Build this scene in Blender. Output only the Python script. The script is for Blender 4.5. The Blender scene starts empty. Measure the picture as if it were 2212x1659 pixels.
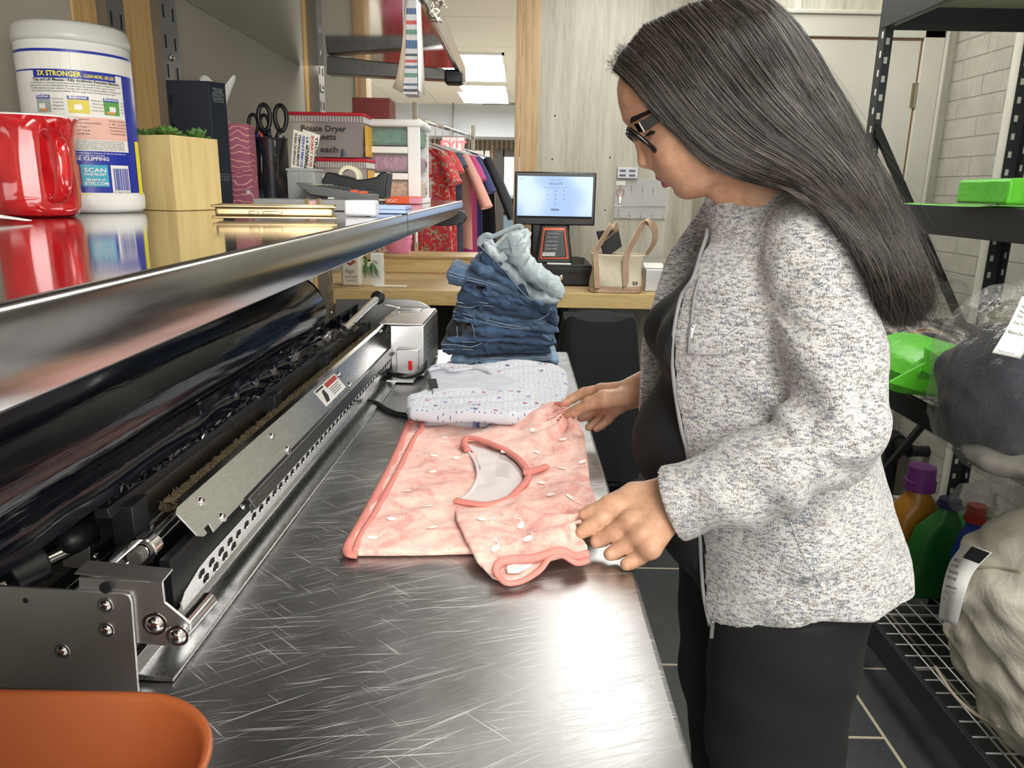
import bpy, bmesh, math, random
import numpy as np
from mathutils import Vector, Matrix, Euler
from math import pi, sin, cos, radians as R, sqrt
random.seed(7)
rng = np.random.default_rng(7)
SC = bpy.context.scene
COL = SC.collection
F, W, H = 1640.0, 2212, 1659
CAMZ = 1.40
cam_d = bpy.data.cameras.new('camera'); cam = bpy.data.objects.new('camera', cam_d); COL.objects.link(cam)
cam_d.sensor_width = 36; cam_d.lens = F / W * 36; cam_d.clip_start = .02; cam_d.clip_end = 60
CR = Matrix.Rotation(R(.16), 3, "Z") @ Matrix.Rotation(R(90 - 14.45), 3, "X") @ Matrix.Rotation(R(1.02), 3, "Z")
cam.matrix_world = Matrix.Translation((0, 0, CAMZ)) @ CR.to_4x4()
SC.camera = cam
SC.view_settings.view_transform = 'Standard'; SC.view_settings.look = 'None'
SC.view_settings.gamma = 1; SC.view_settings.exposure = 0.0
SC.view_settings.use_curve_mapping = False
SC.cycles.max_bounces = 9
world = bpy.data.worlds.new('world'); SC.world = world; world.use_nodes = True
world.node_tree.nodes['Background'].inputs[0].default_value = (.80, .90, 1, 1)
world.node_tree.nodes['Background'].inputs[1].default_value = 1.5
def area_light(name, loc, sx, sy, power, color=(1, .985, .94), rot=(0, 0, 0)):
 d = bpy.data.lights.new(name, 'AREA'); d.shape = 'RECTANGLE'; d.size = sx; d.size_y = sy
 d.energy = power; d.color = color
 o = bpy.data.objects.new(name, d); COL.objects.link(o); o.location = loc; o.rotation_euler = rot
 o.visible_camera = True
 return o
CEIL = 2.62
TROFFERS = [(.62, 2.55, 14), (.45, -.60, 34), (1.28, .9, 10), (.5, 3.7, 4)]
for i, (x, y, p) in enumerate(TROFFERS):
 area_light('troffer_light', (x, y, CEIL - .03), .58, 1.16, p)
area_light('fill_light', (.55, -1.22, 1.62), 1.3, 1.1, 25, (1, .98, .95), (R(90), 0, 0))  # added fill from behind the camera, to brighten the shelf goods
for x, y in ((-.45, 8.2), (-.45, 10.4), (1.6, 6.2)):
 area_light('store_light', (x, y, CEIL - .10), .6, 1.2, 110)
def ray(px, py):
 return CR @ Vector(((px - W / 2) / F, -(py - H / 2) / F, -1))
def at_z(px, py, z):
 r = ray(px, py); t = (z - CAMZ) / r.z
 return Vector((r.x * t, r.y * t, z))
def at_y(px, py, y):
 r = ray(px, py); t = y / r.y
 return Vector((r.x * t, y, CAMZ + r.z * t))
def at_x(px, py, x):
 r = ray(px, py); t = x / r.x
 return Vector((x, r.y * t, CAMZ + r.z * t))
class MB:
 def __init__(s):
  s.v = []; s.f = []; s.m = []; s.mi = 0
 def add(s, vs, fs):
  b = len(s.v); s.v += [tuple(v) for v in vs]
  for f in fs: s.f.append(tuple(i + b for i in f)); s.m.append(s.mi)
  return s
 def box(s, c, d, rot=None, taper=1.0):
  vs = []
  for z in (-.5, .5):
   k = taper if z > 0 else 1
   for x, y in ((-.5, -.5), (.5, -.5), (.5, .5), (-.5, .5)):
    p = Vector((x * d[0] * k, y * d[1] * k, z * d[2]))
    if rot: p = rot @ p
    vs.append(p + Vector(c))
  return s.add(vs, [(3, 2, 1, 0), (4, 5, 6, 7), (0, 1, 5, 4), (1, 2, 6, 5), (2, 3, 7, 6), (3, 0, 4, 7)])
 def bb(s, x0, x1, y0, y1, z0, z1):
  return s.box(((x0 + x1) / 2, (y0 + y1) / 2, (z0 + z1) / 2), (abs(x1 - x0), abs(y1 - y0), abs(z1 - z0)))
 def tube(s, pts, r, n=10, caps=True, flat=1.0, up=None, closed=False):
  pts = [Vector(p) for p in pts]; N = len(pts)
  rs = r if hasattr(r, '__len__') else [r] * N
  t0 = (pts[1] - pts[0]).normalized()
  u = Vector(up) if up is not None else (Vector((0, 0, 1)) if abs(t0.z) < .9 else Vector((1, 0, 0)))
  rings = []
  for i, p in enumerate(pts):
   a = pts[i - 1] if (i or closed) else p; b = pts[(i + 1) % N] if (i < N - 1 or closed) else p
   t = (b - a).normalized()
   if up is not None: u = Vector(up)
   u = (u - t * u.dot(t)).normalized(); w = t.cross(u)
   rings.append([p + (u * cos(2 * pi * k / n) * flat + w * sin(2 * pi * k / n)) * rs[i] for k in range(n)])
  vs = [v for q in rings for v in q]; fs = []
  M = N if closed else N - 1
  for i in range(M):
   j = (i + 1) % N
   for k in range(n):
    l = (k + 1) % n
    fs.append((i * n + k, i * n + l, j * n + l, j * n + k))
  if caps and not closed:
   fs.append(tuple(range(n - 1, -1, -1))); fs.append(tuple((N - 1) * n + k for k in range(n)))
  return s.add(vs, fs)
 def cyl(s, a, b, r, n=20, r2=None):
  return s.tube([a, b], [r, r if r2 is None else r2], n)
 def lathe(s, prof, c, n=32, axis='Z', a0=0, a1=2 * pi, close=False):
  full = abs(a1 - a0 - 2 * pi) < 1e-6; m = n if full else n + 1
  vs = []
  for r_, h in prof:
   for k in range(m):
    a = a0 + (a1 - a0) * k / n
    p = (r_ * cos(a), r_ * sin(a), h)
    if axis == 'Y': p = (p[0], p[2], p[1])
    if axis == 'X': p = (p[2], p[0], p[1])
    vs.append(Vector(p) + Vector(c))
  fs = []
  for i in range(len(prof) - 1):
   for k in range(n):
    l = (k + 1) % m
    fs.append((i * m + k, i * m + l, (i + 1) * m + l, (i + 1) * m + k))
  return s.add(vs, fs)
 def prism(s, poly, fn, d0, d1):
  """poly: 2d points; fn(a,b,d)->3d"""
  n = len(poly)
  vs = [fn(a, b, d0) for a, b in poly] + [fn(a, b, d1) for a, b in poly]
  fs = [tuple(range(n)), tuple(range(2 * n - 1, n - 1, -1))]
  fs += [(i, (i + 1) % n, n + (i + 1) % n, n + i) for i in range(n)]
  return s.add(vs, fs)
 def grid(s, fn, nu, nv, wrapu=False):
  mu = nu if wrapu else nu + 1
  vs = [fn(i / nu, j / nv) for j in range(nv + 1) for i in range(mu)]
  fs = [(j * mu + i, j * mu + (i + 1) % mu, (j + 1) * mu + (i + 1) % mu, (j + 1) * mu + i) for j in range(nv) for i in range(nu)]
  return s.add(vs, fs)
 def obj(s, name, mat=None, parent=None, **k):
  return mkobj(name, np.array([tuple(v) for v in s.v], dtype=float).reshape(-1, 3), s.f, mat, parent, mi=s.m, **k)
def origin_of(o):
 v = Vector((0, 0, 0))
 while o is not None:
  v += o.location; o = o.parent
 return v
def mkobj(name, V, Fc, mat=None, parent=None, smooth=False, bevel=0, seg=2, solid=0, sub=0, mi=None, keep=False, auto=None, uv=None):
 V = np.asarray(V, dtype=float)
 me = bpy.data.meshes.new(name); o = bpy.data.objects.new(name, me); COL.objects.link(o)
 if parent is not None:
  off = origin_of(parent); o.parent = parent
 elif keep: off = Vector((0, 0, 0))
 else:
  lo, hi = V.min(0), V.max(0); off = Vector(((lo[0] + hi[0]) / 2, (lo[1] + hi[1]) / 2, lo[2])); o.location = off
 V = V - np.array(off)
 me.from_pydata(V.tolist(), [], Fc if isinstance(Fc, list) else Fc.tolist())
 mats = mat if isinstance(mat, (list, tuple)) else [mat]
 for m in mats:
  if m is not None: me.materials.append(m)
 if mi is not None and len(mats) > 1: me.polygons.foreach_set('material_index', mi)
 bm = bmesh.new(); bm.from_mesh(me)
 if len(me.polygons) < 60000 and not smooth == 'raw': bmesh.ops.recalc_face_normals(bm, faces=bm.faces)
 bm.to_mesh(me); bm.free()
 if smooth:
  me.polygons.foreach_set('use_smooth', [True] * len(me.polygons))
 if solid:
  q = o.modifiers.new('solid', 'SOLIDIFY'); q.thickness = solid; q.offset = 0
 if bevel:
  q = o.modifiers.new('bevel', 'BEVEL'); q.width = bevel; q.segments = seg; q.limit_method = 'ANGLE'; q.angle_limit = R(35)
  if not smooth: me.polygons.foreach_set('use_smooth', [True] * len(me.polygons)); auto = 35
 if sub:
  q = o.modifiers.new('sub', 'SUBSURF'); q.levels = sub; q.render_levels = sub
 if auto:
  ang = R(auto)
  bm = bmesh.new(); bm.from_mesh(me)
  for e in bm.edges:
   if len(e.link_faces) == 2 and e.calc_face_angle(0) > ang: e.smooth = False
  bm.to_mesh(me); bm.free()
  if not bevel: me.polygons.foreach_set('use_smooth', [True] * len(me.polygons))
 me.update()
 return o
def tag(o, label=None, cat=None, group=None, kind=None):
 if label: o['label'] = label
 if cat: o['category'] = cat
 if group: o['group'] = group
 if kind: o['kind'] = kind
 return o
def thing(name, label, cat, loc, group=None):
 o = bpy.data.objects.new(name, None); COL.objects.link(o); o.location = loc; o.empty_display_size = .05
 return tag(o, label, cat, group)
def struct(name, mb, mat, **k):
 return tag(mb.obj(name, mat, **k), kind='structure')
def dup(root, loc, rz=None, label=None, parent=None):
 c = root.copy(); COL.objects.link(c); c.location = loc
 if parent is not None: c.parent = parent
 if rz is not None: c.rotation_euler = (0, 0, rz)
 if label: c['label'] = label
 for ch in list(root.children):
  d = ch.copy(); COL.objects.link(d); d.parent = c
  for g in list(ch.children):
   e = g.copy(); COL.objects.link(e); e.parent = d
 return c
def spl(pts, n=8, closed=False):
 """catmull-rom through points"""
 P = [np.array(p, dtype=float) for p in pts]; out = []; N = len(P)
 rngi = range(N) if closed else range(N - 1)
 for i in rngi:
  if closed: a, b, c, d = P[(i - 1) % N], P[i], P[(i + 1) % N], P[(i + 2) % N]
  else: a, b, c, d = P[max(i - 1, 0)], P[i], P[i + 1], P[min(i + 2, N - 1)]
  for k in range(n):
   t = k / n
   out.append(.5 * ((2 * b) + (-a + c) * t + (2 * a - 5 * b + 4 * c - d) * t * t + (-a + 3 * b - 3 * c + d) * t ** 3))
 if not closed: out.append(P[-1])
 return [Vector(o) if len(o) == 3 else tuple(o) for o in out]
def text_mesh(txt, size, ax='LEFT', bold=0.0, spacing=1.0):
 c = bpy.data.curves.new('t', 'FONT'); c.body = txt; c.size = size; c.align_x = ax; c.offset = bold; c.space_character = spacing
 c.resolution_u = 2
 o = bpy.data.objects.new('t', c); COL.objects.link(o)
 dg = bpy.context.evaluated_depsgraph_get(); me = bpy.data.meshes.new_from_object(o.evaluated_get(dg))
 V = np.array([v.co[:] for v in me.vertices]).reshape(-1, 3); Fc = [tuple(p.vertices) for p in me.polygons]
 bpy.data.objects.remove(o); bpy.data.curves.remove(c); bpy.data.meshes.remove(me)
 return V, Fc
def text_on(mb, txt, size, fn, ax='LEFT', bold=0.0, spacing=1.0, width=None):
 """fn(x,y)->3d"""
 V, Fc = text_mesh(txt, size, ax, bold, spacing)
 if len(V) == 0: return mb
 if width:
  w = V[:, 0].max() - V[:, 0].min(); V[:, 0] *= width / w
 mb.add([fn(v[0], v[1]) for v in V], Fc)
 return mb
def plane_fn(o, u, v):
 o, u, v = Vector(o), Vector(u).normalized(), Vector(v).normalized()
 return lambda a, b: o + u * a + v * b
f32 = np.float32
def sphere_d(P, c, r): return np.linalg.norm(P - np.array(c, f32), axis=1) - r
def cap(P, a, b, ra, rb=None):
 if rb is None: rb = ra
 a = np.array(a, f32); ba = np.array(b, f32) - a; pa = P - a
 t = np.clip((pa @ ba) / max(float(ba @ ba), 1e-12), 0, 1)
 return np.sqrt(((pa - t[:, None] * ba) ** 2).sum(1)) - (ra + t * (rb - ra))
def ell(P, c, r, M=None):
 p = P - np.array(c, f32)
 if M is not None: p = p @ np.array(M, f32)     # columns of M = local axes
 r = np.array(r, f32)
 k0 = np.sqrt(((p / r) ** 2).sum(1)); k1 = np.sqrt(((p / (r * r)) ** 2).sum(1)) + 1e-9
 return k0 * (k0 - 1) / k1
def smin(a, b, k):
 h = np.clip(.5 + .5 * (b - a) / k, 0, 1)
 return b * (1 - h) + a * h - k * h * (1 - h)
def smax(a, b, k): return -smin(-a, -b, k)
def chain(P, pts, rs, k=.01):
 d = None
 for i in range(len(pts) - 1):
  e = cap(P, pts[i], pts[i + 1], rs[i], rs[i + 1])
  d = e if d is None else smin(d, e, k)
 return d
def vnoise(P, s, seed=0):
 """cheap smooth value noise, -1..1"""
 q = P * s + seed * 17.31
 i = np.floor(q).astype(np.int64); f = (q - i).astype(f32); f = f * f * (3 - 2 * f)
 def hsh(a, b, c):
  n = (a * 374761393 + b * 668265263 + c * 1274126177 + seed * 9176) & 0xffffffff
  n = ((n ^ (n >> 13)) * 1274126177) & 0xffffffff
  return ((n ^ (n >> 16)) & 0xffff).astype(f32) / 32767.5 - 1
 r = 0
 for dx in (0, 1):
  wx = f[:, 0] if dx else 1 - f[:, 0]
  for dy in (0, 1):
   wy = f[:, 1] if dy else 1 - f[:, 1]
   for dz in (0, 1):
    wz = f[:, 2] if dz else 1 - f[:, 2]
    r = r + wx * wy * wz * hsh(i[:, 0] + dx, i[:, 1] + dy, i[:, 2] + dz)
 return r
def isomesh(fn, lo, hi, h, lip=1.6):
 lo = np.array(lo, float); hi = np.array(hi, float)
 C = 4; n = (np.ceil((hi - lo) / (h * C)).astype(int)) * C + 1
 nc = (n - 1) // C
 g = np.stack(np.meshgrid(*[np.arange(k) for k in nc], indexing='ij'), -1).reshape(-1, 3)
 cen = (lo + (g * C + C / 2) * h).astype(f32)
 d = fn(cen)
 act = g[np.abs(d) < h * C * .9 * lip]
 sgn = np.where(d < 0, -1.0, 1.0).astype(f32).reshape(nc)
 Fd = np.repeat(np.repeat(np.repeat(sgn, C, 0), C, 1), C, 2)
 Fd = np.pad(Fd, ((0, 1), (0, 1), (0, 1)), mode='edge').astype(f32)
 o = np.stack(np.meshgrid(*[np.arange(C + 1)] * 3, indexing='ij'), -1).reshape(-1, 3)
 ids = (act[:, None, :] * C + o[None]).reshape(-1, 3)
 flat = np.unique(ids[:, 0].astype(np.int64) * n[1] * n[2] + ids[:, 1] * n[2] + ids[:, 2])
 ix = np.stack([flat // (n[1] * n[2]), (flat // n[2]) % n[1], flat % n[2]], 1)
 P = (lo + ix * h).astype(f32)
 val = np.concatenate([fn(P[k:k + 400000]) for k in range(0, len(P), 400000)])
 Fd[ix[:, 0], ix[:, 1], ix[:, 2]] = val
 return surfnet(Fd, lo, h)
def surfnet(Fd, lo, h):
 S = Fd < 0
 nx, ny, nz = Fd.shape
 cs = np.zeros((nx - 1, ny - 1, nz - 1), np.uint8)
 for a in (0, 1):
  for b in (0, 1):
   for c in (0, 1): cs += S[a:nx - 1 + a, b:ny - 1 + b, c:nz - 1 + c]
 cells = np.argwhere((cs > 0) & (cs < 8))
 idx = -np.ones(cs.shape, np.int64); idx[tuple(cells.T)] = np.arange(len(cells))
 acc = np.zeros((len(cells), 3)); cnt = np.zeros(len(cells))
 cn = [(a, b, c) for a in (0, 1) for b in (0, 1) for c in (0, 1)]
 val = {k: Fd[cells[:, 0] + k[0], cells[:, 1] + k[1], cells[:, 2] + k[2]] for k in cn}
 for k in cn:
  for ax in range(3):
   if k[ax] == 0:
    l = list(k); l[ax] = 1; l = tuple(l)
    a, b = val[k], val[l]; m = (a < 0) != (b < 0)
    t = np.where(m, a / np.where(m, a - b, 1), 0)
    p = np.tile(np.array(k, float), (len(cells), 1)); p[:, ax] = t
    acc[m] += p[m]; cnt[m] += 1
 V = lo + (cells + acc / cnt[:, None]) * h
 faces = []
 for ax in range(3):
  sl0 = [slice(None)] * 3; sl1 = [slice(None)] * 3; sl0[ax] = slice(0, -1); sl1[ax] = slice(1, None)
  e = np.argwhere(S[tuple(sl0)] != S[tuple(sl1)])
  u, v = (ax + 1) % 3, (ax + 2) % 3
  e = e[(e[:, u] > 0) & (e[:, v] > 0) & (e[:, u] < Fd.shape[u] - 1) & (e[:, v] < Fd.shape[v] - 1)]
  if len(e) == 0: continue
  inside = S[tuple(e.T)]
  q = []
  for du, dv in ((-1, -1), (0, -1), (0, 0), (-1, 0)):
   c = e.copy(); c[:, u] += du; c[:, v] += dv; q.append(idx[tuple(c.T)])
  q = np.stack(q, 1)
  q[~inside] = q[~inside][:, ::-1]
  faces.append(q)
 Fc = np.concatenate(faces); Fc = Fc[(Fc >= 0).all(1)]
 return V, Fc
def relax(V, Fc, it=1, k=.5):
 for _ in range(it):
  A = np.zeros_like(V); n = np.zeros(len(V))
  for i in range(4):
   for j in (1, 3):
    np.add.at(A, Fc[:, i], V[Fc[:, (i + j) % 4]]); np.add.at(n, Fc[:, i], 1)
  V = V * (1 - k) + k * A / np.maximum(n, 1)[:, None]
 return V
def isoobj(name, fn, lo, hi, h, mat, parent=None, rel=1, **k):
 V, Fc = isomesh(fn, lo, hi, h)
 if rel: V = relax(V, Fc, rel)
 return mkobj(name, V, Fc, mat, parent, smooth='raw', **k)
def poly_d(X, Y, poly):
 poly = [tuple(p) for p in poly]
 d = np.full(X.shape, 1e9); s = np.zeros(X.shape, bool)
 N = len(poly)
 for i in range(N):
  ax, ay = poly[i]; bx, by = poly[(i + 1) % N]
  ex, ey = bx - ax, by - ay; wx, wy = X - ax, Y - ay
  t = np.clip((wx * ex + wy * ey) / max(ex * ex + ey * ey, 1e-12), 0, 1)
  d = np.minimum(d, (wx - ex * t) ** 2 + (wy - ey * t) ** 2)
  c = ((ay > Y) != (by > Y)) & (X < (bx - ax) * (Y - ay) / ((by - ay) if abs(by - ay) > 1e-12 else 1e-12) + ax)
  s ^= c
 return np.where(s, -1, 1) * np.sqrt(d)
def slab(name, poly, hfun, thick, mat, parent=None, h=.003, holes=(), rel=2, zr=None):
 """cloth slab: rounded rim, base surface z=hfun(X,Y), 'thick' may be a function"""
 P = np.array([p[:2] for p in poly]); lo = P.min(0) - .02; hi = P.max(0) + .02
 def fn(Q):
  X, Y, Z = Q[:, 0].astype(float), Q[:, 1].astype(float), Q[:, 2]
  d = poly_d(X, Y, P)
  for q in holes: d = np.maximum(d, -poly_d(X, Y, q))
  T = thick(X, Y) if callable(thick) else thick
  b = hfun(X, Y)
  dz = np.abs(Z - b - T / 2) - T / 2
  r = np.minimum(T * .45, .02)
  a1 = d + r; a2 = dz + r
  return (np.minimum(np.maximum(a1, a2), 0) + np.sqrt(np.maximum(a1, 0) ** 2 + np.maximum(a2, 0) ** 2) - r).astype(f32)
 return isoobj(name, fn, (lo[0], lo[1], zr[0]), (hi[0], hi[1], zr[1]), h, mat, parent, rel)
MATS = {}
class NT:
 def __init__(s, name):
  s.m = bpy.data.materials.new(name); s.m.use_nodes = True; s.t = s.m.node_tree
  s.b = s.t.nodes['Principled BSDF']; s.o = s.t.nodes['Material Output']
  s.tc = None
 def n(s, typ, **k):
  q = s.t.nodes.new('ShaderNode' + typ)
  for a, v in k.items():
   if a in q.inputs: q.inputs[a].default_value = v
   elif hasattr(q, a): setattr(q, a, v)
  return q
 def l(s, a, b):
  s.t.links.new(a, b); return s
 def co(s, scale=(1, 1, 1), rot=(0, 0, 0), src='Object'):
  if s.tc is None: s.tc = s.n('TexCoord')
  mp = s.n('Mapping'); tx = any(rot); mp.vector_type = 'TEXTURE' if tx else 'POINT'; mp.inputs['Scale'].default_value = [1 / q for q in scale] if tx else scale; mp.inputs['Rotation'].default_value = rot
  s.l(s.tc.outputs[src], mp.inputs['Vector']); return mp.outputs[0]
 def noise(s, scale, sc=(1, 1, 1), rot=(0, 0, 0), detail=4, rough=.6, dist=0, src='Object'):
  q = s.n('TexNoise'); q.inputs['Scale'].default_value = scale; q.inputs['Detail'].default_value = detail
  q.inputs['Roughness'].default_value = rough; q.inputs['Distortion'].default_value = dist
  s.l(s.co(sc, rot, src), q.inputs['Vector']); return q.outputs['Fac']
 def ramp(s, inp, stops):
  q = s.n('ValToRGB'); e = q.color_ramp.elements
  while len(e) < len(stops): e.new(.5)
  for i, (p, c) in enumerate(stops):
   e[i].position = p; e[i].color = (c, c, c, 1) if not hasattr(c, '__len__') else (*c[:3], 1)
  s.l(inp, q.inputs[0]); return q.outputs[0]
 def mix(s, fac, a, b, mode='MIX'):
  q = s.n('MixRGB'); q.blend_type = mode
  for i, x in ((0, fac), (1, a), (2, b)):
   if isinstance(x, (int, float)): q.inputs[i].default_value = x if i == 0 else (x, x, x, 1)
   elif isinstance(x, (tuple, list)): q.inputs[i].default_value = (*x[:3], 1)
   else: s.l(x, q.inputs[i])
  return q.outputs[0]
 def math(s, op, a, b=0.0, c=0.0):
  q = s.n('Math'); q.operation = op
  for i, x in enumerate((a, b, c)):
   if isinstance(x, (int, float)): q.inputs[i].default_value = x
   else: s.l(x, q.inputs[i])
  return q.outputs[0]
 def bump(s, inp, st=.3, dist=.01):
  q = s.n('Bump'); q.inputs['Strength'].default_value = st; q.inputs['Distance'].default_value = dist
  s.l(inp, q.inputs['Height']); s.l(q.outputs[0], s.b.inputs['Normal']); return s
 def set(s, **k):
  for a, v in k.items():
   a = {'base': 'Base Color', 'rough': 'Roughness', 'metal': 'Metallic', 'spec': 'Specular IOR Level', 'trans': 'Transmission Weight',
     'ior': 'IOR', 'sheen': 'Sheen Weight', 'coat': 'Coat Weight', 'emit': 'Emission Color', 'estr': 'Emission Strength',
     'alpha': 'Alpha', 'sss': 'Subsurface Weight', 'aniso': 'Anisotropic', 'crough': 'Coat Roughness'}[a]
   i = s.b.inputs[a]
   if hasattr(v, 'links') or hasattr(v, 'node'): s.l(v, i)
   else: i.default_value = (*v[:3], 1) if hasattr(v, '__len__') else v
  return s
def hexc(h):
 """sRGB hex -> linear"""
 r = [int(h[i:i + 2], 16) / 255 for i in (0, 2, 4)]
 return tuple(c / 12.92 if c <= .04045 else ((c + .055) / 1.055) ** 2.4 for c in r)
def M(name, base, rough=.5, metal=0.0, var=0, vs=40, bump=0, bs=200, bd=.001, **k):
 """plain procedural material: base colour with noise variation and fine bump"""
 if name in MATS: return MATS[name]
 t = NT(name); base = hexc(base) if isinstance(base, str) else base
 t.set(rough=rough, metal=metal, **k)
 if var:
  nz = t.noise(vs)
  c = t.ramp(nz, [(.3, tuple(x * (1 - var) for x in base)), (.7, tuple(min(1, x * (1 + var)) for x in base))])
  t.set(base=c)
 else: t.set(base=base)
 if bump: t.bump(t.noise(bs, detail=2), bump, bd)
 MATS[name] = t.m
 return t.m
# ================================================================== setting
WX = -.655         # left wall plane
BY = 4.60            # back wall plane
RX = 1.65; DY = 3.12; DXL = 1.03            # right wall plane
def steel(name, base=.52, rough=.22, sc=(1, 40, 1), amt=.12, bump=.05, var=.08, bs=30):
 amt *= .5; bump *= .12; var *= .5; bs *= 1.5
 if name in MATS: return MATS[name]
 t = NT(name)
 nz = t.noise(bs, sc=sc, detail=5)
 t.set(base=t.ramp(nz, [(.3, base * (1 - var)), (.7, base * (1 + var))]), metal=1.0,
   rough=t.ramp(nz, [(.3, max(.02, rough - amt)), (.7, rough + amt)]))
 t.bump(nz, bump, .001); MATS[name] = t.m; return t.m
def wood(name, c1, c2, grain=(1, 12, 12), sc=3, rough=.55, rot=(0, 0, 0)):
 if name in MATS: return MATS[name]
 t = NT(name); c1, c2 = hexc(c1), hexc(c2)
 a = t.noise(sc, sc=grain, rot=rot, detail=6, dist=1.2); b = t.noise(sc * 6, sc=grain, rot=rot, detail=3)
 f = t.math('ADD', t.math('MULTIPLY', a, .75), t.math('MULTIPLY', b, .25))
 t.set(base=t.ramp(f, [(.32, c2), (.5, c1), (.68, tuple(min(1, x * 1.12) for x in c1))]), rough=rough)
 t.bump(b, .15, .001); MATS[name] = t.m; return t.m
m_wall = M('wall_paint', 'b4afa2', .75, var=.03, vs=3, bump=.25, bs=350)
m_wall2 = M('wall_paint_pale', 'c2bfb5', .75, var=.02, vs=3, bump=.1, bs=200)
m_pine = wood('pine_board', 'd8b276', 'b98a4a', (14, 14, 1), 2.2)
m_oak = wood('oak_trim', 'c9ab84', 'a98860', (10, 10, .6), 3)
m_counter = wood('counter_wood', 'b99f74', '8f7850', (1, 9, 9), 3)
m_counter_edge = wood('counter_edge', 'd9bd84', 'c4a266', (1, 9, 9), 3)
m_std = steel('standard_steel', .30, .35, (30, 30, 1))
m_black = M('black_metal', '1b1d1f', .45, var=.1, bump=.05)
m_dark = M('dark_void', '101010', .8)
t = NT('grey_panel')
a = t.noise(2.2, sc=(7, 7, .45), detail=7, rough=.65, dist=.6); b = t.noise(30, sc=(5, 5, .4), detail=3)
f = t.math('ADD', t.math('MULTIPLY', a, .7), t.math('MULTIPLY', b, .3))
t.set(base=t.ramp(f, [(.33, hexc('9a9788')), (.5, hexc('b3b0a2')), (.66, hexc('c4c2b6'))]), rough=.42)
t.bump(b, .08, .001); m_panel = t.m
FLX, FLY = -1.93, .215
t = NT('slate_tile')
br = t.n('TexBrick'); br.offset = .5; br.squash = 1
br.inputs['Scale'].default_value = 1; br.inputs['Brick Width'].default_value = .61; br.inputs['Row Height'].default_value = .305
br.inputs['Mortar Size'].default_value = .005; br.inputs['Mortar Smooth'].default_value = .2; br.inputs['Bias'].default_value = 0
mp = t.n('Mapping'); mp.inputs['Rotation'].default_value = (0, 0, R(90)); mp.inputs['Location'].default_value = (FLX, FLY, 0)
tc = t.n('TexCoord'); t.l(tc.outputs['Object'], mp.inputs[0]); t.l(mp.outputs[0], br.inputs['Vector'])
nz = t.noise(6, detail=8, rough=.7); n2 = t.noise(40, sc=(1, 4, 1), detail=6)
c1 = t.ramp(nz, [(.3, hexc('2b2e2f')), (.7, hexc('3f4344'))])
t.l(c1, br.inputs['Color1']); t.l(c1, br.inputs['Color2']); br.inputs['Mortar'].default_value = (*hexc('b5ab94'), 1)
t.set(base=br.outputs['Color'], rough=t.ramp(n2, [(.3, .33), (.7, .55)]))
t.bump(t.math('SUBTRACT', n2, t.math('MULTIPLY', br.outputs['Fac'], .8)), .25, .002); m_floor = t.m
t = NT('striated_block')
tc = t.n('TexCoord'); sp = t.n('SeparateXYZ'); cb = t.n('CombineXYZ'); t.l(tc.outputs['Object'], sp.inputs[0])
t.l(sp.outputs['Y'], cb.inputs['X']); t.l(sp.outputs['Z'], cb.inputs['Y'])
br = t.n('TexBrick'); br.offset = .5
for k, v in (('Scale', 1), ('Brick Width', .29), ('Row Height', .070), ('Mortar Size', .003), ('Mortar Smooth', .5), ('Bias', 0)): br.inputs[k].default_value = v
t.l(cb.outputs[0], br.inputs['Vector'])
wv = t.n('TexWave'); wv.wave_type = 'BANDS'; wv.bands_direction = 'X'; wv.inputs['Scale'].default_value = 34; wv.inputs['Distortion'].default_value = 2.5
wv.inputs['Detail'].default_value = 3; wv.inputs['Detail Scale'].default_value = 1.5
t.l(cb.outputs[0], wv.inputs['Vector'])
nz = t.noise(9, detail=5)
c1 = t.ramp(nz, [(.3, hexc('b3b0a4')), (.7, hexc('c5c2b7'))])
t.set(base=t.mix(br.outputs['Fac'], c1, hexc('a9a597')), rough=.55)
hh = t.math('SUBTRACT', t.math('MULTIPLY', wv.outputs['Fac'], .5), t.math('MULTIPLY', br.outputs['Fac'], 1.2))
t.bump(hh, .7, .006); m_block = t.m
t = NT('ceiling_tile')
br = t.n('TexBrick'); br.offset = 0
for k, v in (('Scale', 1), ('Brick Width', .61), ('Row Height', 1.22), ('Mortar Size', .006), ('Mortar Smooth', .1), ('Bias', 0)): br.inputs[k].default_value = v
t.l(t.co(), br.inputs['Vector'])
nz = t.noise(120, detail=3)
c1 = t.ramp(nz, [(.35, hexc('cdcbc0')), (.6, hexc('dcdad0'))])
t.l(c1, br.inputs['Color1']); t.l(c1, br.inputs['Color2']); br.inputs['Mortar'].default_value = (*hexc('a9a79c'), 1)
t.set(base=br.outputs['Color'], rough=.9); t.bump(nz, .2, .002); m_ceil = t.m
struct('floor', MB().bb(-6, 5, -1.4, 13.4, -.1, 0), m_floor, keep=True)
struct('bounce_floor', MB().bb(-6, 5, BY + .13, 13.0, 0, .004), M('bounce_floor_pale', 'c9c4b8', .5, var=.04, vs=2), keep=True)  # unseen pale slab, added to bounce light up to the shop ceiling
struct('ceiling', MB().bb(-6, 5, -1.4, 13.4, CEIL, CEIL + .1), m_ceil, keep=True)
struct('wall_left', MB().bb(WX - .12, WX, -1.3, 2.62, 0, CEIL), m_wall)
struct('trim_1', MB().bb(WX - .13, WX + .012, 2.62, 2.65, 0, CEIL), m_pine)
struct('wall_right', MB().bb(RX, RX + .15, -1.3, DY + .1, 0, CEIL), m_block, keep=True)
struct('wall_door', MB().bb(DXL, RX, DY, DY + .10, 0, CEIL).bb(DXL, DXL + .1, DY + .1, BY + .1, 0, CEIL), m_panel)
struct('wall_front', MB().bb(-.75, RX, -1.4, -1.28, 0, CEIL), m_wall2)
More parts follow.
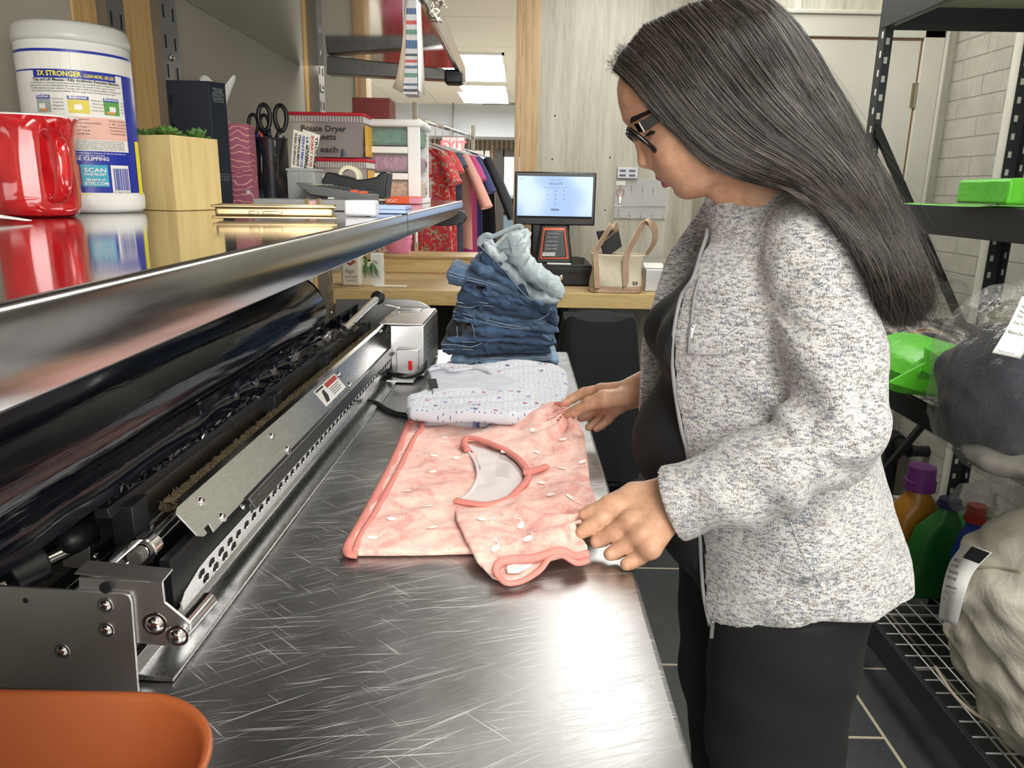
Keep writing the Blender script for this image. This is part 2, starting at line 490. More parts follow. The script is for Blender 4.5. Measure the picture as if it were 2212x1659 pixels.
xj0 = at_y(768, 200, BY).x; xj1 = at_y(793, 200, BY).x; xo0 = at_y(1113, 200, BY).x; xo1 = at_y(1164, 200, BY).x
struct('wall_back', MB().bb(xo1, DXL, BY, BY + .02, 0, CEIL), m_panel)
struct('wall_back_core', MB().bb(xo1, 2.5, BY + .02, BY + .14, 0, CEIL), m_wall2)
struct('wall_back_left', MB().bb(-2.6, xj0, BY, BY + .12, 0, CEIL), m_wall2)
struct('wall_far_left', MB().bb(-2.7, -2.6, 2.5, BY + .12, 0, CEIL).bb(-2.7, WX - .12, 2.50, 2.62, 0, CEIL), m_wall2)
struct('trim_2', MB().bb(xj0, xj1, BY - .02, BY + .14, .86, CEIL), m_oak, bevel=.003)
struct('trim_3', MB().bb(xo0, xo0 + .03, BY - .03, BY + .16, .86, CEIL).bb(xo0 + .032, xo1, BY - .02, BY + .14, .86, CEIL), m_oak, bevel=.002)
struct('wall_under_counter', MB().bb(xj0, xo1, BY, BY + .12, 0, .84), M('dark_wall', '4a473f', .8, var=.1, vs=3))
wn = MB().bb(-.13, -.10, -1.28, -1.25, 1.04, 2.20).bb(1.20, 1.23, -1.28, -1.25, 1.04, 2.20).bb(-.10, 1.20, -1.28, -1.25, 1.04, 1.07).bb(-.10, 1.20, -1.28, -1.25, 2.17, 2.20); wn.mi = 1; wn.bb(-.10, 1.20, -1.275, -1.27, 1.07, 2.17)  # assumed window behind the camera, frame for the fill pane
m_pane = NT('fill_pane_glow'); m_pane.set(base=(1, 1, 1), emit=(1, .98, .95), estr=3); struct('fill_window', wn, [m_wall2, m_pane.m])  # glowing pane is an added fill source, out of view
struct('trim_4', MB().bb(DXL - .004, DXL + .02, DY - .006, DY, 0, CEIL), m_wall2)
m_door = M('door_paint', 'c0beb3', .42, var=.02, vs=4, bump=.05, bs=60)
dx1 = at_y(1972, 200, DY).x; dz1 = at_y(1900, 88, DY).z; DX0 = dx1 - .62
d1 = struct('door_1', MB().bb(DX0 + .1, dx1, DY - .012, DY, 0.01, dz1), m_door, bevel=.002)
fr = MB(); xa, xb = dx1 + .006, dx1 + .085
fr.bb(xa, xb, DY - .02, DY, 0, dz1 + .085); fr.bb(DX0 + .1, xb, DY - .02, DY, dz1 + .008, dz1 + .085); fr.bb(DX0 + .02, DX0 + .095, DY - .02, DY, 0, dz1 + .085)
fr.bb(xb, xb + .012, DY - .03, DY, 0, dz1 + .1); fr.bb(DX0 + .02, xb + .012, DY - .03, DY, dz1 + .085, dz1 + .1)
fo = struct('trim_5', fr, m_door, bevel=.003)
for z in (.35, 1.1, at_y(1958, 207, DY).z):
 hg = MB().cyl((dx1 + .002, DY - .018, z - .045), (dx1 + .002, DY - .018, z + .045), .0055, 10); hg.bb(dx1 - .012, dx1 + .012, DY - .014, DY - .011, z - .045, z + .045)
 hg.obj('hinge', M('aged_hinge', '8e8570', .4, .7), d1)
gp = MB().bb(dx1 + .0005, dx1 + .0055, DY - .011, DY - .009, 0, dz1).bb(DX0 + .1, dx1, DY - .0115, DY - .009, dz1 + .001, dz1 + .006).obj('door_gap', M('rust_gap', '7c5a3c', .8), d1)
def pipe(pts, r, n=14, k=6): return MB().tube(spl(pts, k), r, n)
m_pipe = M('painted_pipe', 'd3d1c6', .45, var=.04, vs=20)
def conduit(px1, py1, X, label, r):
 p = at_x(px1, py1, X)
 o = thing('conduit_pipe', label, 'pipe', (X, p.y, 0), None)
 MB().cyl((X, p.y, 0.02), (X, p.y, CEIL - .001), r, 16).obj('pipe', m_pipe, o, smooth=True, auto=40)
 for z in (.5, 1.42, 2.2):
  c = MB().bb(X - r * .3, RX, p.y - r * 1.5, p.y + r * 1.5, z - .012, z + .012).bb(RX - .005, RX, p.y - .05, p.y + .05, z - .012, z + .012)
  c.obj('pipe_clip', m_std, o, bevel=.001)
 return o
conduit(2010, 200, RX - .026, 'white painted pipe running up the corner beside the door frame', .017)
conduit(2185, 200, RX - .022, 'thinner white painted conduit on the block wall behind the rack', .015)
m_glow = NT('lamp_diffuser'); m_glow.set(base=(1, 1, 1), emit=(1, .985, .94), estr=5); m_glow = m_glow.m
m_white = M('white_enamel', 'e8e8e6', .4)
def lamp(x, y, label, sx=.6, sy=1.2):
 o = thing('ceiling_light', label, 'ceiling light', (x, y, CEIL - .025), 'ceiling lights')
 f = MB()
 for a, b, c, d in ((-sx / 2, sx / 2, -sy / 2, -sy / 2 + .02), (-sx / 2, sx / 2, sy / 2 - .02, sy / 2), (-sx / 2, -sx / 2 + .02, -sy / 2, sy / 2), (sx / 2 - .02, sx / 2, -sy / 2, sy / 2)):
  f.bb(x + a, x + b, y + c, y + d, CEIL - .022, CEIL)
 f.obj('lamp_frame', m_white, o)
 MB().bb(x - sx / 2 + .02, x + sx / 2 - .02, y - sy / 2 + .02, y + sy / 2 - .02, CEIL - .012, CEIL - .004).obj('diffuser', m_glow, o)
for i, (x, y, p) in enumerate(TROFFERS): lamp(x, y, ['flush ceiling light above the steel folding table', 'flush ceiling light over the near end of the room', 'flush ceiling light above the black storage rack', 'flush ceiling light in front of the grey panel wall'][i])
lamp(-.45, 8.2, 'ceiling light in the shop front, nearer of the two in a row')
lamp(-.45, 10.4, 'ceiling light in the shop front, farther of the two in a row')
lamp(1.6, 6.2, 'ceiling light in the shop front behind the grey panel wall')
# ================================================================== shop front beyond the opening
SY = 13.0
m_slat = NT('slat_wall'); t = m_slat
wv = t.n('TexWave'); wv.bands_direction = 'X'; wv.inputs['Scale'].default_value = 4; t.l(t.co(), wv.inputs['Vector'])
t.set(base=t.ramp(wv.outputs['Fac'], [(.2, hexc('57493c')), (.6, hexc('8d7a66'))]), rough=.6); m_slat = t.m
zs = 2.16
def xs(px): return at_y(px, 400, SY).x
sw = MB()
wx0, wx1 = xs(1001), xs(1047); dx0, dxe = xs(1086), xs(1130)
sw.bb(-6, wx0, SY, SY + .2, 0, CEIL).bb(wx1, dx0, SY, SY + .2, 0, CEIL).bb(dxe, 5, SY, SY + .2, 0, CEIL)
sw.bb(wx0, wx1, SY, SY + .2, at_y(1020, 333, SY).z, CEIL).bb(wx0, wx1, SY, SY + .2, 0, .9).bb(dx0, dxe, SY, SY + .2, at_y(1100, 333, SY).z, CEIL)
struct('wall_store', sw, m_slat, keep=True)
struct('wall_store_left', MB().bb(-6.1, -6, BY, SY + .2, 0, CEIL), m_wall2)
struct('wall_store_right', MB().bb(5, 5.1, BY + .2, SY + .2, 0, CEIL).bb(2.4, 5, BY + .05, BY + .2, 0, CEIL), m_wall2)
struct('wall_store_back', MB().bb(-6, -2.6, BY, BY + .12, 0, CEIL), m_wall2)
struct('trim_6', MB().bb(-6, 5, SY - .8, SY, zs, CEIL), M('bluish_soffit', 'c3c8d0', .7), keep=True)
wf = MB(); z1 = at_y(1020, 325, SY).z
wf.bb(wx0 - .08, wx0 + .02, SY - .04, SY, .8, z1).bb(wx1 - .02, wx1 + .08, SY - .04, SY, .8, z1).bb(wx0, wx1, SY - .04, SY, z1 - .1, z1).bb(wx0, wx1, SY - .04, SY, .8, .9)
struct('window_1', wf, m_white)
df = MB(); z2 = at_y(1100, 325, SY).z
df.bb(dx0 - .12, dx0 + .02, SY - .05, SY + .05, 0, z2).bb(dxe - .05, dxe + .1, SY - .05, SY + .05, 0, z2).bb(dx0, dxe, SY - .05, SY + .05, z2 - .1, z2).bb(dx0, dxe, SY - .04, SY + .04, 1.02, 1.10)
dd = struct('door_2', df, M('dark_frame', '3a332e', .5))
MB().cyl((dx0 + .06, SY - .10, 1.0), (dx0 + .06, SY - .10, 1.35), .014, 8).obj('door_handle', m_std, dd)
tag(MB().bb(-12, 12, SY + .2, 40, -.15, -.1).obj('pavement', M('asphalt', '9a9a98', .9, var=.1, vs=3), keep=True), kind='structure')
car = thing('car', 'pale car parked outside, glimpsed through the shop door glass', 'car', (xs(1105), 17, -.1))
cx = xs(1105) * 17 / 13
b = MB()
b.prism([(-1.9, .25), (-1.9, .8), (-1.2, .92), (-.7, 1.35), (.7, 1.38), (1.35, .95), (1.95, .85), (1.95, .25)], lambda a, c, d: Vector((cx + a, 17 + d, c - .1)), -.8, .8)
b.obj('body', M('car_paint', 'bcd0d4', .25), car, bevel=.05)
w = MB()
w.prism([(-1.0, .95), (-.62, 1.28), (.6, 1.3), (1.1, .97)], lambda a, c, d: Vector((cx + a, 17 + d, c - .1)), -.81, .81)
w.obj('window', M('car_glass', '30383c', .1), car)
for x in (-1.2, 1.25):
 for y in (-.78, .78): MB().cyl((cx + x, 17 + y - .1, .22), (cx + x, 17 + y + .1, .22), .32, 20).obj('wheel', m_black, car, smooth=True, auto=40)
ex = at_y(979, 314, 12.0)
es = thing('exit_sign', 'red lit exit sign above the clothing rail in the shop front', 'sign', (ex.x, 12.0, ex.z - .12))
MB().bb(ex.x - .17, ex.x + .17, 12, 12.06, ex.z - .12, ex.z + .12).obj('housing', M('sign_housing', 'c9b0ae', .5), es, bevel=.01)
MB().cyl((ex.x, 12.03, ex.z + .12), (ex.x, 12.03, CEIL), .012, 8).obj('mount', m_std, es)
m_exit = NT('exit_red'); m_exit.set(base=(.8, .02, .02), emit=(1, .04, .05), estr=5); m_exit = m_exit.m
text_on(MB(), 'EXIT', .19, plane_fn((ex.x, 11.996, ex.z - .07), (1, 0, 0), (0, 0, 1)), 'CENTER', .006).obj('lettering', m_exit, es)
cv = at_z(1085, 221, CEIL)
v = MB()
for i in range(7): v.box((cv.x, cv.y - .18 + i * .06, CEIL - .012), (.6, .035, .004), Matrix.Rotation(.6, 3, 'X'))
tv = thing('ceiling_vent', 'slatted air vent in the shop ceiling beside the ceiling light', 'vent', (cv.x, cv.y, CEIL - .03))
v.obj('slat', M('vent_grey', '9a9a98', .5), tv)
MB().bb(cv.x - .32, cv.x + .32, cv.y - .22, cv.y - .2, CEIL - .02, CEIL).bb(cv.x - .32, cv.x + .32, cv.y + .2, cv.y + .22, CEIL - .02, CEIL).bb(cv.x - .32, cv.x - .3, cv.y - .22, cv.y + .22, CEIL - .02, CEIL).bb(cv.x + .3, cv.x + .32, cv.y - .22, cv.y + .22, CEIL - .02, CEIL).obj('vent_frame', m_white, tv)
# ================================================================== back counter
cz = .90
cf = at_z(1000, 628, cz).y   # front edge depth
c0 = at_z(715, 620, cz).x
bc = thing('back_counter', 'wood counter under the opening and screen, with a raised rear ledge', 'counter', (.4, (cf + BY) / 2, .83))
MB().bb(-2.0, DXL - .01, cf, BY - .035, cz - .004, cz).obj('counter_top', m_counter, bc)
MB().bb(-2.0, DXL - .01, cf - .012, cf, cz - .075, cz).bb(-2.0, DXL - .01, cf, BY - .035, cz - .075, cz - .005).obj('counter_edge', m_counter_edge, bc, bevel=.002)
for x in (-.30, .25, .9):
 k = MB().bb(x - .02, x + .02, cf + .06, BY - .02, cz - .11, cz - .076).prism([(0, 0), (0, -.30), (.04, -.30), (.38, -.03), (.38, 0)], lambda a, c, d: Vector((x + d, BY - .04 - a, cz - .11 + c)), -.012, .012)
 k.obj('bracket', m_black, bc)
rl = thing('rear_ledge', 'raised pine ledge at the back of the opening behind the pink tin', 'ledge', (-.5, BY + .1, cz))
MB().bb(xj1, xo0, BY - .02, BY + .30, cz + .001, cz + .085).obj('ledge_body', m_counter_edge, rl)
MB().bb(xj1, xo0, BY - .03, BY + .32, cz + .085, cz + .10).obj('ledge_top', m_counter, rl, bevel=.002)
# ================================================================== steel table
t = NT('scratched_steel')
acc = None
for i, (ang, sc, thr) in enumerate(((18, (3, 150, 1), .64), (34, (2.2, 190, 1), .655), (-42, (4, 170, 1), .68), (6, (2.6, 120, 1), .66), (27, (1.1, 260, 1), .67))):
 nz = t.noise(3.0, sc=sc, rot=(0, 0, R(ang)), detail=2, rough=.5, dist=.25)
 nl = t.noise(5, detail=2)
 s_ = t.ramp(nz, [(thr - .01, 0), (thr + .04, 1)])
 s_ = t.math('MULTIPLY', s_, t.ramp(t.noise(3 + i, detail=3), [(.40, 0), (.5, 1)]))
 acc = s_ if acc is None else t.math('MAXIMUM', acc, s_)
fine = t.noise(14, sc=(2, 60, 1), rot=(0, 0, R(32)), detail=6, rough=.7)
blot = t.noise(5, detail=4)
rgh = t.math('ADD', t.ramp(fine, [(.3, .28), (.7, .35)]), t.math('MULTIPLY', acc, .22))
rgh = t.math('ADD', rgh, t.ramp(blot, [(.35, 0), (.7, .08)]))
t.set(base=t.mix(acc, t.ramp(blot, [(.3, .38), (.7, .46)]), .72), metal=1.0, rough=rgh)
t.bump(t.math('ADD', t.math('MULTIPLY', fine, .15), acc), .14, .0005)
m_table = t.m
m_leg = steel('leg_steel', .5, .25, (30, 30, 1))
TX0, TX1, TY0, TY1, TZ = WX + .004, .169, .30, 2.365, .90
tb = thing('steel_table', 'long scratched stainless steel work table along the left wall', 'table', ((TX0 + TX1) / 2, (TY0 + TY1) / 2, 0))
MB().bb(TX0, TX1, TY0, TY1, TZ - .04, TZ).obj('tabletop', m_table, tb, bevel=.007, seg=4)
for x in (TX0 + .06, TX1 - .09):
 for y in (TY0 + .08, TY1 - .08):
  l = MB().cyl((x, y, .03), (x, y, TZ - .041), .02, 16).cyl((x, y, 0), (x, y, .03), .026, 16)
  l.obj('leg', m_leg, tb, smooth=True, auto=40)
MB().bb(TX0 + .03, TX1 - .05, TY0 + .05, TY1 - .05, .22, .25).obj('lower_shelf', m_leg, tb, bevel=.004)
# ================================================================== wall shelves
m_shelf = steel('polished_shelf', .60, .085, (60, 1, 60), .03, .015, .03, 12)
m_lip = steel('shelf_lip_steel', .44, .18, (1, 2, 30), .05, .02, .05, 20)
SZ = 1.3617; SX = -.161; LIP = .034; UZ = 1.747
def shelf(name, label, y0, y1, z, lab=None):
 L = .034 if z < 1.5 else .041
 o = thing(name, label, 'shelf', ((WX + SX) / 2, (y0 + y1) / 2, z - .05), 'steel wall shelves')
 MB().bb(WX + .003, SX - .003, y0, y1, z - .004, z).obj('shelf_top', m_shelf, o)
 p = [(SX - .006, z - .004), (SX - .006, z), (SX - .003, z), (SX - .0009, z - .0009), (SX, z - .003), (SX, z - L + .002), (SX - .002, z - L), (SX - .014, z - L), (SX - .014, z - L + .003), (SX - .004, z - L + .004), (SX - .004, z - .004)]
 MB().prism(p, lambda a, c, d: Vector((a, d, c)), y0, y1).obj('front_lip', m_lip, o, smooth=True, auto=50)
 MB().bb(WX + .002, WX + .005, y0, y1, z, z + .03).obj('back_edge', m_lip, o)
 return o
YJ = 1.14; YE = 2.30
shelf('wall_shelf', 'near section of the polished steel shelf holding the mug and boxes', -.25, YJ - .003, SZ)
shelf('wall_shelf', 'far section of the polished steel shelf under the white drawer unit', YJ + .003, YE, SZ)
shelf('wall_shelf', 'near section of the upper steel shelf above the mug', -.25, YJ - .003, UZ)
shelf('wall_shelf', 'far section of the upper steel shelf with clipped papers', YJ + .003, 2.42, UZ)
def standard(y0, y1, z0, z1, label, wd=.02, mat=None):
 o = thing('shelf_standard', label, 'shelf upright', (WX, (y0 + y1) / 2, z0), 'slotted shelf uprights')
 s = MB().bb(WX + .004, WX + wd, y0, y1, z0, z1); s.mi = 1; z = z0 + .02; w = (y1 - y0)
 while z < z1 - .03:
  for yy in (y0 + w * .22, y1 - w * .22): s.bb(WX + wd - .0006, WX + wd + .0006, yy - .002, yy + .002, z, z + .022)
  z += .05
 s.obj('channel', [mat or m_std, m_dark], o)
 for zz in (z0 + .12, (z0 + z1) / 2 - .05, 1.62):
  MB().lathe([(0, .004), (.004, .0035), (.006, .001), (.0065, 0)], (WX + wd, (y0 + y1) / 2, zz), 14, 'X').obj('screw', m_leg, o, smooth=True)
 return o
for i, (ya, yb) in enumerate(((1.20, 1.54), (2.46, 2.617))):
 tag(MB().bb(WX + .0005, WX + .004, ya, yb, .95, CEIL - .002).obj('mounting_board', m_pine), ['pine mounting board on the left wall behind the paired uprights', 'pine mounting board at the far end of the left wall'][i], 'board')
standard(1.265, 1.32, SZ + .002, UZ - .006, 'slotted steel upright between pine boards, directly right of the white canister')
standard(1.45, 1.52, SZ + .002, UZ - .006, 'slotted steel upright with a bright screw above the navy book box')
standard(2.50, 2.57, SZ - .5, CEIL - .01, 'slotted steel upright at the far end of the left wall', .035)
bk = thing('shelf_bracket', 'dark steel bracket under the upper shelf with a rounded end', 'bracket', (-.37, 2.22, 1.66))
P_ = [at_y(*q, 2.22) for q in ((705, 160), (706, 112), (940, 146), (965, 150), (978, 158), (975, 168), (960, 172))]
P_ = [(p.x, min(p.z, UZ - .006)) for p in P_]
MB().prism(P_, lambda a, c, d: Vector((a, 2.22 + d, c)), 0, .05).obj('arm', steel('bracket_steel', .22, .3, (1, 20, 20)), bk, bevel=.002)
p = at_y(988, 168, 2.2)
MB().bb(p.x - .035, p.x + .012, 2.20, 2.26, p.z - .014, p.z + .022).obj('end_cap', m_black, bk, bevel=.006)
be = thing('shelf_bracket', 'black bracket end under the far end of the lower shelf', 'bracket', (-.3, YE - .05, SZ - .09))
MB().prism([(WX + .005, SZ - .075), (WX + .005, SZ - .038), (-.19, SZ - .038), (-.155, SZ - .028), (-.145, SZ - .045), (-.155, SZ - .062), (-.19, SZ - .07)], lambda a, c, d: Vector((a, YE - .06 + d, c)), 0, .04).obj('arm', m_black, be, bevel=.002)
# ================================================================== film sealing machine on the table
m_ms = steel('machine_steel', .72, .40, (4, 4, 60), .06, .03, .06, 20)
m_ms2 = steel('machine_steel_long', .60, .26, (30, 2, 30), .07, .03, .06, 20)
m_chrome = steel('chrome', .75, .10, (1, 1, 1), .03, .0, .03, 5)
t = NT('film_black')
nz = t.noise(6, sc=(8, .7, 8), detail=5, rough=.55)
n2 = t.noise(2, sc=(3, .5, 3), detail=2)
t.set(base=(.004, .005, .010), rough=t.ramp(n2, [(.35, .06), (.65, .16)]), spec=.35); t.bump(nz, .2, .004); m_film = t.m
MY0, MY1 = at_z(300, 1500, TZ).y, 2.26
mc = thing('film_sealing_machine', 'long stainless film dispensing and sealing machine standing on the steel table', 'sealing machine', (-.39, MY0, TZ))
mc.rotation_euler = (0, 0, R(-1.7))
rc, rz, rr = -.537, 1.128, .080
ry1 = 1.69
ro = thing('film_roll', 'huge glossy black roll of plastic film lying in the machine under the shelf', 'film roll', (-.39, MY0, TZ))
ro.rotation_euler = (0, 0, R(-1.7))
V = []
def rollp(u, v):
 a = 2 * pi * u; y = .12 + (ry1 - .12) * v
 r_ = rr + .0012 * sin(a * 3 + y * 5) + .0008 * sin(y * 17 + a)
 return Vector((rc + r_ * cos(a), y, rz + r_ * sin(a)))
MB().grid(rollp, 72, 60, True).obj('film', m_film, ro, smooth=True)
MB().lathe([(.028, 0), (.06, .0015), (rr - .004, .001), (rr, -.002)], (rc, ry1, rz), 60, 'Y').obj('film_end', M('film_end', '0c0e14', .22, bump=.3, bs=60), ro, smooth=True)
MB().tube([(rc, .1, rz), (rc, ry1 + .012, rz)], .030, 24, False).lathe([(.026, 0), (.030, 0)], (rc, ry1 + .012, rz), 24, 'Y').obj('core', M('cardboard_core', '5a4a38', .8), ro, smooth=True)
fx, fz = -.459, 1.052
def sheet(u, v):
 y = .55 + 1.5 * v
 a = R(-8) - u * .0
 p0 = Vector((rc + rr * cos(R(-25)), y, rz + rr * sin(R(-25))))
 p1 = Vector((fx, y, fz))
 k = .004 * sin(v * 70 + 3 * sin(v * 13)) * sin(pi * u) * (.25 + v)
 return p0.lerp(p1, u) + Vector((k, 0, k * .3)) + Vector((-.012, 0, -.006)) * sin(pi * u)
MB().grid(sheet, 14, 160).obj('loose_film', m_film, ro, smooth=True)
for x, z, r_ in ((-.547, 1.00, .014), (-.447, .985, .014)):
 o = MB().cyl((x, MY0 + .02, z), (x, MY1, z), r_, 20).obj('cradle_roller', m_chrome if x > -.5 else m_black, mc, smooth=True, auto=40)
def ext(poly, y0, y1, name, mat, par=mc, **k):
 return MB().prism(poly, lambda a, c, d: Vector((a, d, c)), y0, y1).obj(name, mat, par, **k)
ext([(-.47, 1.046), (-.454, 1.046), (-.452, 1.034), (-.47, 1.034)], .78, 1.92, 'film_rail', m_black, bevel=.001)
ext([(-.464, 1.034), (-.455, 1.034), (-.45, .985), (-.464, .985)], .86, 2.10, 'channel_wall', steel('dark_channel', .30, .3, (20, 2, 20)))
for y in (.80, 1.28, 1.62, 2.02):
 MB().bb(-.464, -.438, y, y + .035, .98, 1.040).obj('rail_block', m_black, mc, bevel=.001)
m_clear = NT('shiny_clear_film'); m_clear.set(base=(.05, .05, .055), rough=.08, spec=1.0); m_clear = m_clear.m
c = MB()
for i in range(420):
 y = .80 + 1.15 * (i / 420) + random.uniform(-.004, .004); x = -.458 + random.uniform(-.006, .006); z = 1.047 + random.uniform(-.001, .004)
 L = random.uniform(.006, .016); a = random.uniform(0, 6.3)
 d = Vector((cos(a) * .5, sin(a), random.uniform(-.2, .8))).normalized() * L
 w = Vector((random.uniform(-1, 1), random.uniform(-1, 1), random.uniform(0, 1))).normalized() * .0025
 p = Vector((x, y, z)); c.add([p, p + d * .5 + w, p + d, p + d * .5 - w * .4], [(0, 1, 2, 3)])
for i in range(60):   # long thin creases near the far end
 y = random.uniform(1.55, 1.95); p = Vector((-.448 + random.uniform(-.006, .012), y, 1.055 + random.uniform(-.004, .012)))
 d = Vector((random.uniform(-.01, .02), random.uniform(.02, .07), random.uniform(-.01, .01))); w = Vector((.003, 0, .002))
 c.add([p, p + d * .5 + w, p + d, p + d * .5 - w], [(0, 1, 2, 3)])
c.obj('crumpled_film_edge', m_clear, ro, solid=.0003)
bx, bz = -.435, 1.010
t = NT('brush_fibres'); nz = t.noise(420, detail=5, rough=.8)
t.set(base=t.ramp(nz, [(.40, hexc('1d1812')), (.47, hexc('6e6048')), (.58, hexc('bba67c'))]), rough=.8); t.bump(nz, 1, .003); m_brush = t.m
c = MB()
def br_(u, v):
 a = 2 * pi * u; y = .87 + 1.22 * v
 r_ = .0075 * (1 + .25 * sin(v * 500 + 9 * u) * sin(a * 3 + v * 190) + .15 * sin(v * 900))
 return Vector((bx + r_ * cos(a) * 1.25, y, bz + r_ * sin(a) * .9))
c.grid(br_, 14, 420, True)
for i in range(700):
 y = random.uniform(.87, 2.09); a = random.uniform(-.2, pi); p = Vector((bx + .008 * cos(a), y, bz + .006 * sin(a)))
 d = Vector((cos(a) * .5, random.uniform(-1, 1), abs(sin(a)))).normalized() * random.uniform(.003, .007); w = Vector((.0006, .0004, 0))
 c.add([p, p + d * .5 + w * 2, p + d], [(0, 1, 2)])
c.obj('brush_strip', m_brush, mc, smooth=True)
MB().cyl((-.424, .805, .992), (-.427, 1.0, .998), .0095, 24).obj('roller_rod', m_chrome, mc, smooth=True, auto=40)
MB().lathe([(0, -.006), (.008, -.006), (.0085, 0), (.0085, .002), (.016, .002), (.0175, .004), (.0175, .020), (.015, .022), (.009, .022)], (-.424, .782, .992), 32, 'Y').obj('rod_collar', m_chrome, mc, smooth=True, auto=30)
MB().lathe([(0, -.013), (.0085, -.013), (.0095, -.011), (.0095, .0)], (-.424, .782, .992), 24, 'Y').obj('rod_end', M('dull_grey', '6f6a66', .5), mc, smooth=True, auto=30)
pa, pb = Vector((-.408, 0, 1.022)), Vector((-.378, 0, .985))
ny0 = .835; ny1 = 2.17
def on_panel(s_, y, off=0.0):
 d = (pb - pa).normalized(); n = Vector((-d.z, 0, d.x)); n = n if n.x > 0 else -n
 p = pa + (pb - pa) * s_; return Vector((p.x + n.x * off, y, p.z + n.z * off))
L = (pb - pa).length
poly = [(0, ny0 + .004), (.08, ny0 - .004), (.85, ny0 - .004), (1.0, ny0 + .006), (1.0, ny0 + .015), (.86, ny0 + .016), (.86, ny0 + .03), (1.10, ny0 + .025), (1.10, ny1), (0, ny1)]
MB().prism(poly, lambda a, c_, d: on_panel(a, c_, d), 0, .0022).obj('cover_panel', m_ms2, mc, bevel=.0006)
ext([(-.4125, 1.0275), (-.405, 1.0245), (-.408, 1.0205), (-.4125, 1.023)], ny0 + .02, ny1, 'panel_edge', m_chrome)
def screw(p, n, r=.0055, par=mc, name='screw', h=.004):
 """domed screw at p facing n"""
 n = Vector(n).normalized(); q = n.to_track_quat('Z', 'Y').to_matrix()
 b = MB().lathe([(0, h), (r * .35, h * .97), (r * .7, h * .75), (r * .95, h * .3), (r, 0)], (0, 0, 0), 18)
 b.mi = 1
 b.box((0, 0, h * .93), (r * .9, r * .2, .0007)).box((0, 0, h * .93), (r * .2, r * .9, .0007))
 b.mi = 0
 b.lathe([(r, .0008), (r * 1.3, .0008), (r * 1.35, 0)], (0, 0, 0), 18)
 b.v = [tuple(q @ Vector(v) + Vector(p)) for v in b.v]
 return b.obj(name, [m_chrome, M('recess', '2a2a2a', .4)], par, smooth=True, auto=30)
nn = on_panel(0, 0, 1) - on_panel(0, 0, 0)
for y in (.885, 1.145, 1.56, 2.07):
 screw(on_panel(.30, y, .0022), nn); screw(on_panel(.98, y + .01, .0022), nn)
 screw(on_panel(1.2, y + .06, .0022), nn, .003)
ym, hw = at_x(695, 850, -.385).y, .075
st = MB(); P0 = lambda a, b, o: on_panel(b, a, .0024 + o)
def rect(mb, f, a0, a1, b0, b1, o=0):
 mb.add([f(a0, b0, o), f(a1, b0, o), f(a1, b1, o), f(a0, b1, o)], [(0, 1, 2, 3)])
st.mi = 0; rect(st, P0, ym - hw, ym + hw, .12, .9)
st.mi = 1; rect(st, P0, ym - .01, ym + hw - .006, .17, .38, .0002)
st.mi = 2; rect(st, P0, ym - hw + .005, ym - .02, .16, .24, .0002)
st.mi = 2
for k in range(4): rect(st, P0, ym - .005, ym + hw - .012 - .01 * (k % 2), .47 + k * .09, .50 + k * .09, .0002)
st.add([P0(ym - .06, .8, .0002), P0(ym - .045, .35, .0002), P0(ym - .03, .3, .0002), P0(ym - .028, .6, .0002), P0(ym - .04, .82, .0002)], [(0, 1, 2, 3, 4)])
m_ink = M('ink_black', '17171a', .6); m_paper = M('paper_white', 'eeeeea', .6); m_red = M('print_red', 'b8352c', .5)
st.obj('warning_label', [m_paper, m_red, m_ink], mc)
q0, q1 = Vector((-.368, 0, .983)), Vector((-.3625, 0, .970))
ext([(-.377, .984), (-.367, .986), (-.357, .970), (-.361, .968)], .96, 2.20, 'seal_bar', steel('dark_bar', .16, .32, (20, 3, 20), .1, .03), bevel=.001)
MB().prism([(0, 0), (.03, .006), (.07, .004), (.10, -.006), (.10, .012), (0, .012)], lambda a, c_, d: Vector((-.361 + d * .5 - c_ * .25, .95 + a, .968 + c_)), 0, .002).obj('seal_bar_end', M('bar_end', '4b4e50', .3, .8), mc, smooth=True)
r0, r1 = Vector((-.369, 0, .967)), Vector((-.372, 0, .934))
rb = MB()
ry0 = at_x(380, 1290, -.372).y
rp = [(.0, ry0 + .07), (.05, ry0 + .045), (.35, ry0 + .008), (.6, ry0), (1.0, ry0 + .004), (1.0, 2.16), (0, 2.16)]
def onr(s_, y, off=0): p = r0 + (r1 - r0) * s_; return Vector((p.x + off, y, p.z))
rb.prism(rp, lambda a, c_, d: onr(a, c_, d), 0, .002)
for k in range(46):
 y = ry0 + .045 + k * .028
 for s0 in ((.34, .72) if k < 4 else (.42,)):
  yy = y + (.0 if s0 < .5 else .012)
  rb.mi = 1
  rb.prism([(0, .004), (.10, 0), (.24, 0), (.28, .004), (.28, .010), (.20, .014), (.05, .014), (0, .010)], lambda a, c_, d, s0=s0, yy=yy: onr(s0 + a - .1, yy + c_, d), .0016, .0026)
  rb.mi = 2; rb.bb(onr(0, 0).x + .002, onr(0, 0).x + .0032, yy + .003, yy + .012, onr(s0 + .12, 0).z, onr(s0 + .12, 0).z + .002)
  rb.mi = 0
rb.obj('perforated_rail', [m_ms2, m_dark, m_chrome], mc)
ext([(-.572, .905), (-.346, .9015), (-.345, .9055), (-.3475, .906), (-.382, .909), (-.384, .925), (-.386, .925), (-.386, .910), (-.572, .910)], MY0 + .02, 2.2, 'base_tray', m_ms2, bevel=.0006)
ext([(-.402, .9115), (-.39, .9115), (-.39, .985), (-.402, .985)], MY0 + .12, 2.18, 'inner_wall', m_black)
ext([(-.572, .912), (-.412, .912), (-.412, .916), (-.572, .916)], MY0 + .06, 2.2, 'tray_floor', m_black)
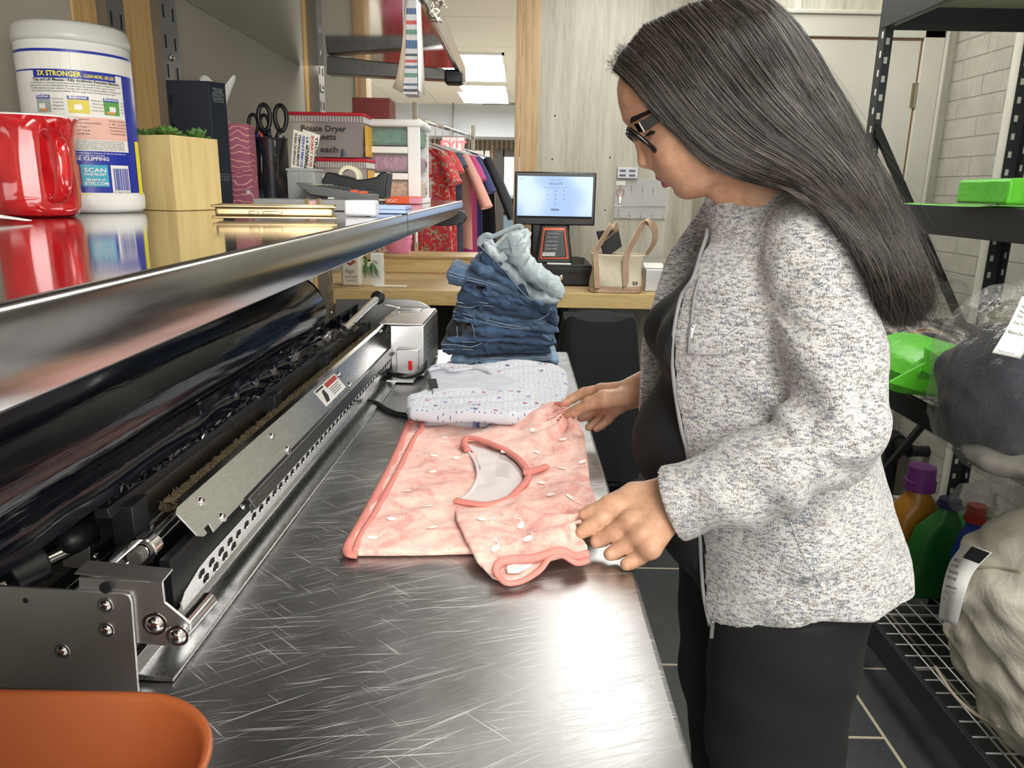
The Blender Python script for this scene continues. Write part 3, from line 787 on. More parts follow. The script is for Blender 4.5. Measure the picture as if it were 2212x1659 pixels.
def px_plate(pts, y, name, mat, th=.003, par=mc, **k):
 P = [at_y(a, b, y) for a, b in pts]
 return MB().prism([(p.x, max(p.z, TZ + .0015)) for p in P], lambda a, c_, d: Vector((a, y + d, c_)), 0, th).obj(name, mat, par, **k)
ya = MY0
px_plate([(-160, 1262), (268, 1282), (280, 1286), (285, 1300), (300, 1497), (-160, 1495)], ya, 'end_plate', m_ms, bevel=.0008)
px_plate([(168, 1248), (352, 1256), (357, 1300), (414, 1345), (413, 1362), (404, 1382), (358, 1394), (288, 1388), (280, 1300), (270, 1284), (169, 1281)], ya + .004, 'end_bracket', m_ms, bevel=.0006)
P = at_y(160, 1240, ya); Q = at_y(352, 1256, ya)
MB().add([P, Q, Q + Vector((0, .022, .002)), P + Vector((0, .022, .002))], [(0, 1, 2, 3)]).obj('bracket_flange', m_ms, mc, solid=.002)
for a, b, r_ in ((228, 1307, .0060), (230, 1360, .0060), (133, 1408, .0060), (332, 1350, .0095)):
 screw(at_y(a, b, ya) - Vector((0, .0005, 0)) + (Vector((0, .004, 0)) if a > 300 else Vector((0, 0, 0))), (0, -1, 0), r_, h=r_ * .7)
p = at_y(227, 1270, ya)
MB().cyl(p, p + Vector((0, -.0006, 0)), .0058, 20).obj('hole', m_dark, mc)
p = at_y(52, 1300, ya)
MB().cyl(p, p + Vector((0, -.0006, 0)), .0028, 14).obj('hole', m_dark, mc)
p = at_y(388, 1368, ya)
MB().cyl(p + Vector((.0, -.002, 0)), p + Vector((.010, .05, .010)), .0085, 20).obj('pivot_spacer', m_chrome, mc, smooth=True, auto=40)
screw(p + Vector((0, -.002, 0)), (0, -1, 0), .0085, h=.007, name='acorn_nut')
p = at_y(150, 1165, .80)
MB().lathe([(0, -.020), (.010, -.018), (.016, -.010), (.0175, 0), (.0175, .022), (.014, .026)], p, 24, 'Y').obj('end_knob', m_black, mc, smooth=True)
px_plate([(122, 1180), (176, 1140), (182, 1160), (182, 1225), (165, 1233), (122, 1228)], .815, 'knob_bracket', m_ms, bevel=.001)
p = at_y(60, 1215, .78)
MB().cyl(p + Vector((-.05, -.085, -.018)), p + Vector((.045, .03, .014)), .0105, 20).obj('tension_rod', m_chrome, mc, smooth=True, auto=40)
p = at_y(8, 1250, .70)
MB().cyl(p, p + Vector((.02, .03, .005)), .02, 20).obj('rod_holder', m_black, mc, bevel=.003)
for a, b in ((190, 1165), (190, 1205)): screw(at_y(a, b, .83), (0, -1, .1), .0055)
px_plate([(690, 646), (845, 645), (872, 650), (895, 662), (908, 682), (912, 706), (913, 790), (690, 790)], 2.262, 'end_plate', m_ms, bevel=.002)
bx0, bx1 = -.37, at_y(912, 760, 2.25).x
MB().bb(bx0, bx1, 1.98, 2.255, TZ + .008, 1.045).obj('motor_box', m_ms, mc, bevel=.003)
MB().bb(bx0 - .03, bx1 - .003, 1.98, 2.25, 1.046, 1.050).obj('box_lid', m_ms2, mc, bevel=.001)
hb = MB()
for i in range(8):
 for j in range(4):
  hb.cyl((bx1, 2.06 + i * .022, .955 + j * .016), (bx1 + .0007, 2.06 + i * .022, .955 + j * .016), .0032, 8)
hb.obj('vent_holes', m_dark, mc)
MB().bb(bx0 + .02, bx1 - .012, 1.955, 1.98, TZ + .012, .985).obj('switch_box', m_ms, mc, bevel=.002)
MB().bb(bx1 - .038, bx1 - .028, 1.950, 1.956, .93, .955).obj('red_switch', M('switch_red', 'd02018', .4), mc, bevel=.001)
MB().bb(bx0 + .0, bx1 - .02, 1.92, 1.99, TZ + .0045, TZ + .01).obj('foot', m_ms, mc)
MB().cyl((-.447, 1.80, 1.062), (-.447, 2.20, 1.085), .011, 20).obj('guide_roller', m_chrome, mc, smooth=True, auto=40)
MB().lathe([(.011, 0), (.02, 0), (.02, .012), (.011, .012)], (-.447, 2.195, 1.085), 24, 'Y').obj('roller_stop', m_black, mc, smooth=True, auto=40)
MB().tube(spl([(-.402, 2.02, 1.02), (-.397, 2.12, 1.035), (-.382, 2.17, 1.045), (-.367, 2.17, 1.04)], 6), .007, 10).obj('lever', m_chrome, mc, smooth=True)
sp_ = [(-.422 + .006 * cos(i * .8) + i * .0005, 2.17 + .006 * sin(i * .8), 1.07 - i * .0001) for i in range(80)]
MB().tube(sp_, .0012, 5).obj('spring', m_chrome, mc, smooth=True)
MB().bb(-.387, -.32, 2.18, 2.21, 1.02, 1.055).obj('hinge_block', m_ms, mc, bevel=.003)
cb_ = thing('power_cord', 'black power cord looping from the sealing machine to behind the clothes', 'cord', (-.3, 1.95, TZ))
pts = [at_y(a, b, y) for a, b, y in ((838, 806, 1.95), (860, 811, 1.90), (885, 813, 1.90), (905, 806, 1.93), (916, 793, 1.97), (915, 779, 2.02), (900, 768, 2.05), (880, 766, 2.06))]
MB().tube(spl(pts, 8), .0075, 12).obj('loop', M('rubber_black', '151516', .4), cb_, smooth=True)
MB().cyl(pts[0] + Vector((-.02, 0, 0)), pts[0] + Vector((.012, 0, 0)), .012, 12).obj('plug', M('rubber_black', '151516', .4), cb_, bevel=.002)
pts = [at_z(a, b, TZ + .0065) for a, b in ((795, 868), (815, 872), (838, 886), (862, 895), (900, 897), (940, 890), (985, 880))]
MB().tube(spl(pts, 8), .0062, 12).obj('tail', M('rubber_black', '151516', .4), cb_, smooth=True)
# ================================================================== things on the lower shelf
Z0 = SZ + .0004
def Y_of(px, py): return at_z(px, py, SZ).y
mx, my = at_z(70, 467, SZ).x, at_z(70, 467, SZ).y
lft, rgt = at_y(-14, 370, my).x, at_y(158, 370, my).x
mr = .043
mx = at_y(158, 370, my).x - mr
mug = thing('mug', 'glossy red ceramic mug with white rim at the left end of the shelf', 'mug', (mx, my, Z0))
t = NT('red_glaze'); nz = t.noise(30, detail=4); t.set(base=t.ramp(nz, [(.3, hexc('a80f18')), (.7, hexc('cf2228'))]), rough=.08, coat=.6, crough=.03); m_redg = t.m
mh = at_y(100, 252, my).z - Z0
prof = [(0, .002), (mr * .74, .002), (mr * .80, 0), (mr * .9, .003), (mr * .97, .010), (mr, .022), (mr * .985, mh * .45), (mr * .98, mh * .62), (mr * .99, mh * .8), (mr * 1.05, mh * .92), (mr * 1.14, mh * .985)]
b = MB(); b.lathe(prof, (0, 0, 0), 64); n1 = len(b.f)
b.mi = 1; b.lathe([(mr * 1.14, mh * .985), (mr * 1.14, mh), (mr * 1.08, mh), (mr * 1.0, mh * .93), (mr * .92, mh * .8), (mr * .92, .006), (0, .005)], (0, 0, 0), 64)
for i, v in enumerate(b.v):   # fluted lower body
 a = math.atan2(v[1], v[0]); rr_ = math.hypot(v[0], v[1])
 if rr_ > mr * .95 and v[2] < mh * .8: k = 1 + .012 * cos(14 * a) * min(1, v[2] / .02); b.v[i] = (v[0] * k, v[1] * k, v[2])
b.v = [(v[0] + mx, v[1] + my, v[2] + Z0) for v in b.v]
b.obj('mug_body', [m_redg, m_white], mug, smooth=True)
hd = Vector((.82, -.57, 0)).normalized(); hp = []
for a, c in ((.90, .80), (1.15, .84), (1.48, .74), (1.62, .55), (1.52, .34), (1.25, .20), (.96, .19)):
 hp.append(Vector((mx, my, Z0)) + hd * (mr * a * .99) + Vector((0, 0, mh * c)))
MB().tube(spl(hp, 8), [.0075 if 2 < i < 46 else .009 for i in range(49)], 16, True, .62, up=None).obj('handle', m_redg, mug, smooth=True)
tp = at_z(15, 520, SZ)
b = MB()
def tis(u, v):
 x = at_z(64, 482, SZ).x - .12 * (1 - u); y = at_z(64, 482, SZ).y + (.5 - v) * .05 * (1 - u * .85)
 return Vector((x, y - .0 * u, Z0 + .002 + .012 * (1 - u) * (1 + .4 * sin(v * 9)) ))
b.grid(tis, 14, 10)
tag(b.obj('tissue', M('tissue_white', 'f4f3f0', .9, bump=.3, bs=80), solid=.0008, smooth=True), 'crumpled white tissue on the shelf in front of the red mug', 'tissue')
cr = .0635; cy = my + .155; cxr = at_y(299, 400, cy).x - cr; ccx = cxr
ch = at_y(160, 62, cy).z - Z0
can = thing('wipes_canister', 'tall white wipes canister with blue label standing behind the red mug', 'canister', (ccx, cy, Z0))
m_plw = M('canister_white', 'e9e8e4', .35)
prof = [(0, .001), (cr * .88, .001), (cr * .92, 0), (cr * .99, .005), (cr, .012), (cr, .020), (cr * .985, .024), (cr * .985, ch * .895), (cr * .96, ch * .90)]
MB().lathe(prof, (ccx, cy, Z0), 72).obj('body', m_plw, can, smooth=True)
MB().lathe([(cr * .95, ch * .90), (cr * 1.01, ch * .903), (cr * 1.012, ch * .93), (cr * 1.0, ch * .945), (cr * .985, ch * .975), (cr * .95, ch * .993), (cr * .90, ch), (0, ch)], (ccx, cy, Z0), 72).obj('lid', M('lid_grey', 'c9c8c2', .3), can, smooth=True)
va = math.atan2(-cy, -ccx)
def cyl_fn(dr=.0004):
 rr_ = cr * .985 + dr
 return lambda a, z: Vector((ccx + rr_ * cos(va + a / .0478), cy + rr_ * sin(va + a / .0478), Z0 + z))
def cyl_rect(mb, a0, a1, z0, z1, dr, fn=None, n=20):
 f = cyl_fn(dr); mb.grid(lambda u, v: f(a0 + (a1 - a0) * u, z0 + (z1 - z0) * v), n, 1)
m_blue = M('label_blue', '1b2c9c', .35); m_yel = M('label_yellow', 'f4e512', .35); m_cyan = M('label_cyan', '3aa7c4', .4); m_pink = M('label_pink', 'e3b3a4', .45); m_lab = M('label_white', 'e6e4de', .4)
m_yt = M('text_yellow', 'f6ea3a', .4); m_green = M('print_green', '5a9a4a', .5); m_tan = M('print_tan', 'c9935c', .5); m_ylp = M('print_yellow', 'd9c84a', .5)
hz = lambda f: ch * f
lb = MB(); e = cr * 1.28
lb.mi = 0; cyl_rect(lb, -e, e, .024, hz(.845), .0002)
lb.mi = 1; cyl_rect(lb, -e, e, hz(.742), hz(.750), .0004); cyl_rect(lb, -e, e, hz(.838), hz(.852), .0004); cyl_rect(lb, -e, e, .024, hz(.335), .0004)
cyl_rect(lb, -.036, .034, hz(.705), hz(.745), .0005); cyl_rect(lb, .0415, e, .024, hz(.745), .0004, n=6)
lb.mi = 2; cyl_rect(lb, -e, .041, hz(.395), hz(.512), .0004)
lb.mi = 3; cyl_rect(lb, -.005, .0175, hz(.145), hz(.262), .0006, n=8)
lb.mi = 4; cyl_rect(lb, .052, .062, .022, hz(.40), .0007, n=4); cyl_rect(lb, -.02, .003, hz(.088), hz(.105), .0006, n=4)
lb.mi = 0; cyl_rect(lb, .020, .0385, hz(.105), hz(.262), .0006, n=8)
lb.mi = 5; cyl_rect(lb, -.022, -.0055, hz(.150), hz(.262), .0006, n=6)
lb.mi = 1
for a0, a1 in ((-.036, -.023), (-.009, .008), (.020, .035)): cyl_rect(lb, a0, a1, hz(.600), hz(.618), .0006, n=5)
for (a0, a1), mm in (((-.036, -.023), 6), ((-.009, .008), 7), ((.020, .035), 8)):
 lb.mi = mm; cyl_rect(lb, a0, a1, hz(.530), hz(.600), .0006, n=5)
lb.mi = 0
for a0 in (-.034, -.004, .025): cyl_rect(lb, a0, a0 + .006, hz(.548), hz(.575), .0008, n=3)
lb.mi = 9; cyl_rect(lb, -.033, -.026, hz(.535), hz(.55), .0008, n=3); cyl_rect(lb, .022, .030, hz(.535), hz(.55), .0008, n=3)
lb.mi = 1; a = .022
random.seed(3)
while a < .0365:
 w = random.choice((.0004, .0007, .001)); cyl_rect(lb, a, a + w, hz(.125), hz(.245), .0009, n=1); a += w + random.choice((.0004, .0007))
lb.obj('label', [m_lab, m_blue, m_pink, m_cyan, m_yel, m_red, M('print_grey', '98a4a0', .5), m_ylp, m_green, m_tan], can, smooth=True)
def ctext(txt, size, a, z, width, mat, bold=0.0, dr=.0012, ax='LEFT'):
 f = cyl_fn(dr); return text_on(tx, txt, size * 1.25, lambda x, y: f(a + x, hz(z) + y), ax, bold, width=width)
tx = MB(); ctext('3X STRONGER', .0062, -.032, .716, .036, 0, .0002); ctext('CLEAN MORE, USE LESS', .0040, .006, .716, .026, 0, .0001)
tx.obj('heading', m_yt, can)
tx = MB()
for t_, s_, a_, z_, w_ in (('NO MORE CLIPPING', .0045, -.026, .285, .045), ('SCAN', .0055, -.0025, .222, .018), ('YOUR RECEIPT', .0026, -.003, .205, .019), ('SEE NOW AT', .0026, -.0015, .176, .016), ('BTFE.COM', .0042, -.003, .153, .019), ('BOX', .0062, -.0205, .212, .014), ('TOPS', .0056, -.0205, .180, .014), ('EDUCATION', .0026, -.0205, .156, .014)):
 ctext(t_, s_, a_, z_, w_, 0, .00012)
for k, l in enumerate(('in areas inaccessible to small children. Dispose of wipe in trash after use', 'container. Discard in trash or offer for recycling.')): ctext(l, .0021, -.026, .320 - k * .013, .062 - k * .02, 0)
for k, l in enumerate(('Poison Control Center or doctor for treatment advice.', 'product container or label')): ctext(l, .0021, -.024, .305 - .03 + .028 - k * .0 - .0, .001, 0) if 0 else None
tx.obj('small_print_white', m_white, can)
tx = MB(); ctext('Trap and Lift Messes • Kills Antibiotic Resistant Bacteria', .0034, -.037, .690, .074, 0, .0001)
body = ['Use this product as a convenient way to clean and disinfect your household surfaces. Unplug small electrical', 'appliances before use. Not recommended for bare wood surfaces. Do not use on dishes, glasses, or utensils.', 'This kills on hard, non-porous surfaces in 2 minutes. Kills on hard, non-porous surfaces in 4 minutes when', 'used as directed on hard nonporous surfaces. This is a paper towel. Do not flush down toilet.']
for k, l in enumerate(body): ctext(l, .0023, -.040, .6335 + .0 - k * .0 - .0 - .0, .001, 0) if 0 else ctext(l, .0024, -.040, .676 - k * .0135, .078 - .006 * (k % 2), 0)
for a_, ls in ((-.022, ('• Sink & Counter', '• Garbage Cans', '• Refrigerator', '• Light Switches')), (.0088, ('• Bathtub &', '  Faucets', '• Toilet Seats', '• Shower Areas')), (.0355, ('• Lapto', '• Cell', '• Remot', '• Game'))):
 for k, l in enumerate(ls): ctext(l, .0021, a_, .596 - k * .017, .010 if a_ < .03 else .005, 0)
for k, l in enumerate(('• Listeria monocytogenes      ', '• Staphylococcus aureus Methicillin resistant (MRSA)', '• Herpes Simplex Virus Type 1', '• Rhinovirus', 'MOLD & MILDEW')): ctext(l, .0021, -.030, .496 - k * .019, .036 if k != 1 else .046, 0)
for k, l in enumerate(('• Human Coronavirus', '• E. coli', '• Pseudomonas aerug.', '• Streptococcus pyo.', '• Campylobacter jejuni')): ctext(l, .0021, .022, .496 - k * .017, .017, 0)
for k, l in enumerate(('It is a violation of Federal law to use this product in a manner inconsistent with its labeling.', 'To start feed: remove lid. Locate wipe at the center of the roll and insert corner of wipe through opening in lid', 'and snap lid securely shut between uses to prevent moisture loss. To Clean: wipe surface clean with', 'the wipe. Use enough fresh wipes to visibly wet surface. Surface must remain visibly wet. Allow to', 'dry. Rinse thoroughly with potable water. To Prevent the Growth of Mold')): ctext(l, .0020, -.036, .384 - k * .0105, .072, 0)
ctext('0 19200 17102', .0024, .021, .110, .016, 0)
tx.obj('small_print_dark', m_ink, can)
tx = MB()
for t_, a_ in (('Kitchen', -.035), ('Bathroom', -.0075), ('Electronics', .0205)): ctext(t_, .0032, a_, .605, .011 if a_ < -.02 else .0135, 0, .0001)
tx.obj('panel_headings', m_white, can)
m_box = wood('planter_wood', 'dcc48a', 'c2a566', (9, 9, .8), 2.5, .5)
A = at_z(305, 449 + 3, SZ); B = at_z(382, 456, SZ); C = at_z(467, 447, SZ)
A = B + (at_z(290, 449, SZ) - B).normalized() * .08
S_ = .095; u1 = Vector((cos(R(162)), sin(R(162)), 0)) * S_; n2_ = Vector((cos(R(72)), sin(R(72)), 0))
D_ = B + u1 + n2_ * S_; quad = [B, B + n2_ * S_, D_, B + u1]
ph = at_y(382, 292, B.y).z - SZ
pl = thing('succulent_planter', 'square pale wooden planter with green succulents on the shelf', 'planter', tuple((B + D_) / 2)[:2] + (Z0,))
ctr = (B + D_) / 2
def qp(k, s, z): v = ctr + (quad[k] - ctr) * s; return Vector((v.x, v.y, Z0 + z))
b = MB(); vs = [qp(k, s, z) for s, z in ((1, 0), (1, ph), (.90, ph), (.90, ph * .9)) for k in range(4)]
b.add(vs, [(0, 1, 2, 3), (12, 13, 14, 15)] + [(r_ * 4 + k, r_ * 4 + (k + 1) % 4, r_ * 4 + 4 + (k + 1) % 4, r_ * 4 + 4 + k) for r_ in range(3) for k in range(4)])
b.obj('planter_box', m_box, pl, bevel=.0008)
tt = NT('succulent'); nz = tt.noise(60); tt.set(base=tt.ramp(nz, [(.3, hexc('2f5a26')), (.7, hexc('5f8a3e'))]), rough=.45, sss=.1); m_suc = tt.m
random.seed(5)
for i in range(9):
 c0_ = ctr + (quad[i % 4] - ctr) * random.uniform(.15, .72); c0_.z = Z0 + ph * .93 + random.uniform(0, .006)
 b = MB(); tl = Vector((random.uniform(-.3, .3), random.uniform(-.3, .3), 1)).normalized(); q = tl.to_track_quat('Z', 'Y').to_matrix()
 for ring, (n, el, L_) in enumerate(((7, .35, .021), (6, .8, .018), (4, 1.2, .013))):
  for k in range(n):
   a = 2 * pi * k / n + ring * .4
   d = Vector((cos(a) * cos(el), sin(a) * cos(el), sin(el))); s = Vector((-sin(a), cos(a), 0)); up = d.cross(s)
   pts = [(0, .0022, .0012), (.35, .0048, .0022), (.7, .0062, .0022), (.9, .0035, .0015), (1.0, .0003, .0003)]
   vs = []; n6 = 6
   for t_, w_, h_ in pts:
    for j in range(n6):
     aa = 2 * pi * j / n6; vs.append(q @ (d * L_ * t_ + s * w_ * cos(aa) + up * (h_ * sin(aa) + .003 * t_ * t_)) + c0_)
   b.add(vs, [(i_ * n6 + j, i_ * n6 + (j + 1) % n6, i_ * n6 + n6 + (j + 1) % n6, i_ * n6 + n6 + j) for i_ in range(4) for j in range(n6)])
 b.obj('succulent', m_suc, pl, smooth=True)
bkY = at_z(497, 437, SZ)
m_navy = M('navy_cloth', '16202f', .55, var=.1, vs=8, bump=.15, bs=500)
bb_ = thing('book_box', 'tall navy blue dictionary shaped box standing behind the wooden planter', 'book', (bkY.x, bkY.y, Z0))
F0 = at_z(494, 440, SZ); fd = Vector((.30, .953, 0)).normalized(); fd = (at_z(497, 433, SZ) - at_z(455, 440, SZ));
yb = F0.y - .035; xr = at_y(493, 300, yb).x; xl = xr - .16
topz = at_y(455, 175, yb).z; xs0 = at_y(451, 200, yb).x
s0, s1 = Vector((at_y(451, 180, yb).x, yb, 0)), Vector((at_y(487, 190, yb + .03).x, yb + .03, 0))
cl = s0 + Vector((-.155, -.012, 0)); cd = (s0 - cl).normalized()
cn = (s1 - s0)
P4 = [s0, s1, s1 + (cl - s0), cl]
hgt = topz - Z0
b = MB(); vs = [Vector((p.x, p.y, Z0)) for p in P4] + [Vector((p.x, p.y, Z0 + hgt)) for p in P4]
b.add(vs, [(0, 1, 2, 3), (4, 5, 6, 7), (0, 1, 5, 4), (1, 2, 6, 5), (2, 3, 7, 6), (3, 0, 4, 7)]); b.obj('box', m_navy, bb_, bevel=.001)
sd = cn.normalized(); so = Vector((sd.y, -sd.x, 0)) * .0006
m_silver = M('silver_print', 'a9b2b8', .35, .5)
tx = MB(); wsp = cn.length; f = lambda x, y: s0 + sd * (wsp * .5 + x) + so + Vector((0, 0, Z0 + y))
for txt, fr_, w_ in (('The New', .915, .52), ('ENGLISH', .885, .66), ('Dictionary', .855, .66)):
 text_on(tx, txt, .011, lambda x, y, fr_=fr_: f(x, y + hgt * fr_), 'CENTER', 0, width=wsp * w_)
for fr_ in (.948, .942, .845, .839): tx.add([f(-wsp * .33, hgt * fr_), f(wsp * .33, hgt * fr_), f(wsp * .33, hgt * fr_ + .0005), f(-wsp * .33, hgt * fr_ + .0005)], [(0, 1, 2, 3)])
for k in range(5):
 x0 = -wsp * .28 + k * wsp * .14
 tx.add([f(x0, hgt * .20), f(x0 + .0006, hgt * .20), f(x0 + .002, hgt * .25), f(x0 + .0014, hgt * .25)], [(0, 1, 2, 3)])
for fr_ in (.198, .225, .25): tx.add([f(-wsp * .3, hgt * fr_), f(wsp * .3, hgt * fr_), f(wsp * .3, hgt * fr_ + .0005), f(-wsp * .3, hgt * fr_ + .0005)], [(0, 1, 2, 3)])
tx.obj('spine_lettering', m_silver, bb_)
m_tis = M('tissue_white', 'f4f3f0', .9)
tc_ = at_y(472, 205, yb + .10)
b = MB()
def tsheet(u, v):
 a = -0.6 + u * 3.2; r_ = .006 + .026 * v * (1 + .25 * sin(a * 2.3)); return Vector((tc_.x - .008 + r_ * cos(a) * 1.2 , tc_.y + r_ * sin(a) * .6, Z0 + .155 + v * (.075 + .012 * sin(a * 3 + 1))))
b.grid(tsheet, 30, 12)
tb_ = thing('tissue_box', 'tissue box hidden behind the navy box with a white tissue sticking up', 'tissue box', (tc_.x, tc_.y, Z0))
b.obj('tissue', m_tis, tb_, smooth=True, solid=.0006)
MB().bb(tc_.x - .075, tc_.x + .004, tc_.y - .045, tc_.y + .045, Z0, Z0 + .16).obj('box', M('tissue_carton', 'd8cfc4', .6), tb_, bevel=.001)
t = NT('pink_leaf_box'); wv = t.n('TexWave'); wv.wave_type = 'RINGS'; wv.inputs['Scale'].default_value = 28; wv.inputs['Distortion'].default_value = 9; wv.inputs['Detail'].default_value = 1; wv.inputs['Detail Scale'].default_value = 1.2
t.l(t.co(), wv.inputs['Vector'])
ln = t.ramp(wv.outputs['Fac'], [(.90, 0), (.95, 1)])
t.set(base=t.mix(ln, hexc('b0607a'), hexc('f0b3a6')), rough=.4); m_pinkbox = t.m
pk0 = at_z(497, 437, SZ) + Vector((.0, .06, 0))
yk = yb + .05
a0, a1, a2 = at_y(491, 300, yk), at_y(503, 300, yk + .03), at_y(545, 300, yk + .02)
kp = thing('patterned_box', 'pink cardboard box with pale leaf line drawings beside the navy box', 'box', (a1.x, yk, Z0))
zt = at_y(505, 267, yk).z
b = MB(); Q = [Vector((a0.x, yk + .0, 0)), Vector((a1.x, yk - .004, 0)), Vector((a2.x, yk + .0, 0)), Vector((a2.x - .004, yk + .05, 0)), Vector((a0.x, yk + .05, 0))]
b.add([Vector((q_.x, q_.y, Z0)) for q_ in Q] + [Vector((q_.x, q_.y, zt)) for q_ in Q], [(0, 1, 2, 3, 4), (5, 6, 7, 8, 9)] + [(k, (k + 1) % 5, 5 + (k + 1) % 5, 5 + k) for k in range(5)])
b.obj('carton', m_pinkbox, kp, bevel=.0006)
zc = Z0 + (zt - Z0) * .40
MB().bb(a1.x, a2.x + .0005, yk - .0048, yk - .004, zc, zc + .0008).obj('seam', M('seam_dark_pink', '6e2f4a', .6), kp)
MB().lathe([(0, 0), (.004, 0)], (a2.x - .006, yk - .005, Z0 + .022), 16, 'Y').obj('seal', m_white, kp)
cy_ = yk + .105; c_l, c_r = at_y(551, 380, cy_).x, at_y(625, 380, cy_).x
pr = (c_r - c_l) / 2 * .96; pcx = (c_l + c_r) / 2; pz = at_y(590, 300, cy_).z
t = NT('wire_mesh')
vo = t.n('TexWave'); vo.bands_direction = 'DIAGONAL';
tc2 = t.n('TexCoord')
sp2 = t.n('SeparateXYZ'); t.l(tc2.outputs['Object'], sp2.inputs[0])
an = t.math('ARCTAN2', sp2.outputs['Y'], sp2.outputs['X']); an = t.math('MULTIPLY', an, pr)
d1 = t.math('SINE', t.math('MULTIPLY', t.math('ADD', an, sp2.outputs['Z']), 2600)); d2 = t.math('SINE', t.math('MULTIPLY', t.math('SUBTRACT', an, sp2.outputs['Z']), 2600))
al = t.math('GREATER_THAN', t.math('MAXIMUM', d1, d2), .05)
t.set(base=(.012, .012, .013), rough=.35, metal=.5, alpha=al); m_mesh = t.m
pc = thing('pen_cup', 'black wire mesh pen cup full of pens on the shelf beside the pink box', 'pen cup', (pcx, cy_, Z0))
MB().lathe([(pr, .004), (pr, pz - Z0)], (pcx, cy_, Z0), 48).obj('mesh_wall', m_mesh, pc, smooth=True)
MB().tube([(pcx + pr * cos(a), cy_ + pr * sin(a), pz) for a in np.linspace(0, 2 * pi, 48, endpoint=False)], .0016, 8, closed=True).obj('rim', m_black, pc, smooth=True)
MB().lathe([(0, 0), (pr * 1.0, 0), (pr * 1.02, .003), (pr, .006), (0, .006)], (pcx, cy_, Z0), 40).obj('base', m_black, pc, smooth=True, auto=40)
random.seed(11)
penc = [('black', '17181a'), ('blue', '1f3f9c'), ('blue', '2347b0'), ('black', '202124'), ('blue', '1c3a8c'), ('red', 'a03028'), ('black', '131315'), ('grey', '8a8f94')]
for i, (nm, c) in enumerate(penc):
 a = i * .8 + .3; bx_, by_ = pcx + pr * .55 * cos(a + 2.5), cy_ + pr * .55 * sin(a + 2.5)
 tx_, ty_ = pcx + pr * .78 * cos(a), cy_ + pr * .78 * sin(a); zt_ = pz + random.uniform(-.012, .022)
 o = thing('pen', ['black pen leaning left in the mesh cup', 'blue pen in the mesh cup with its end above the rim', 'bright blue pen near the scissors in the mesh cup', 'black pen at the back of the mesh cup', 'blue pen lowest among the pens in the cup', 'red pen seen through the cup wall', 'short black pen in the mesh cup', 'grey pen in the mesh cup'][i], 'pen', (bx_, by_, Z0 + .008), 'pens in the mesh cup')
 p0, p1 = Vector((bx_, by_, Z0 + .008)), Vector((tx_, ty_, zt_)); d = (p1 - p0)
 MB().tube([p0, p0 + d * .06, p0 + d * .12, p0 + d * .8, p1], [.0008, .0025, .0038, .0038, .0036], 10).obj('barrel', M('pen_' + nm + str(i), c, .25), o, smooth=True, auto=50)
 MB().tube([p0 + d * .80, p0 + d * 1.0, p0 + d * 1.02], [.0045, .0045, .003], 10).obj('pen_cap', M('cap_' + nm, c, .3), o, smooth=True, auto=50)
def scissors(cx, cyy, zc, lab, s=1.0, sp=.017, two=True):
 o = thing('scissors', lab, 'scissors', (pcx, cy_, Z0 + .008))
 for sg in (-1, 1):
  b = MB(); pts = []
  for k in range(20):
   a = 2 * pi * k / 20; pts.append((cx + sg * sp + .0125 * s * cos(a) * (1 + .1 * sin(a)), cyy + sg * .004, zc + .026 * s * sin(a)))
  b.tube(pts, .0048 * s, 10, closed=True, flat=1.0)
  b.tube([(cx + sg * sp * .8, cyy + sg * .004, zc - .024 * s), (cx + sg * .004, cyy + sg * .002, zc - .045 * s)], [.005, .004], 10)
  b.obj('handle', M('scissor_handle', '141416', .4), o, smooth=True)
  MB().prism([(-.005, 0), (.005, 0), (.001, -.10), (-.001, -.10)], lambda a, c_, d, sg=sg: Vector((cx + a + sg * .003, cyy + sg * .0015 + d, zc - .045 * s + c_)), 0, .0012).obj('blade', m_chrome, o)
 return o
pz_ = at_y(590, 255, cy_).z
scissors(at_y(590, 255, cy_).x, cy_ - .004, pz_, 'large black handled scissors standing in the mesh cup', .95, .0155)
q = scissors(at_y(558, 268, cy_ + .015).x, cy_ + .018, pz_ - .012, 'smaller black handled scissors at the back left of the mesh cup', .75, .010)
P0_, P1_ = at_z(470, 455, SZ), at_z(729, 479, SZ)
ph_ = thing('phone', 'gold smartphone in a clear case lying on the shelf edge', 'phone', tuple((P0_ + P1_) / 2)[:2] + (Z0,))
L_ = (P1_ - P0_); ph_n = Vector((P1_.x, P1_.y, 0)).normalized(); ph_u = Vector((ph_n.y, -ph_n.x, 0)); L_ = ph_u * .128; P0_ = P1_ - L_
wd, hh_, lg = .062, .0105, L_.length
t = NT('gold_case'); t.set(base=hexc('9c8762'), rough=.2, metal=.7, coat=.3); m_gold = t.m
m_case = NT('case_clear'); m_case.set(base=(.95, .9, .8), rough=.05, trans=.9, ior=1.3); m_case = m_case.m
def phb(x0, x1, y0, y1, z0, z1, mb):
 c = P0_ + ph_u * ((x0 + x1) / 2) + ph_n * ((y0 + y1) / 2) + Vector((0, 0, (z0 + z1) / 2 + .001 - 0))
 mb.box(c, (x1 - x0, y1 - y0, z1 - z0), Matrix((tuple(ph_u), tuple(ph_n), (0, 0, 1))).transposed())
 return mb
phb(.003, lg - .003, .002, wd - .002, .0035, .0035 + hh_, MB()).obj('body', m_gold, ph_, bevel=.003, seg=3)
fr_ = MB()
for z_ in (.0015, .0035 + hh_ - .001): phb(0, lg, 0, .003, z_, z_ + .0025, fr_); phb(0, lg, wd - .003, wd, z_, z_ + .0025, fr_); phb(0, .003, 0, wd, z_, z_ + .0025, fr_); phb(lg - .003, lg, 0, wd, z_, z_ + .0025, fr_)
fr_.obj('case', m_gold, ph_, bevel=.0008)
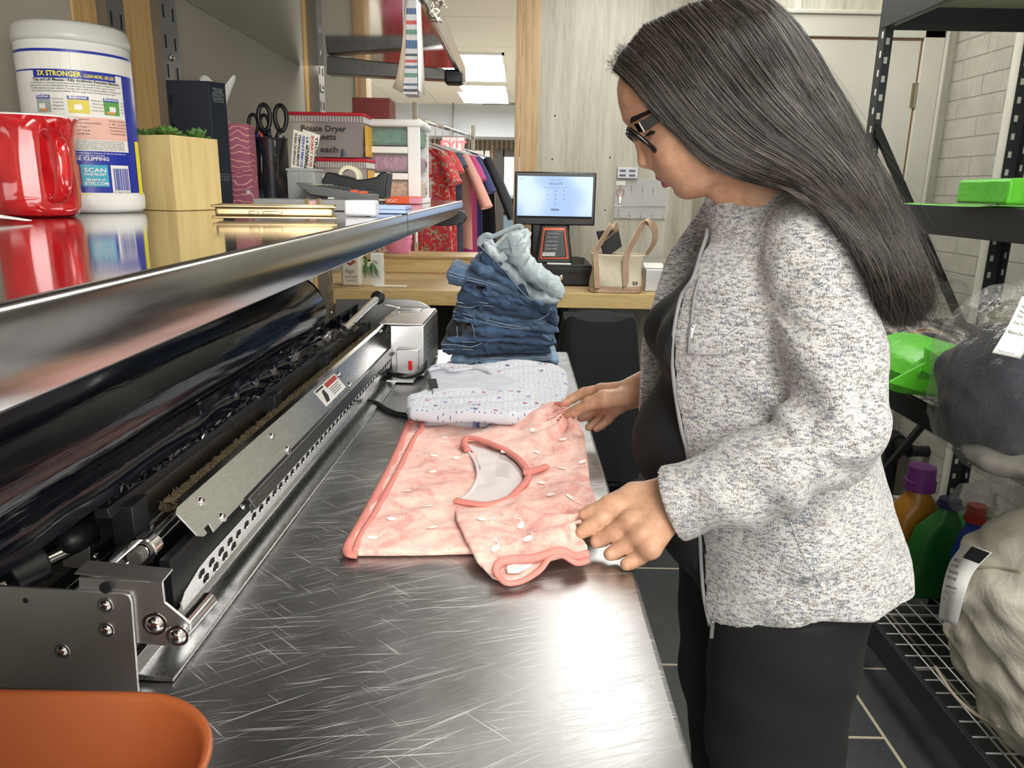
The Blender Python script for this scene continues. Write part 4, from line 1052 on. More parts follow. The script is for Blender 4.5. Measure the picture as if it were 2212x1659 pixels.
phb(.004, lg - .004, .003, wd - .003, .0035 + hh_, .0040 + hh_, MB()).obj('screen', M('phone_glass', '0a0a0c', .05), ph_)
for x0, x1 in ((.037, .047), (.051, .071)): phb(x0, x1, -.0008, .002, .006, .0095, MB()).obj('side_button', m_gold, ph_, bevel=.0008)
def shbox(name, label, cat, pxl, pxr, py, z0, z1, depth, mat, bev=.001, part='body', group=None):
 a, b_ = at_z(pxl, py, SZ), at_z(pxr, py, SZ)
 y = (a.y + b_.y) / 2; x0, x1 = at_y(pxl, py, y).x, at_y(pxr, py, y).x
 o = thing(name, label, cat, ((x0 + x1) / 2, y, Z0 + z0), group)
 MB().bb(x0, x1, y, y + depth, Z0 + z0, Z0 + z1).obj(part, mat, o, bevel=bev)
 return o, x0, x1, y
m_clearp = M('clear_plastic', 'dcdcd8', .12, trans=.75, ior=1.2)
o, x0, x1, y = shbox('drawer_organizer', 'low grey plastic tray holding folded papers behind the phone', 'tray', 548, 765, 455, 0.0005, .016, .09, M('tray_grey', '8f8f90', .3), .001, 'tray')
for k in (.52, .64): MB().bb(x0 + (x1 - x0) * k, x0 + (x1 - x0) * k + .006, y - .003, y, Z0, Z0 + .018).obj('clip', m_gold, o, bevel=.0006)
MB().bb(x0 + (x1 - x0) * .55, x0 + (x1 - x0) * .62, y - .0012, y, Z0 + .003, Z0 + .014).obj('tag', M('tag_pink', 'd9a0a4', .5), o)
o, x0, x1, y = shbox('tape_measure_box', 'small light grey plastic box behind the right end of the phone', 'box', 743, 811, 468, 0.0005, .020, .03, M('pale_grey', 'c9cad0', .3), .003)
o, x0, x1, y = shbox('paper_pad', 'stack of pale blue paper pads near the orange packet', 'paper pad', 800, 876, 462, 0.0005, .011, .06, M('pad_blue', '9fb4dc', .6), .0004, 'pad')
MB().bb(x0 - .001, x1 + .0005, y - .0006, y + .06, Z0 + .0055, Z0 + .006).obj('divider', m_ink, o)
o, x0, x1, y = shbox('paper_packet', 'orange packet with black writing beside the white drawer unit', 'packet', 833, 905, 441, 0.0005, .016, .06, M('packet_orange', 'e2562a', .5), .0005, 'packet')
tx = MB(); text_on(tx, 'POST', .010, plane_fn((x0 + .004, y - .0006, Z0 + .003), (1, 0, 0), (0, 0, 1)), width=.022)
tx.obj('lettering', m_white, o)
MB().bb(x1 - .022, x1 + .0008, y - .0008, y + .0605, Z0 + .001, Z0 + .014).obj('pink_side', M('packet_pink', 'd88aa0', .5), o)
yq = Y_of(745, 455) + .03
cp0, cp1 = at_y(640, 397, yq), at_y(792, 424, yq)
cal = thing('calculator', 'grey wedge shaped desk calculator with orange keys tilted toward the viewer', 'calculator', (cp0.x, yq, Z0))
pts = [at_y(640, 394, yq), at_y(655, 397, yq), at_y(795, 420, yq), at_y(795, 436, yq), at_y(672, 420, yq), at_y(640, 397, yq)]
MB().prism([(p.x, p.z) for p in pts], lambda a, c_, d: Vector((a, yq + d, c_)), 0, .10).obj('body', M('calc_grey', '5a5c5c', .4), cal, bevel=.001)
topd = (pts[2] - pts[1]); tn = topd.normalized();
b = MB(); b2 = MB()
for i in range(6):
 for j in range(4):
  p = pts[1] + topd * (.30 + .115 * i) + Vector((0, .012 + j * .022, .0008))
  (b2 if (i == 5 and j < 2) or (i == 4 and j == 0) else b).box(p, (.010, .014, .004))
b.obj('keys', M('key_dark', '2b2c2e', .5), cal, bevel=.0008); b2.obj('orange_keys', M('key_orange', 'e0532f', .5), cal, bevel=.0008)
MB().box(pts[1] + topd * .13 + Vector((0, .05, .001)), (.028, .07, .002)).obj('display', M('lcd', '9aa08a', .2), cal)
MB().bb(cp0.x + .01, cp0.x + .03, yq + .02, yq + .08, Z0, pts[4].z).obj('stand', M('calc_grey', '5a5c5c', .4), cal)
yt = yq + .12
td = thing('tape_dispenser', 'large black desk tape dispenser with a roll of clear tape', 'tape dispenser', (at_y(770, 400, yt).x, yt, Z0))
out = [(693, 396), (698, 384), (703, 372), (712, 372), (770, 388), (790, 387), (812, 382), (822, 372), (832, 371), (837, 372), (832, 430), (690, 425)]
pts = [at_y(a, c_, yt) for a, c_ in out]; zmin = min(p.z for p in pts); pts = [(p.x, Z0 + (p.z - zmin)) if 0 else (p.x, max(p.z, Z0)) for p in pts]
MB().prism(pts, lambda a, c_, d: Vector((a, yt + d, c_)), 0, .06).obj('body', m_black, td, bevel=.003)
q_ = at_y(757, 382, yt + .03)
MB().lathe([(.013, -.012), (.019, -.012), (.019, .012), (.013, .012), (.013, -.012)], q_, 32, 'Y').obj('tape_roll', M('tape_cream', 'd9d6b8', .3), td, smooth=True, auto=40)
a_, b_ = q_ + Vector((.004, 0, .0185)), at_y(828, 371, yt + .03)
MB().add([a_ + Vector((0, -.010, 0)), b_ + Vector((0, -.010, 0)), b_ + Vector((0, .010, 0)), a_ + Vector((0, .010, 0))], [(0, 1, 2, 3)]).obj('tape_strip', m_clearp, td)
yr = yt - .05
x0, x1 = at_y(622, 400, yr).x, at_y(680, 400, yr).x; zt = at_y(650, 364, yr).z
rh = thing('letter_holder', 'light grey ribbed desk holder behind the pen cup', 'holder', ((x0 + x1) / 2, yr, Z0))
b = MB().bb(x0, x1, yr, yr + .05, Z0, zt)
n = 16
for i in range(n): b.bb(x0 + (x1 - x0) * i / n, x0 + (x1 - x0) * (i + .45) / n, yr - .0016, yr, Z0 + .003, zt - .006)
b.bb(x0 - .002, x1 + .002, yr - .002, yr + .052, zt - .004, zt); b.obj('ribbed_body', M('rib_grey', '9c9f9d', .4), rh, bevel=.0005)
m_card = M('card_cream', 'dedbd0', .6)
for i, (lines, dx_, lab) in enumerate(((('FUERA DE SERVICIO', 'TEMPORALMENTE', 'SENTIMOS', 'LA MOLESTIA'), 0, 'cream out of order card with blue print leaning in the grey holder'), (('OUT OF SERVICE', 'TEMPORARILY', 'SORRY FOR', 'TROUBLE'), .022, 'second cream notice card tilted right behind the first card'))):
 tp_ = [at_y(a + dx_ * 900, c_, yr + .02 + i * .01) for a, c_ in ((628, 362), (668 - 12, 364), (672, 292), (634, 279))]
 o = thing('notice_card', lab, 'sign', tuple(tp_[0]))
 n_ = Vector((0, .0012, 0)); MB().add([p for p in tp_] + [p + n_ for p in tp_], [(0, 1, 2, 3), (4, 5, 6, 7), (0, 1, 5, 4), (1, 2, 6, 5), (2, 3, 7, 6), (3, 0, 4, 7)]).obj('card', m_card, o)
 u_ = (tp_[0] - tp_[3]).normalized(); v_ = (tp_[2] - tp_[3]).normalized(); hw_ = (tp_[2] - tp_[3]).length; ll = (tp_[0] - tp_[3]).length
 tx = MB(); tb2 = MB()
 for k, l in enumerate(lines):
  text_on(tb2 if k in (2,) else tx, l, hw_ * .19, (lambda k: lambda x, y: tp_[3] + u_ * (x + ll * .08) + v_ * (hw_ * (.10 + .22 * k) + y) + Vector((0, -.0008, 0)))(k), width=ll * .82, bold=.0002)
 tx.obj('lettering', m_ink, o); tb2.obj('blue_lettering', M('print_blue', '2a3fa8' if i == 0 else 'b03a3a', .5), o) if i == 0 else tb2.obj('red_lettering', m_red, o)
m_tub = NT('frosted_plastic'); m_tub.set(base=hexc('d9ccc8'), rough=.22, alpha=.42); m_tub = m_tub.m
m_lidr = M('red_lid', 'c01a30', .35)
yb1 = at_z(815, 441, SZ).y + .02
def tub(label, pxl, pxr, pyb, pyt, y, dep, zb, zt_, text, inside):
 xl_, xr_ = at_y(pxl, (pyb + pyt) / 2, y).x, at_y(pxr, (pyb + pyt) / 2, y).x
 o = thing('storage_tub', label, 'storage tub', ((xl_ + xr_) / 2, y, zb))
 h_ = zt_ - zb
 b = MB()
 def ringv(ins, z): return [Vector((xl_ + ins, y + ins, z)), Vector((xr_ - ins, y + ins, z)), Vector((xr_ - ins, y + dep - ins, z)), Vector((xl_ + ins, y + dep - ins, z))]
 R_ = [ringv(.008, zb + .001), ringv(.003, zb + h_ * .78), ringv(.0, zb + h_ * .78), ringv(0, zb + h_ * .95)]
 b.add([v for r_ in R_ for v in r_], [(0, 1, 2, 3)] + [(i * 4 + k, i * 4 + (k + 1) % 4, i * 4 + 4 + (k + 1) % 4, i * 4 + 4 + k) for i in range(3) for k in range(4)])
 b.obj('tub_body', m_tub, o, bevel=.003)
 rb_ = MB()
 for i in range(24): rb_.bb(xl_ + (xr_ - xl_) * (i + .2) / 24, xl_ + (xr_ - xl_) * (i + .35) / 24, y - .0008, y, zb + h_ * .80, zb + h_ * .92)
 for i in range(20): rb_.bb(xr_, xr_ + .0008, y + dep * (i + .2) / 20, y + dep * (i + .4) / 20, zb + h_ * .80, zb + h_ * .92)
 rb_.obj('rim_ribs', m_paper, o)
 MB().bb(xl_ - .003, xr_ + .003, y - .003, y + dep + .003, zt_ - .007, zt_).obj('lid', m_lidr, o, bevel=.002)
 lb_ = MB(); lb_.bb(xr_ - .002, xr_ + .0012, y + dep * .15, y + dep * .55, zb + h_ * .05, zb + h_ * .75).obj('yellow_label', M('label_ochre', 'e0b040', .5, var=.25, vs=160), o)
 tx = MB()
 for s_, fx_, fz_, w_ in text: text_on(tx, s_, .018, plane_fn((xl_ + (xr_ - xl_) * fx_, y - .0005, zb + h_ * fz_), (1, 0, 0), (0, 0, 1)), width=(xr_ - xl_) * w_, bold=.0003)
 tx.obj('marker_writing', m_ink, o)
 return o, xl_, xr_
zt1 = at_y(740, 342, yb1).z
o1, tl, tr = tub('lower clear tub with red lid and black marker writing', 660, 792, 425, 345, yb1, .17, Z0, zt1, [('Bleach', .32, .42, .38)], None)
zt2 = at_y(740, 243, yb1).z
o2, tl2, tr2 = tub('upper clear tub with red lid and dryer sheets written in marker', 628, 785, 330, 250, yb1, .18, zt1 + .0008, zt2, [('Bouce Dryer', .14, .58, .62), ('Sheets', .30, .40, .32), ('20 ¢ each', .12, .12, .52)], None)
o = thing('dryer_sheet_box', 'dark box and packets seen inside the upper red lidded tub', 'box', ((tl2 + tr2) / 2, yb1 + .05, zt1 + .004))
MB().bb(tl2 + .045, tr2 - .02, yb1 + .03, yb1 + .12, zt1 + .004, zt1 + .075).obj('carton', M('dark_carton', '3c3d42', .5), o, bevel=.001)
MB().cyl((tr2 - .045, yb1 + .018, zt1 + .005), (tr2 - .050, yb1 + .018, zt1 + .034), .013, 20, .010).obj('scoop', M('scoop_grey', '4d5560', .3), o, smooth=True, auto=40)
yw = yb1 - .07; p = at_y(703, 385, yw)
wb = thing('white_bottle', 'small white bottle with clear trigger between the ribbed holder and the tub', 'bottle', (p.x, yw, Z0))
MB().lathe([(0, 0), (.014, 0), (.016, .004), (.016, .035), (.008, .046), (.006, .050)], (p.x, yw, Z0), 24).obj('body', m_plw, wb, smooth=True)
MB().box((p.x + .004, yw, Z0 + .055), (.022, .012, .011)).obj('cap', m_white, wb, bevel=.003)
yd = yb1 + .09
xr = at_y(945, 350, yd + .0).x; xl = at_y(770, 350, yd).x
xf = at_y(908, 350, yd).x
du = thing('drawer_unit', 'white plastic three drawer unit at the far end of the shelf', 'drawer unit', ((xl + xf) / 2, yd + .1, Z0))
zt = at_y(890, 258, yd).z; dd_ = at_z(945, 437, SZ).y - at_z(909, 443, SZ).y
dpt = .17
m_wp = M('unit_white', 'e6e6e4', .35)
b = MB(); hu = zt - Z0
wins = [(.035, .285), (.365, .60), (.68, .915)]
zz = [0, .035, .285, .365, .60, .68, .93, .95]
b.bb(xf - (xf - xl) * .20, xf, yd, yd + .006, Z0, zt - .012)
b.bb(xl, xl + (xf - xl) * .10, yd, yd + .006, Z0, zt - .012)
for a_, c_ in ((0, .035), (.285, .365), (.60, .68), (.915, .96)): b.bb(xl + (xf - xl) * .10, xf - (xf - xl) * .20, yd, yd + .006, Z0 + hu * a_, Z0 + hu * c_)
b.bb(xl, xf, yd + dpt - .006, yd + dpt, Z0, zt - .012).bb(xl, xl + .005, yd, yd + dpt, Z0, zt - .012).bb(xl, xf + .004, yd, yd + dpt, Z0, Z0 + .010)
b.obj('cabinet', m_wp, du, bevel=.002)
MB().bb(xl - .004, xf + .006, yd - .006, yd + dpt + .004, zt - .016, zt).obj('top', m_wp, du, bevel=.006, seg=3)
m_dr = NT('drawer_clear'); m_dr.set(base=hexc('dfe6e2'), rough=.2, alpha=.12); m_dr = m_dr.m
for k, ((a_, c_), col_, nm) in enumerate(zip(wins, ('c9a183', 'a2668c', '1f7a62'), ('tan', 'purple', 'green'))):
 za, zb_ = Z0 + hu * (a_ + .01), Z0 + hu * (c_ + .02)
 d_ = MB().bb(xf, xf + .008, yd + .008, yd + dpt - .006, za, zb_ + .004); d_.bb(xl + .008, xf, yd + .008, yd + .010, za, zb_)
 do = d_.obj('drawer', m_dr, du, bevel=.002)
 MB().bb(xf + .008, xf + .020, yd + .05, yd + dpt - .05, zb_ - .012, zb_ - .006).obj('drawer_pull', m_dr, do, bevel=.002)
 cm = M('bagged_' + nm, col_, .35, var=.35, vs=70, bump=1, bs=60, bd=.01)
 MB().bb(xl + .012, xf - .004, yd + .012, yd + dpt - .012, za + .002, zb_ - .006).obj('drawer_contents', cm, do, bevel=.008, seg=3)
 tx = MB(); text_on(tx, ('LG', 'SM', 'TC')[k], .02, plane_fn((xf + .0088, yd + .015, za + .012), (0, 1, 0), (0, 0, 1)), width=.035, bold=.0004); tx.obj('drawer_letters', m_ink, do)
yc_ = yd + .03; x0, x1 = at_y(761, 230, yc_).x, at_y(841, 230, yc_).x
rs = thing('card_stack', 'dark red block of stacked cards on top of the white drawer unit', 'card stack', ((x0 + x1) / 2, yc_, zt + .0004))
m_rc = NT('red_cards'); wv = m_rc.n('TexWave'); wv.bands_direction = 'Z'; wv.inputs['Scale'].default_value = 60; wv.inputs['Distortion'].default_value = 1; m_rc.l(m_rc.co(), wv.inputs['Vector'])
m_rc.set(base=m_rc.ramp(wv.outputs['Fac'], [(.1, hexc('5c1414')), (.5, hexc('7c1d1a')), (.95, hexc('8a2a22'))]), rough=.45); m_rc = m_rc.m
MB().bb(x0, x1, yc_, yc_ + .09, zt + .0004, at_y(800, 211, yc_).z).obj('cards', m_rc, rs, bevel=.0005)
# ================================================================== papers hanging from the upper shelf
yp = at_x(905, 20, SX).y * .985
tkt = thing('paper_pad_bundle', 'striped bundle of paper pads hanging from the upper shelf edge', 'papers', (-.21, yp, 1.60))
cols = {'b': m_blue, 'r': m_red}
def hang(pxa, pxb, pya, pyb, y): return at_y(pxa, pya, y), at_y(pxb, pyb, y)
x0b, x0t = at_y(871, 200, yp).x, at_y(876, 0, yp).x; x1b, x1t = at_y(902, 203, yp).x, at_y(901, 0, yp).x
zb = at_y(886, 203, yp).z; ztp = UZ - .055
stp = [(0, .035, 0), (.035, .06, 1), (.06, .16, 0), (.16, .195, 2), (.195, .29, 0), (.29, .34, 3), (.34, .36, 0)]
strips = MB(); ms_ = [M('pad_edge', 'b9b6b8', .7, var=.15, vs=300), M('edge_navy', '2a3440', .6), M('edge_teal', '33566e', .6), M('edge_green', '4f7a66', .6), M('edge_red', 'a8403a', .6), M('edge_blue', '2f5078', .6)]
seq = [(.0, 0), (.022, 1), (.052, 0), (.085, 2), (.11, 0), (.17, 3), (.215, 0), (.26, 2), (.29, 0), (.32, 4), (.35, 0), (.385, 1), (.41, 0), (.46, 5), (.545, 0), (.60, 3), (.65, 0), (.70, 4), (.74, 0), (.80, 5), (.86, 0), (1.0, 0)]
for i in range(len(seq) - 1):
 f0, f1 = seq[i][0], seq[i + 1][0]; strips.mi = seq[i][1]
 za, zb2 = zb + (ztp - zb) * f0 * .98, zb + (ztp - zb) * f1 * .98
 lx = lambda f, b_, t_: b_ + (t_ - b_) * f
 for j in range(14):
  g0, g1 = j / 14, (j + .86) / 14
  xa0, xb0 = lx(f0, x0b, x0t), lx(f0, x1b, x1t); xa1, xb1 = lx(f1, x0b, x0t), lx(f1, x1b, x1t)
  dy = .0006 * ((j * 7) % 3)
  strips.add([(xa0 + (xb0 - xa0) * g0, yp + dy, za), (xa0 + (xb0 - xa0) * g1, yp + dy, za), (xa1 + (xb1 - xa1) * g1, yp + dy, zb2), (xa1 + (xb1 - xa1) * g0, yp + dy, zb2)], [(0, 1, 2, 3)])
strips.mi = 0
strips.bb(x0b + .001, x1b - .001, yp + .002, yp + .05, zb, ztp)
strips.obj('pad_pages', ms_, tkt)
b = MB()
wL = [at_y(a, c_, yp - .005) for a, c_ in ((876, 0), (874, 40), (868, 100), (858, 160), (848, 190))]
wR = [at_y(a, c_, yp - .002) for a, c_ in ((878, 0), (877, 40), (876, 100), (874, 160), (870, 202))]
vs = [v for pr_ in zip(wL, wR) for v in pr_]; b.add(vs, [(i * 2, i * 2 + 1, i * 2 + 3, i * 2 + 2) for i in range(4)]); b.obj('kraft_cover', M('kraft', '9a8c7a', .7), tkt, solid=.0008, smooth=True)
b = MB()
wL = [at_y(a, c_, yp - .001) for a, c_ in ((899, 0), (901, 60), (903, 120), (904, 195))]; wR = [at_y(a, c_, yp + .03) for a, c_ in ((908, -4), (911, 60), (914, 120), (918, 207))]
vs = [v for pr_ in zip(wL, wR) for v in pr_]; b.add(vs, [(i * 2, i * 2 + 1, i * 2 + 3, i * 2 + 2) for i in range(3)]); b.obj('white_sheet', m_paper, tkt, solid=.0008, smooth=True)
for z_ in (.05,): pass
MB().bb(x0t - .002, x1t + .006, yp - .004, yp + .052, UZ - .062, UZ - .050).obj('binder_clip', m_black, tkt, bevel=.001)
fo = thing('foil_wrapper', 'crumpled clear foil hanging on the upper shelf lip', 'wrapper', (SX + .01, yp + .2, UZ - .03))
yf = at_x(940, 20, SX + .006).y
V, Fc = isomesh(lambda P: (ell(P, at_y(938, 8, yf), (.016, .012, .030)) + .008 * vnoise(P, 90, 3) + .004 * vnoise(P, 220, 5)), tuple(at_y(938, 8, yf) - Vector((.04, .04, .05))), tuple(at_y(938, 8, yf) + Vector((.04, .04, .05))), .0022)
mkobj('foil', V, Fc, M('foil', 'c9c5b8', .12, .9), fo, smooth='raw')
ps = MB().bb(SX + .001, SX + .0025, YJ + .05, at_x(1000, 170, SX).y, UZ - .049, UZ - .012)
tag(ps.obj('price_strip', m_clearp), 'clear plastic price strip along the far upper shelf lip', 'strip')
# ================================================================== clothes on the table
def denim(name, c, dk, white=.0, fade=.5):
 t = NT(name); c, dk = hexc(c), hexc(dk)
 a = t.noise(7, detail=4, rough=.6); b = t.noise(420, sc=(1, 1, .35), rot=(.4, .6, .3), detail=2)
 w = t.noise(40, sc=(1, 1, 3), detail=5)
 f = t.math('ADD', t.math('MULTIPLY', a, .55), t.math('ADD', t.math('MULTIPLY', b, .22), t.math('MULTIPLY', w, .28)))
 t.set(base=t.ramp(f, [(.36, dk), (.54, c), (.72, tuple(min(1, x * 1.55 + .02) for x in c))]), rough=.85, sheen=.15)
 t.bump(t.math('ADD', b, t.math('MULTIPLY', w, 2)), .5, .0012); return t.m
t = NT('stitch_thread'); wv = t.n('TexWave'); wv.inputs['Scale'].default_value = 120; wv.bands_direction = 'X'; t.l(t.co(), wv.inputs['Vector'])
t.set(base=t.ramp(wv.outputs['Fac'], [(.3, hexc('5d708c')), (.6, hexc('b9c2cc'))]), rough=.8); m_stitch = t.m
YC, HD = 2.235, .105
def pxz(p, y=None): q = at_y(p[0], p[1], YC - HD if y is None else y); return Vector((q.x, 0, q.z))
def loft_layer(path, th, seed, yc=YC, hd=HD, wr=1.0, taper=True, nph=44):
 """path px pts, th = half thickness px list or value"""
 pts = [pxz(p) for p in path]; S = spl(pts, 10); n = len(S)
 th_ = th if hasattr(th, '__len__') else [th] * len(path)
 T = np.interp(np.linspace(0, len(path) - 1, n), range(len(path)), th_) * (2.16 / 1640)
 mb = MB(); rnd = np.random.default_rng(seed); ph = rnd.uniform(0, 6, 12)
 L = np.concatenate([[0], np.cumsum([(S[i + 1] - S[i]).length for i in range(n - 1)])])
 vs = []
 for i in range(n):
  a = S[max(i - 1, 0)]; b = S[min(i + 1, n - 1)]; t = (b - a).normalized(); nn = Vector((-t.z, 0, t.x))
  u = L[i]
  e = min(1, .35 + (min(u, L[-1] - u) / .012)) if taper else 1
  for k in range(nph):
   f = 2 * pi * k / nph; cs, sn = cos(f), sin(f)
   yy = math.copysign(abs(cs) ** .55, cs) * hd; zz = math.copysign(abs(sn) ** .8, sn)
   w = (sin(u * 60 + ph[0] + 5 * sin(yy * 20 + ph[1])) * .5 + sin(u * 130 + ph[2] + yy * 60) * .3 + sin(yy * 90 + ph[3] + u * 40) * .35 + .3 * sin(u * 210 + ph[6] + yy * 25))
   h = T[i] * (1 + .30 * wr * w) * e
   yo = yy + .010 * wr * sin(u * 28 + ph[4]) + .006 * sin(u * 75 + ph[5]) + .003 * wr * sin(u * 160 + ph[7] + sn * 2)
   vs.append(Vector((S[i].x, yc + yo, S[i].z)) + nn * (h * zz) + t * (.003 * wr * sin(f * 2 + u * 50)))
 fs = [(i * nph + k, i * nph + (k + 1) % nph, (i + 1) * nph + (k + 1) % nph, (i + 1) * nph + k) for i in range(n - 1) for k in range(nph)]
 fs.append(tuple(range(nph - 1, -1, -1))); fs.append(tuple((n - 1) * nph + k for k in range(nph)))
 mb.add(vs, fs); return mb
def seam_line(path, yo, r=.0011):
 pts = [pxz(p) for p in path]; return MB().tube([Vector((p.x, yo, p.z)) for p in spl(pts, 8)], r, 6)
jeans = []
def jean(label, mat, layers, band=None, seams=(), loops=(), bandmat=None):
 p0 = pxz(layers[0][0][0])
 o = thing('folded_jeans', label, 'jeans', (p0.x + .1, YC, p0.z), 'stack of folded jeans')
 for i, l in enumerate(layers): loft_layer(l[0], l[1], hash(label) % 997 + i if 0 else len(jeans) * 7 + i, wr=(l[2] if len(l) > 2 else 1)).obj('leg', mat, o, smooth=True, auto=60)
 if band: loft_layer(band[0], band[1], len(jeans) * 7 + 5, wr=.4, hd=HD + .004).obj('waistband', bandmat or mat, o, smooth=True, auto=60)
 ys = YC - HD - .008
 for s in seams: seam_line(s, ys).obj('seam', m_stitch, o, smooth=True)
 for a, b, w in loops:
  A, B = pxz(a), pxz(b); d = (B - A); L = d.length; d = d.normalized(); q = Matrix((tuple(Vector((0, 1, 0)).cross(d)), (0, 1, 0), tuple(d))).transposed()
  MB().box(Vector((A.x + B.x, 2 * ys, A.z + B.z)) / 2 - Vector((0, .001, 0)), (w * 2.15 / 1640, .004, L), q).obj('belt_loop', mat, o, bevel=.001)
 jeans.append(o); return o
d1 = denim('denim_mid', '4d6684', '1d2f45'); d2 = denim('denim_dark', '1f3552', '0d1829'); d3 = denim('denim_blue', '425a7b', '182840')
d4 = denim('denim_indigo', '2d425e', '141f30'); d5 = denim('denim_faded', '6c86a0', '2f455c'); d6 = denim('denim_black', '15181f', '07080b'); d8 = denim('denim_bleached', 'a9b6ba', '87969e')
def z(X, Y): return (850 + X / 3.607, 460 + Y / 3.607)
jean('faded blue jeans at the very bottom of the folded stack', d5,
  [([z(460, 1195), z(800, 1200), z(1100, 1195), z(1275, 1190)], 9), ([z(455, 1150), z(700, 1160), z(1000, 1150), z(1200, 1140), z(1285, 1165)], [10, 10, 9, 8, 9])],
  ([z(445, 1150), z(520, 1155), z(640, 1165)], [14, 14, 12]), [[z(450, 1168), z(560, 1172), z(650, 1150), z(760, 1130), z(1000, 1125), z(1230, 1118)], [z(760, 1150), z(1000, 1146), z(1220, 1138)], [z(460, 1195), z(620, 1180), z(650, 1160)]], [(z(645, 1135), z(648, 1185), 7), (z(770, 1160), z(780, 1210), 9)])
jean('dark blue jeans second from the bottom, waistband sticking out left', d4,
  [([z(385, 1085), z(600, 1090), z(900, 1085), z(1220, 1085)], [10, 9, 8, 8]), ([z(375, 1030), z(560, 1045), z(800, 1060), z(1000, 1055), z(1250, 1040)], [13, 12, 11, 11, 10])],
  ([z(368, 1040), z(450, 1050), z(560, 1060)], [17, 16, 14]), [[z(375, 1020), z(480, 1022), z(600, 1040), z(690, 1010)], [z(375, 1055), z(480, 1060), z(620, 1060)]], [(z(720, 1010), z(750, 1095), 10)])
jean('near black jeans with a mid blue leg folded over, third from the bottom', d3,
  [([z(420, 985), z(600, 990), z(900, 1000), z(1150, 1010), z(1265, 1020)], [10, 9, 9, 9, 9]), ([z(600, 910), z(750, 925), z(950, 940), z(1150, 960), z(1250, 985)], [16, 15, 14, 13, 12])],
  ([z(410, 925), z(460, 930), z(540, 935)], [20, 22, 19]), [[z(610, 860), z(625, 900), z(630, 960)], [z(495, 880), z(500, 950), z(500, 995), z(640, 1003)], [z(1160, 940), z(1230, 990)]], [], d6)
jean('dark jeans with pale stitched waistband, fourth from the bottom', d1,
  [([z(470, 825), z(600, 840), z(800, 870), z(1000, 885), z(1180, 900), z(1280, 925)], [10, 10, 10, 12, 12, 12]), ([z(480, 770), z(640, 790), z(850, 830), z(1050, 850), z(1200, 870)], [11, 12, 12, 10, 9])],
  ([z(462, 780), z(540, 800), z(640, 820)], [14, 14, 12]), [[z(465, 762), z(560, 785), z(700, 820), z(850, 860), z(1000, 885), z(1160, 890)], [z(462, 795), z(560, 815), z(700, 850), z(900, 890), z(1150, 905)]], [(z(628, 800), z(632, 850), 6), (z(735, 790), z(725, 850), 8)], d2)
jean('dark blue jeans with ragged left edge, fifth from the bottom', d4,
  [([z(490, 720), z(640, 725), z(850, 770), z(1060, 800), z(1230, 830), z(1270, 880)], [11, 11, 12, 12, 12, 10]), ([z(495, 660), z(650, 680), z(850, 720), z(1000, 760)], [13, 12, 11, 9])],
  ([z(490, 670), z(560, 680), z(650, 690)], [18, 17, 14]), [[z(495, 640), z(500, 700)], [z(495, 690), z(580, 705), z(650, 690), z(740, 705)], [z(500, 720), z(600, 735), z(660, 715), z(780, 725)]], [(z(655, 685), z(652, 725), 6), (z(690, 700), z(680, 770), 9)])
jean('mid blue jeans curling at the left with a bulging fold', d3,
  [([z(640, 600), z(585, 560), z(560, 590), z(640, 640), z(800, 680), z(950, 740), z(1080, 790), z(1190, 850)], [8, 9, 11, 12, 12, 12, 12, 11]), ([z(700, 620), z(850, 650), z(1000, 700), z(1140, 740), z(1230, 770), z(1240, 830)], [10, 12, 13, 12, 12, 10], 1.4)],
  None, [[z(1130, 830), z(1200, 790), z(1230, 740)]], [(z(740, 560), z(750, 605), 12)])
jean('mid blue jeans with a stitched waistband poking out left, below the darkest pair', d1,
  [([z(420, 480), z(560, 500), z(720, 550), z(900, 620), z(1060, 690), z(1230, 745), z(1265, 770)], [14, 13, 12, 12, 12, 10, 8]), ([z(600, 400), z(760, 470), z(900, 560), z(1040, 650), z(1180, 720)], [18, 17, 16, 13, 9], 1.3)],
  ([z(412, 480), z(480, 495), z(575, 520)], [24, 23, 19]), [[z(432, 455), z(500, 475), z(580, 498), z(700, 530), z(820, 570)], [z(430, 480), z(500, 500), z(580, 520), z(740, 560)]], [(z(582, 470), z(570, 525), 6)])
jean('dark indigo jeans directly under the bleached pair', d4,
  [([z(690, 340), z(780, 400), z(900, 500), z(1000, 600), z(1090, 680)], [20, 18, 14, 12, 10])],
  ([z(680, 330), z(740, 370), z(800, 410)], [22, 22, 18]), [[z(790, 365), z(770, 405), z(745, 425)]], [])
jean('pale bleached jeans slumped on top of the stack', d8,
  [([z(700, 240), z(760, 300), z(860, 400), z(960, 520), z(1060, 630), z(1150, 680), z(1290, 690)], [9, 12, 13, 14, 16, 14, 8]),
  ([z(900, 200), z(950, 290), z(1000, 400), z(1080, 490), z(1200, 570), z(1290, 640), z(1315, 680)], [36, 34, 20, 20, 20, 15, 8], 1.1)],
  ([z(885, 190), z(910, 235), z(925, 265)], [38, 38, 36]), [[z(975, 280), z(990, 380), z(1030, 460), z(1130, 550), z(1260, 630)], [z(760, 240), z(870, 270), z(1030, 230)], [z(940, 300), z(990, 420), z(1090, 530), z(1210, 620)], [z(668, 250), z(720, 300), z(860, 440), z(1000, 610), z(1080, 680)]], [(z(905, 150), z(945, 320), 9), (z(830, 310), z(870, 370), 16), (z(845, 400), z(900, 430), 14)])
rp = [pxz(z(*p)) for p in ((760, 190), (720, 180), (670, 215), (665, 250), (700, 225), (750, 240), (790, 290), (800, 340))]
MB().tube([Vector((p.x, YC - .07, p.z)) for p in spl(rp, 8)], .008, 12).obj('rolled_edge', d8, jeans[-1], smooth=True)
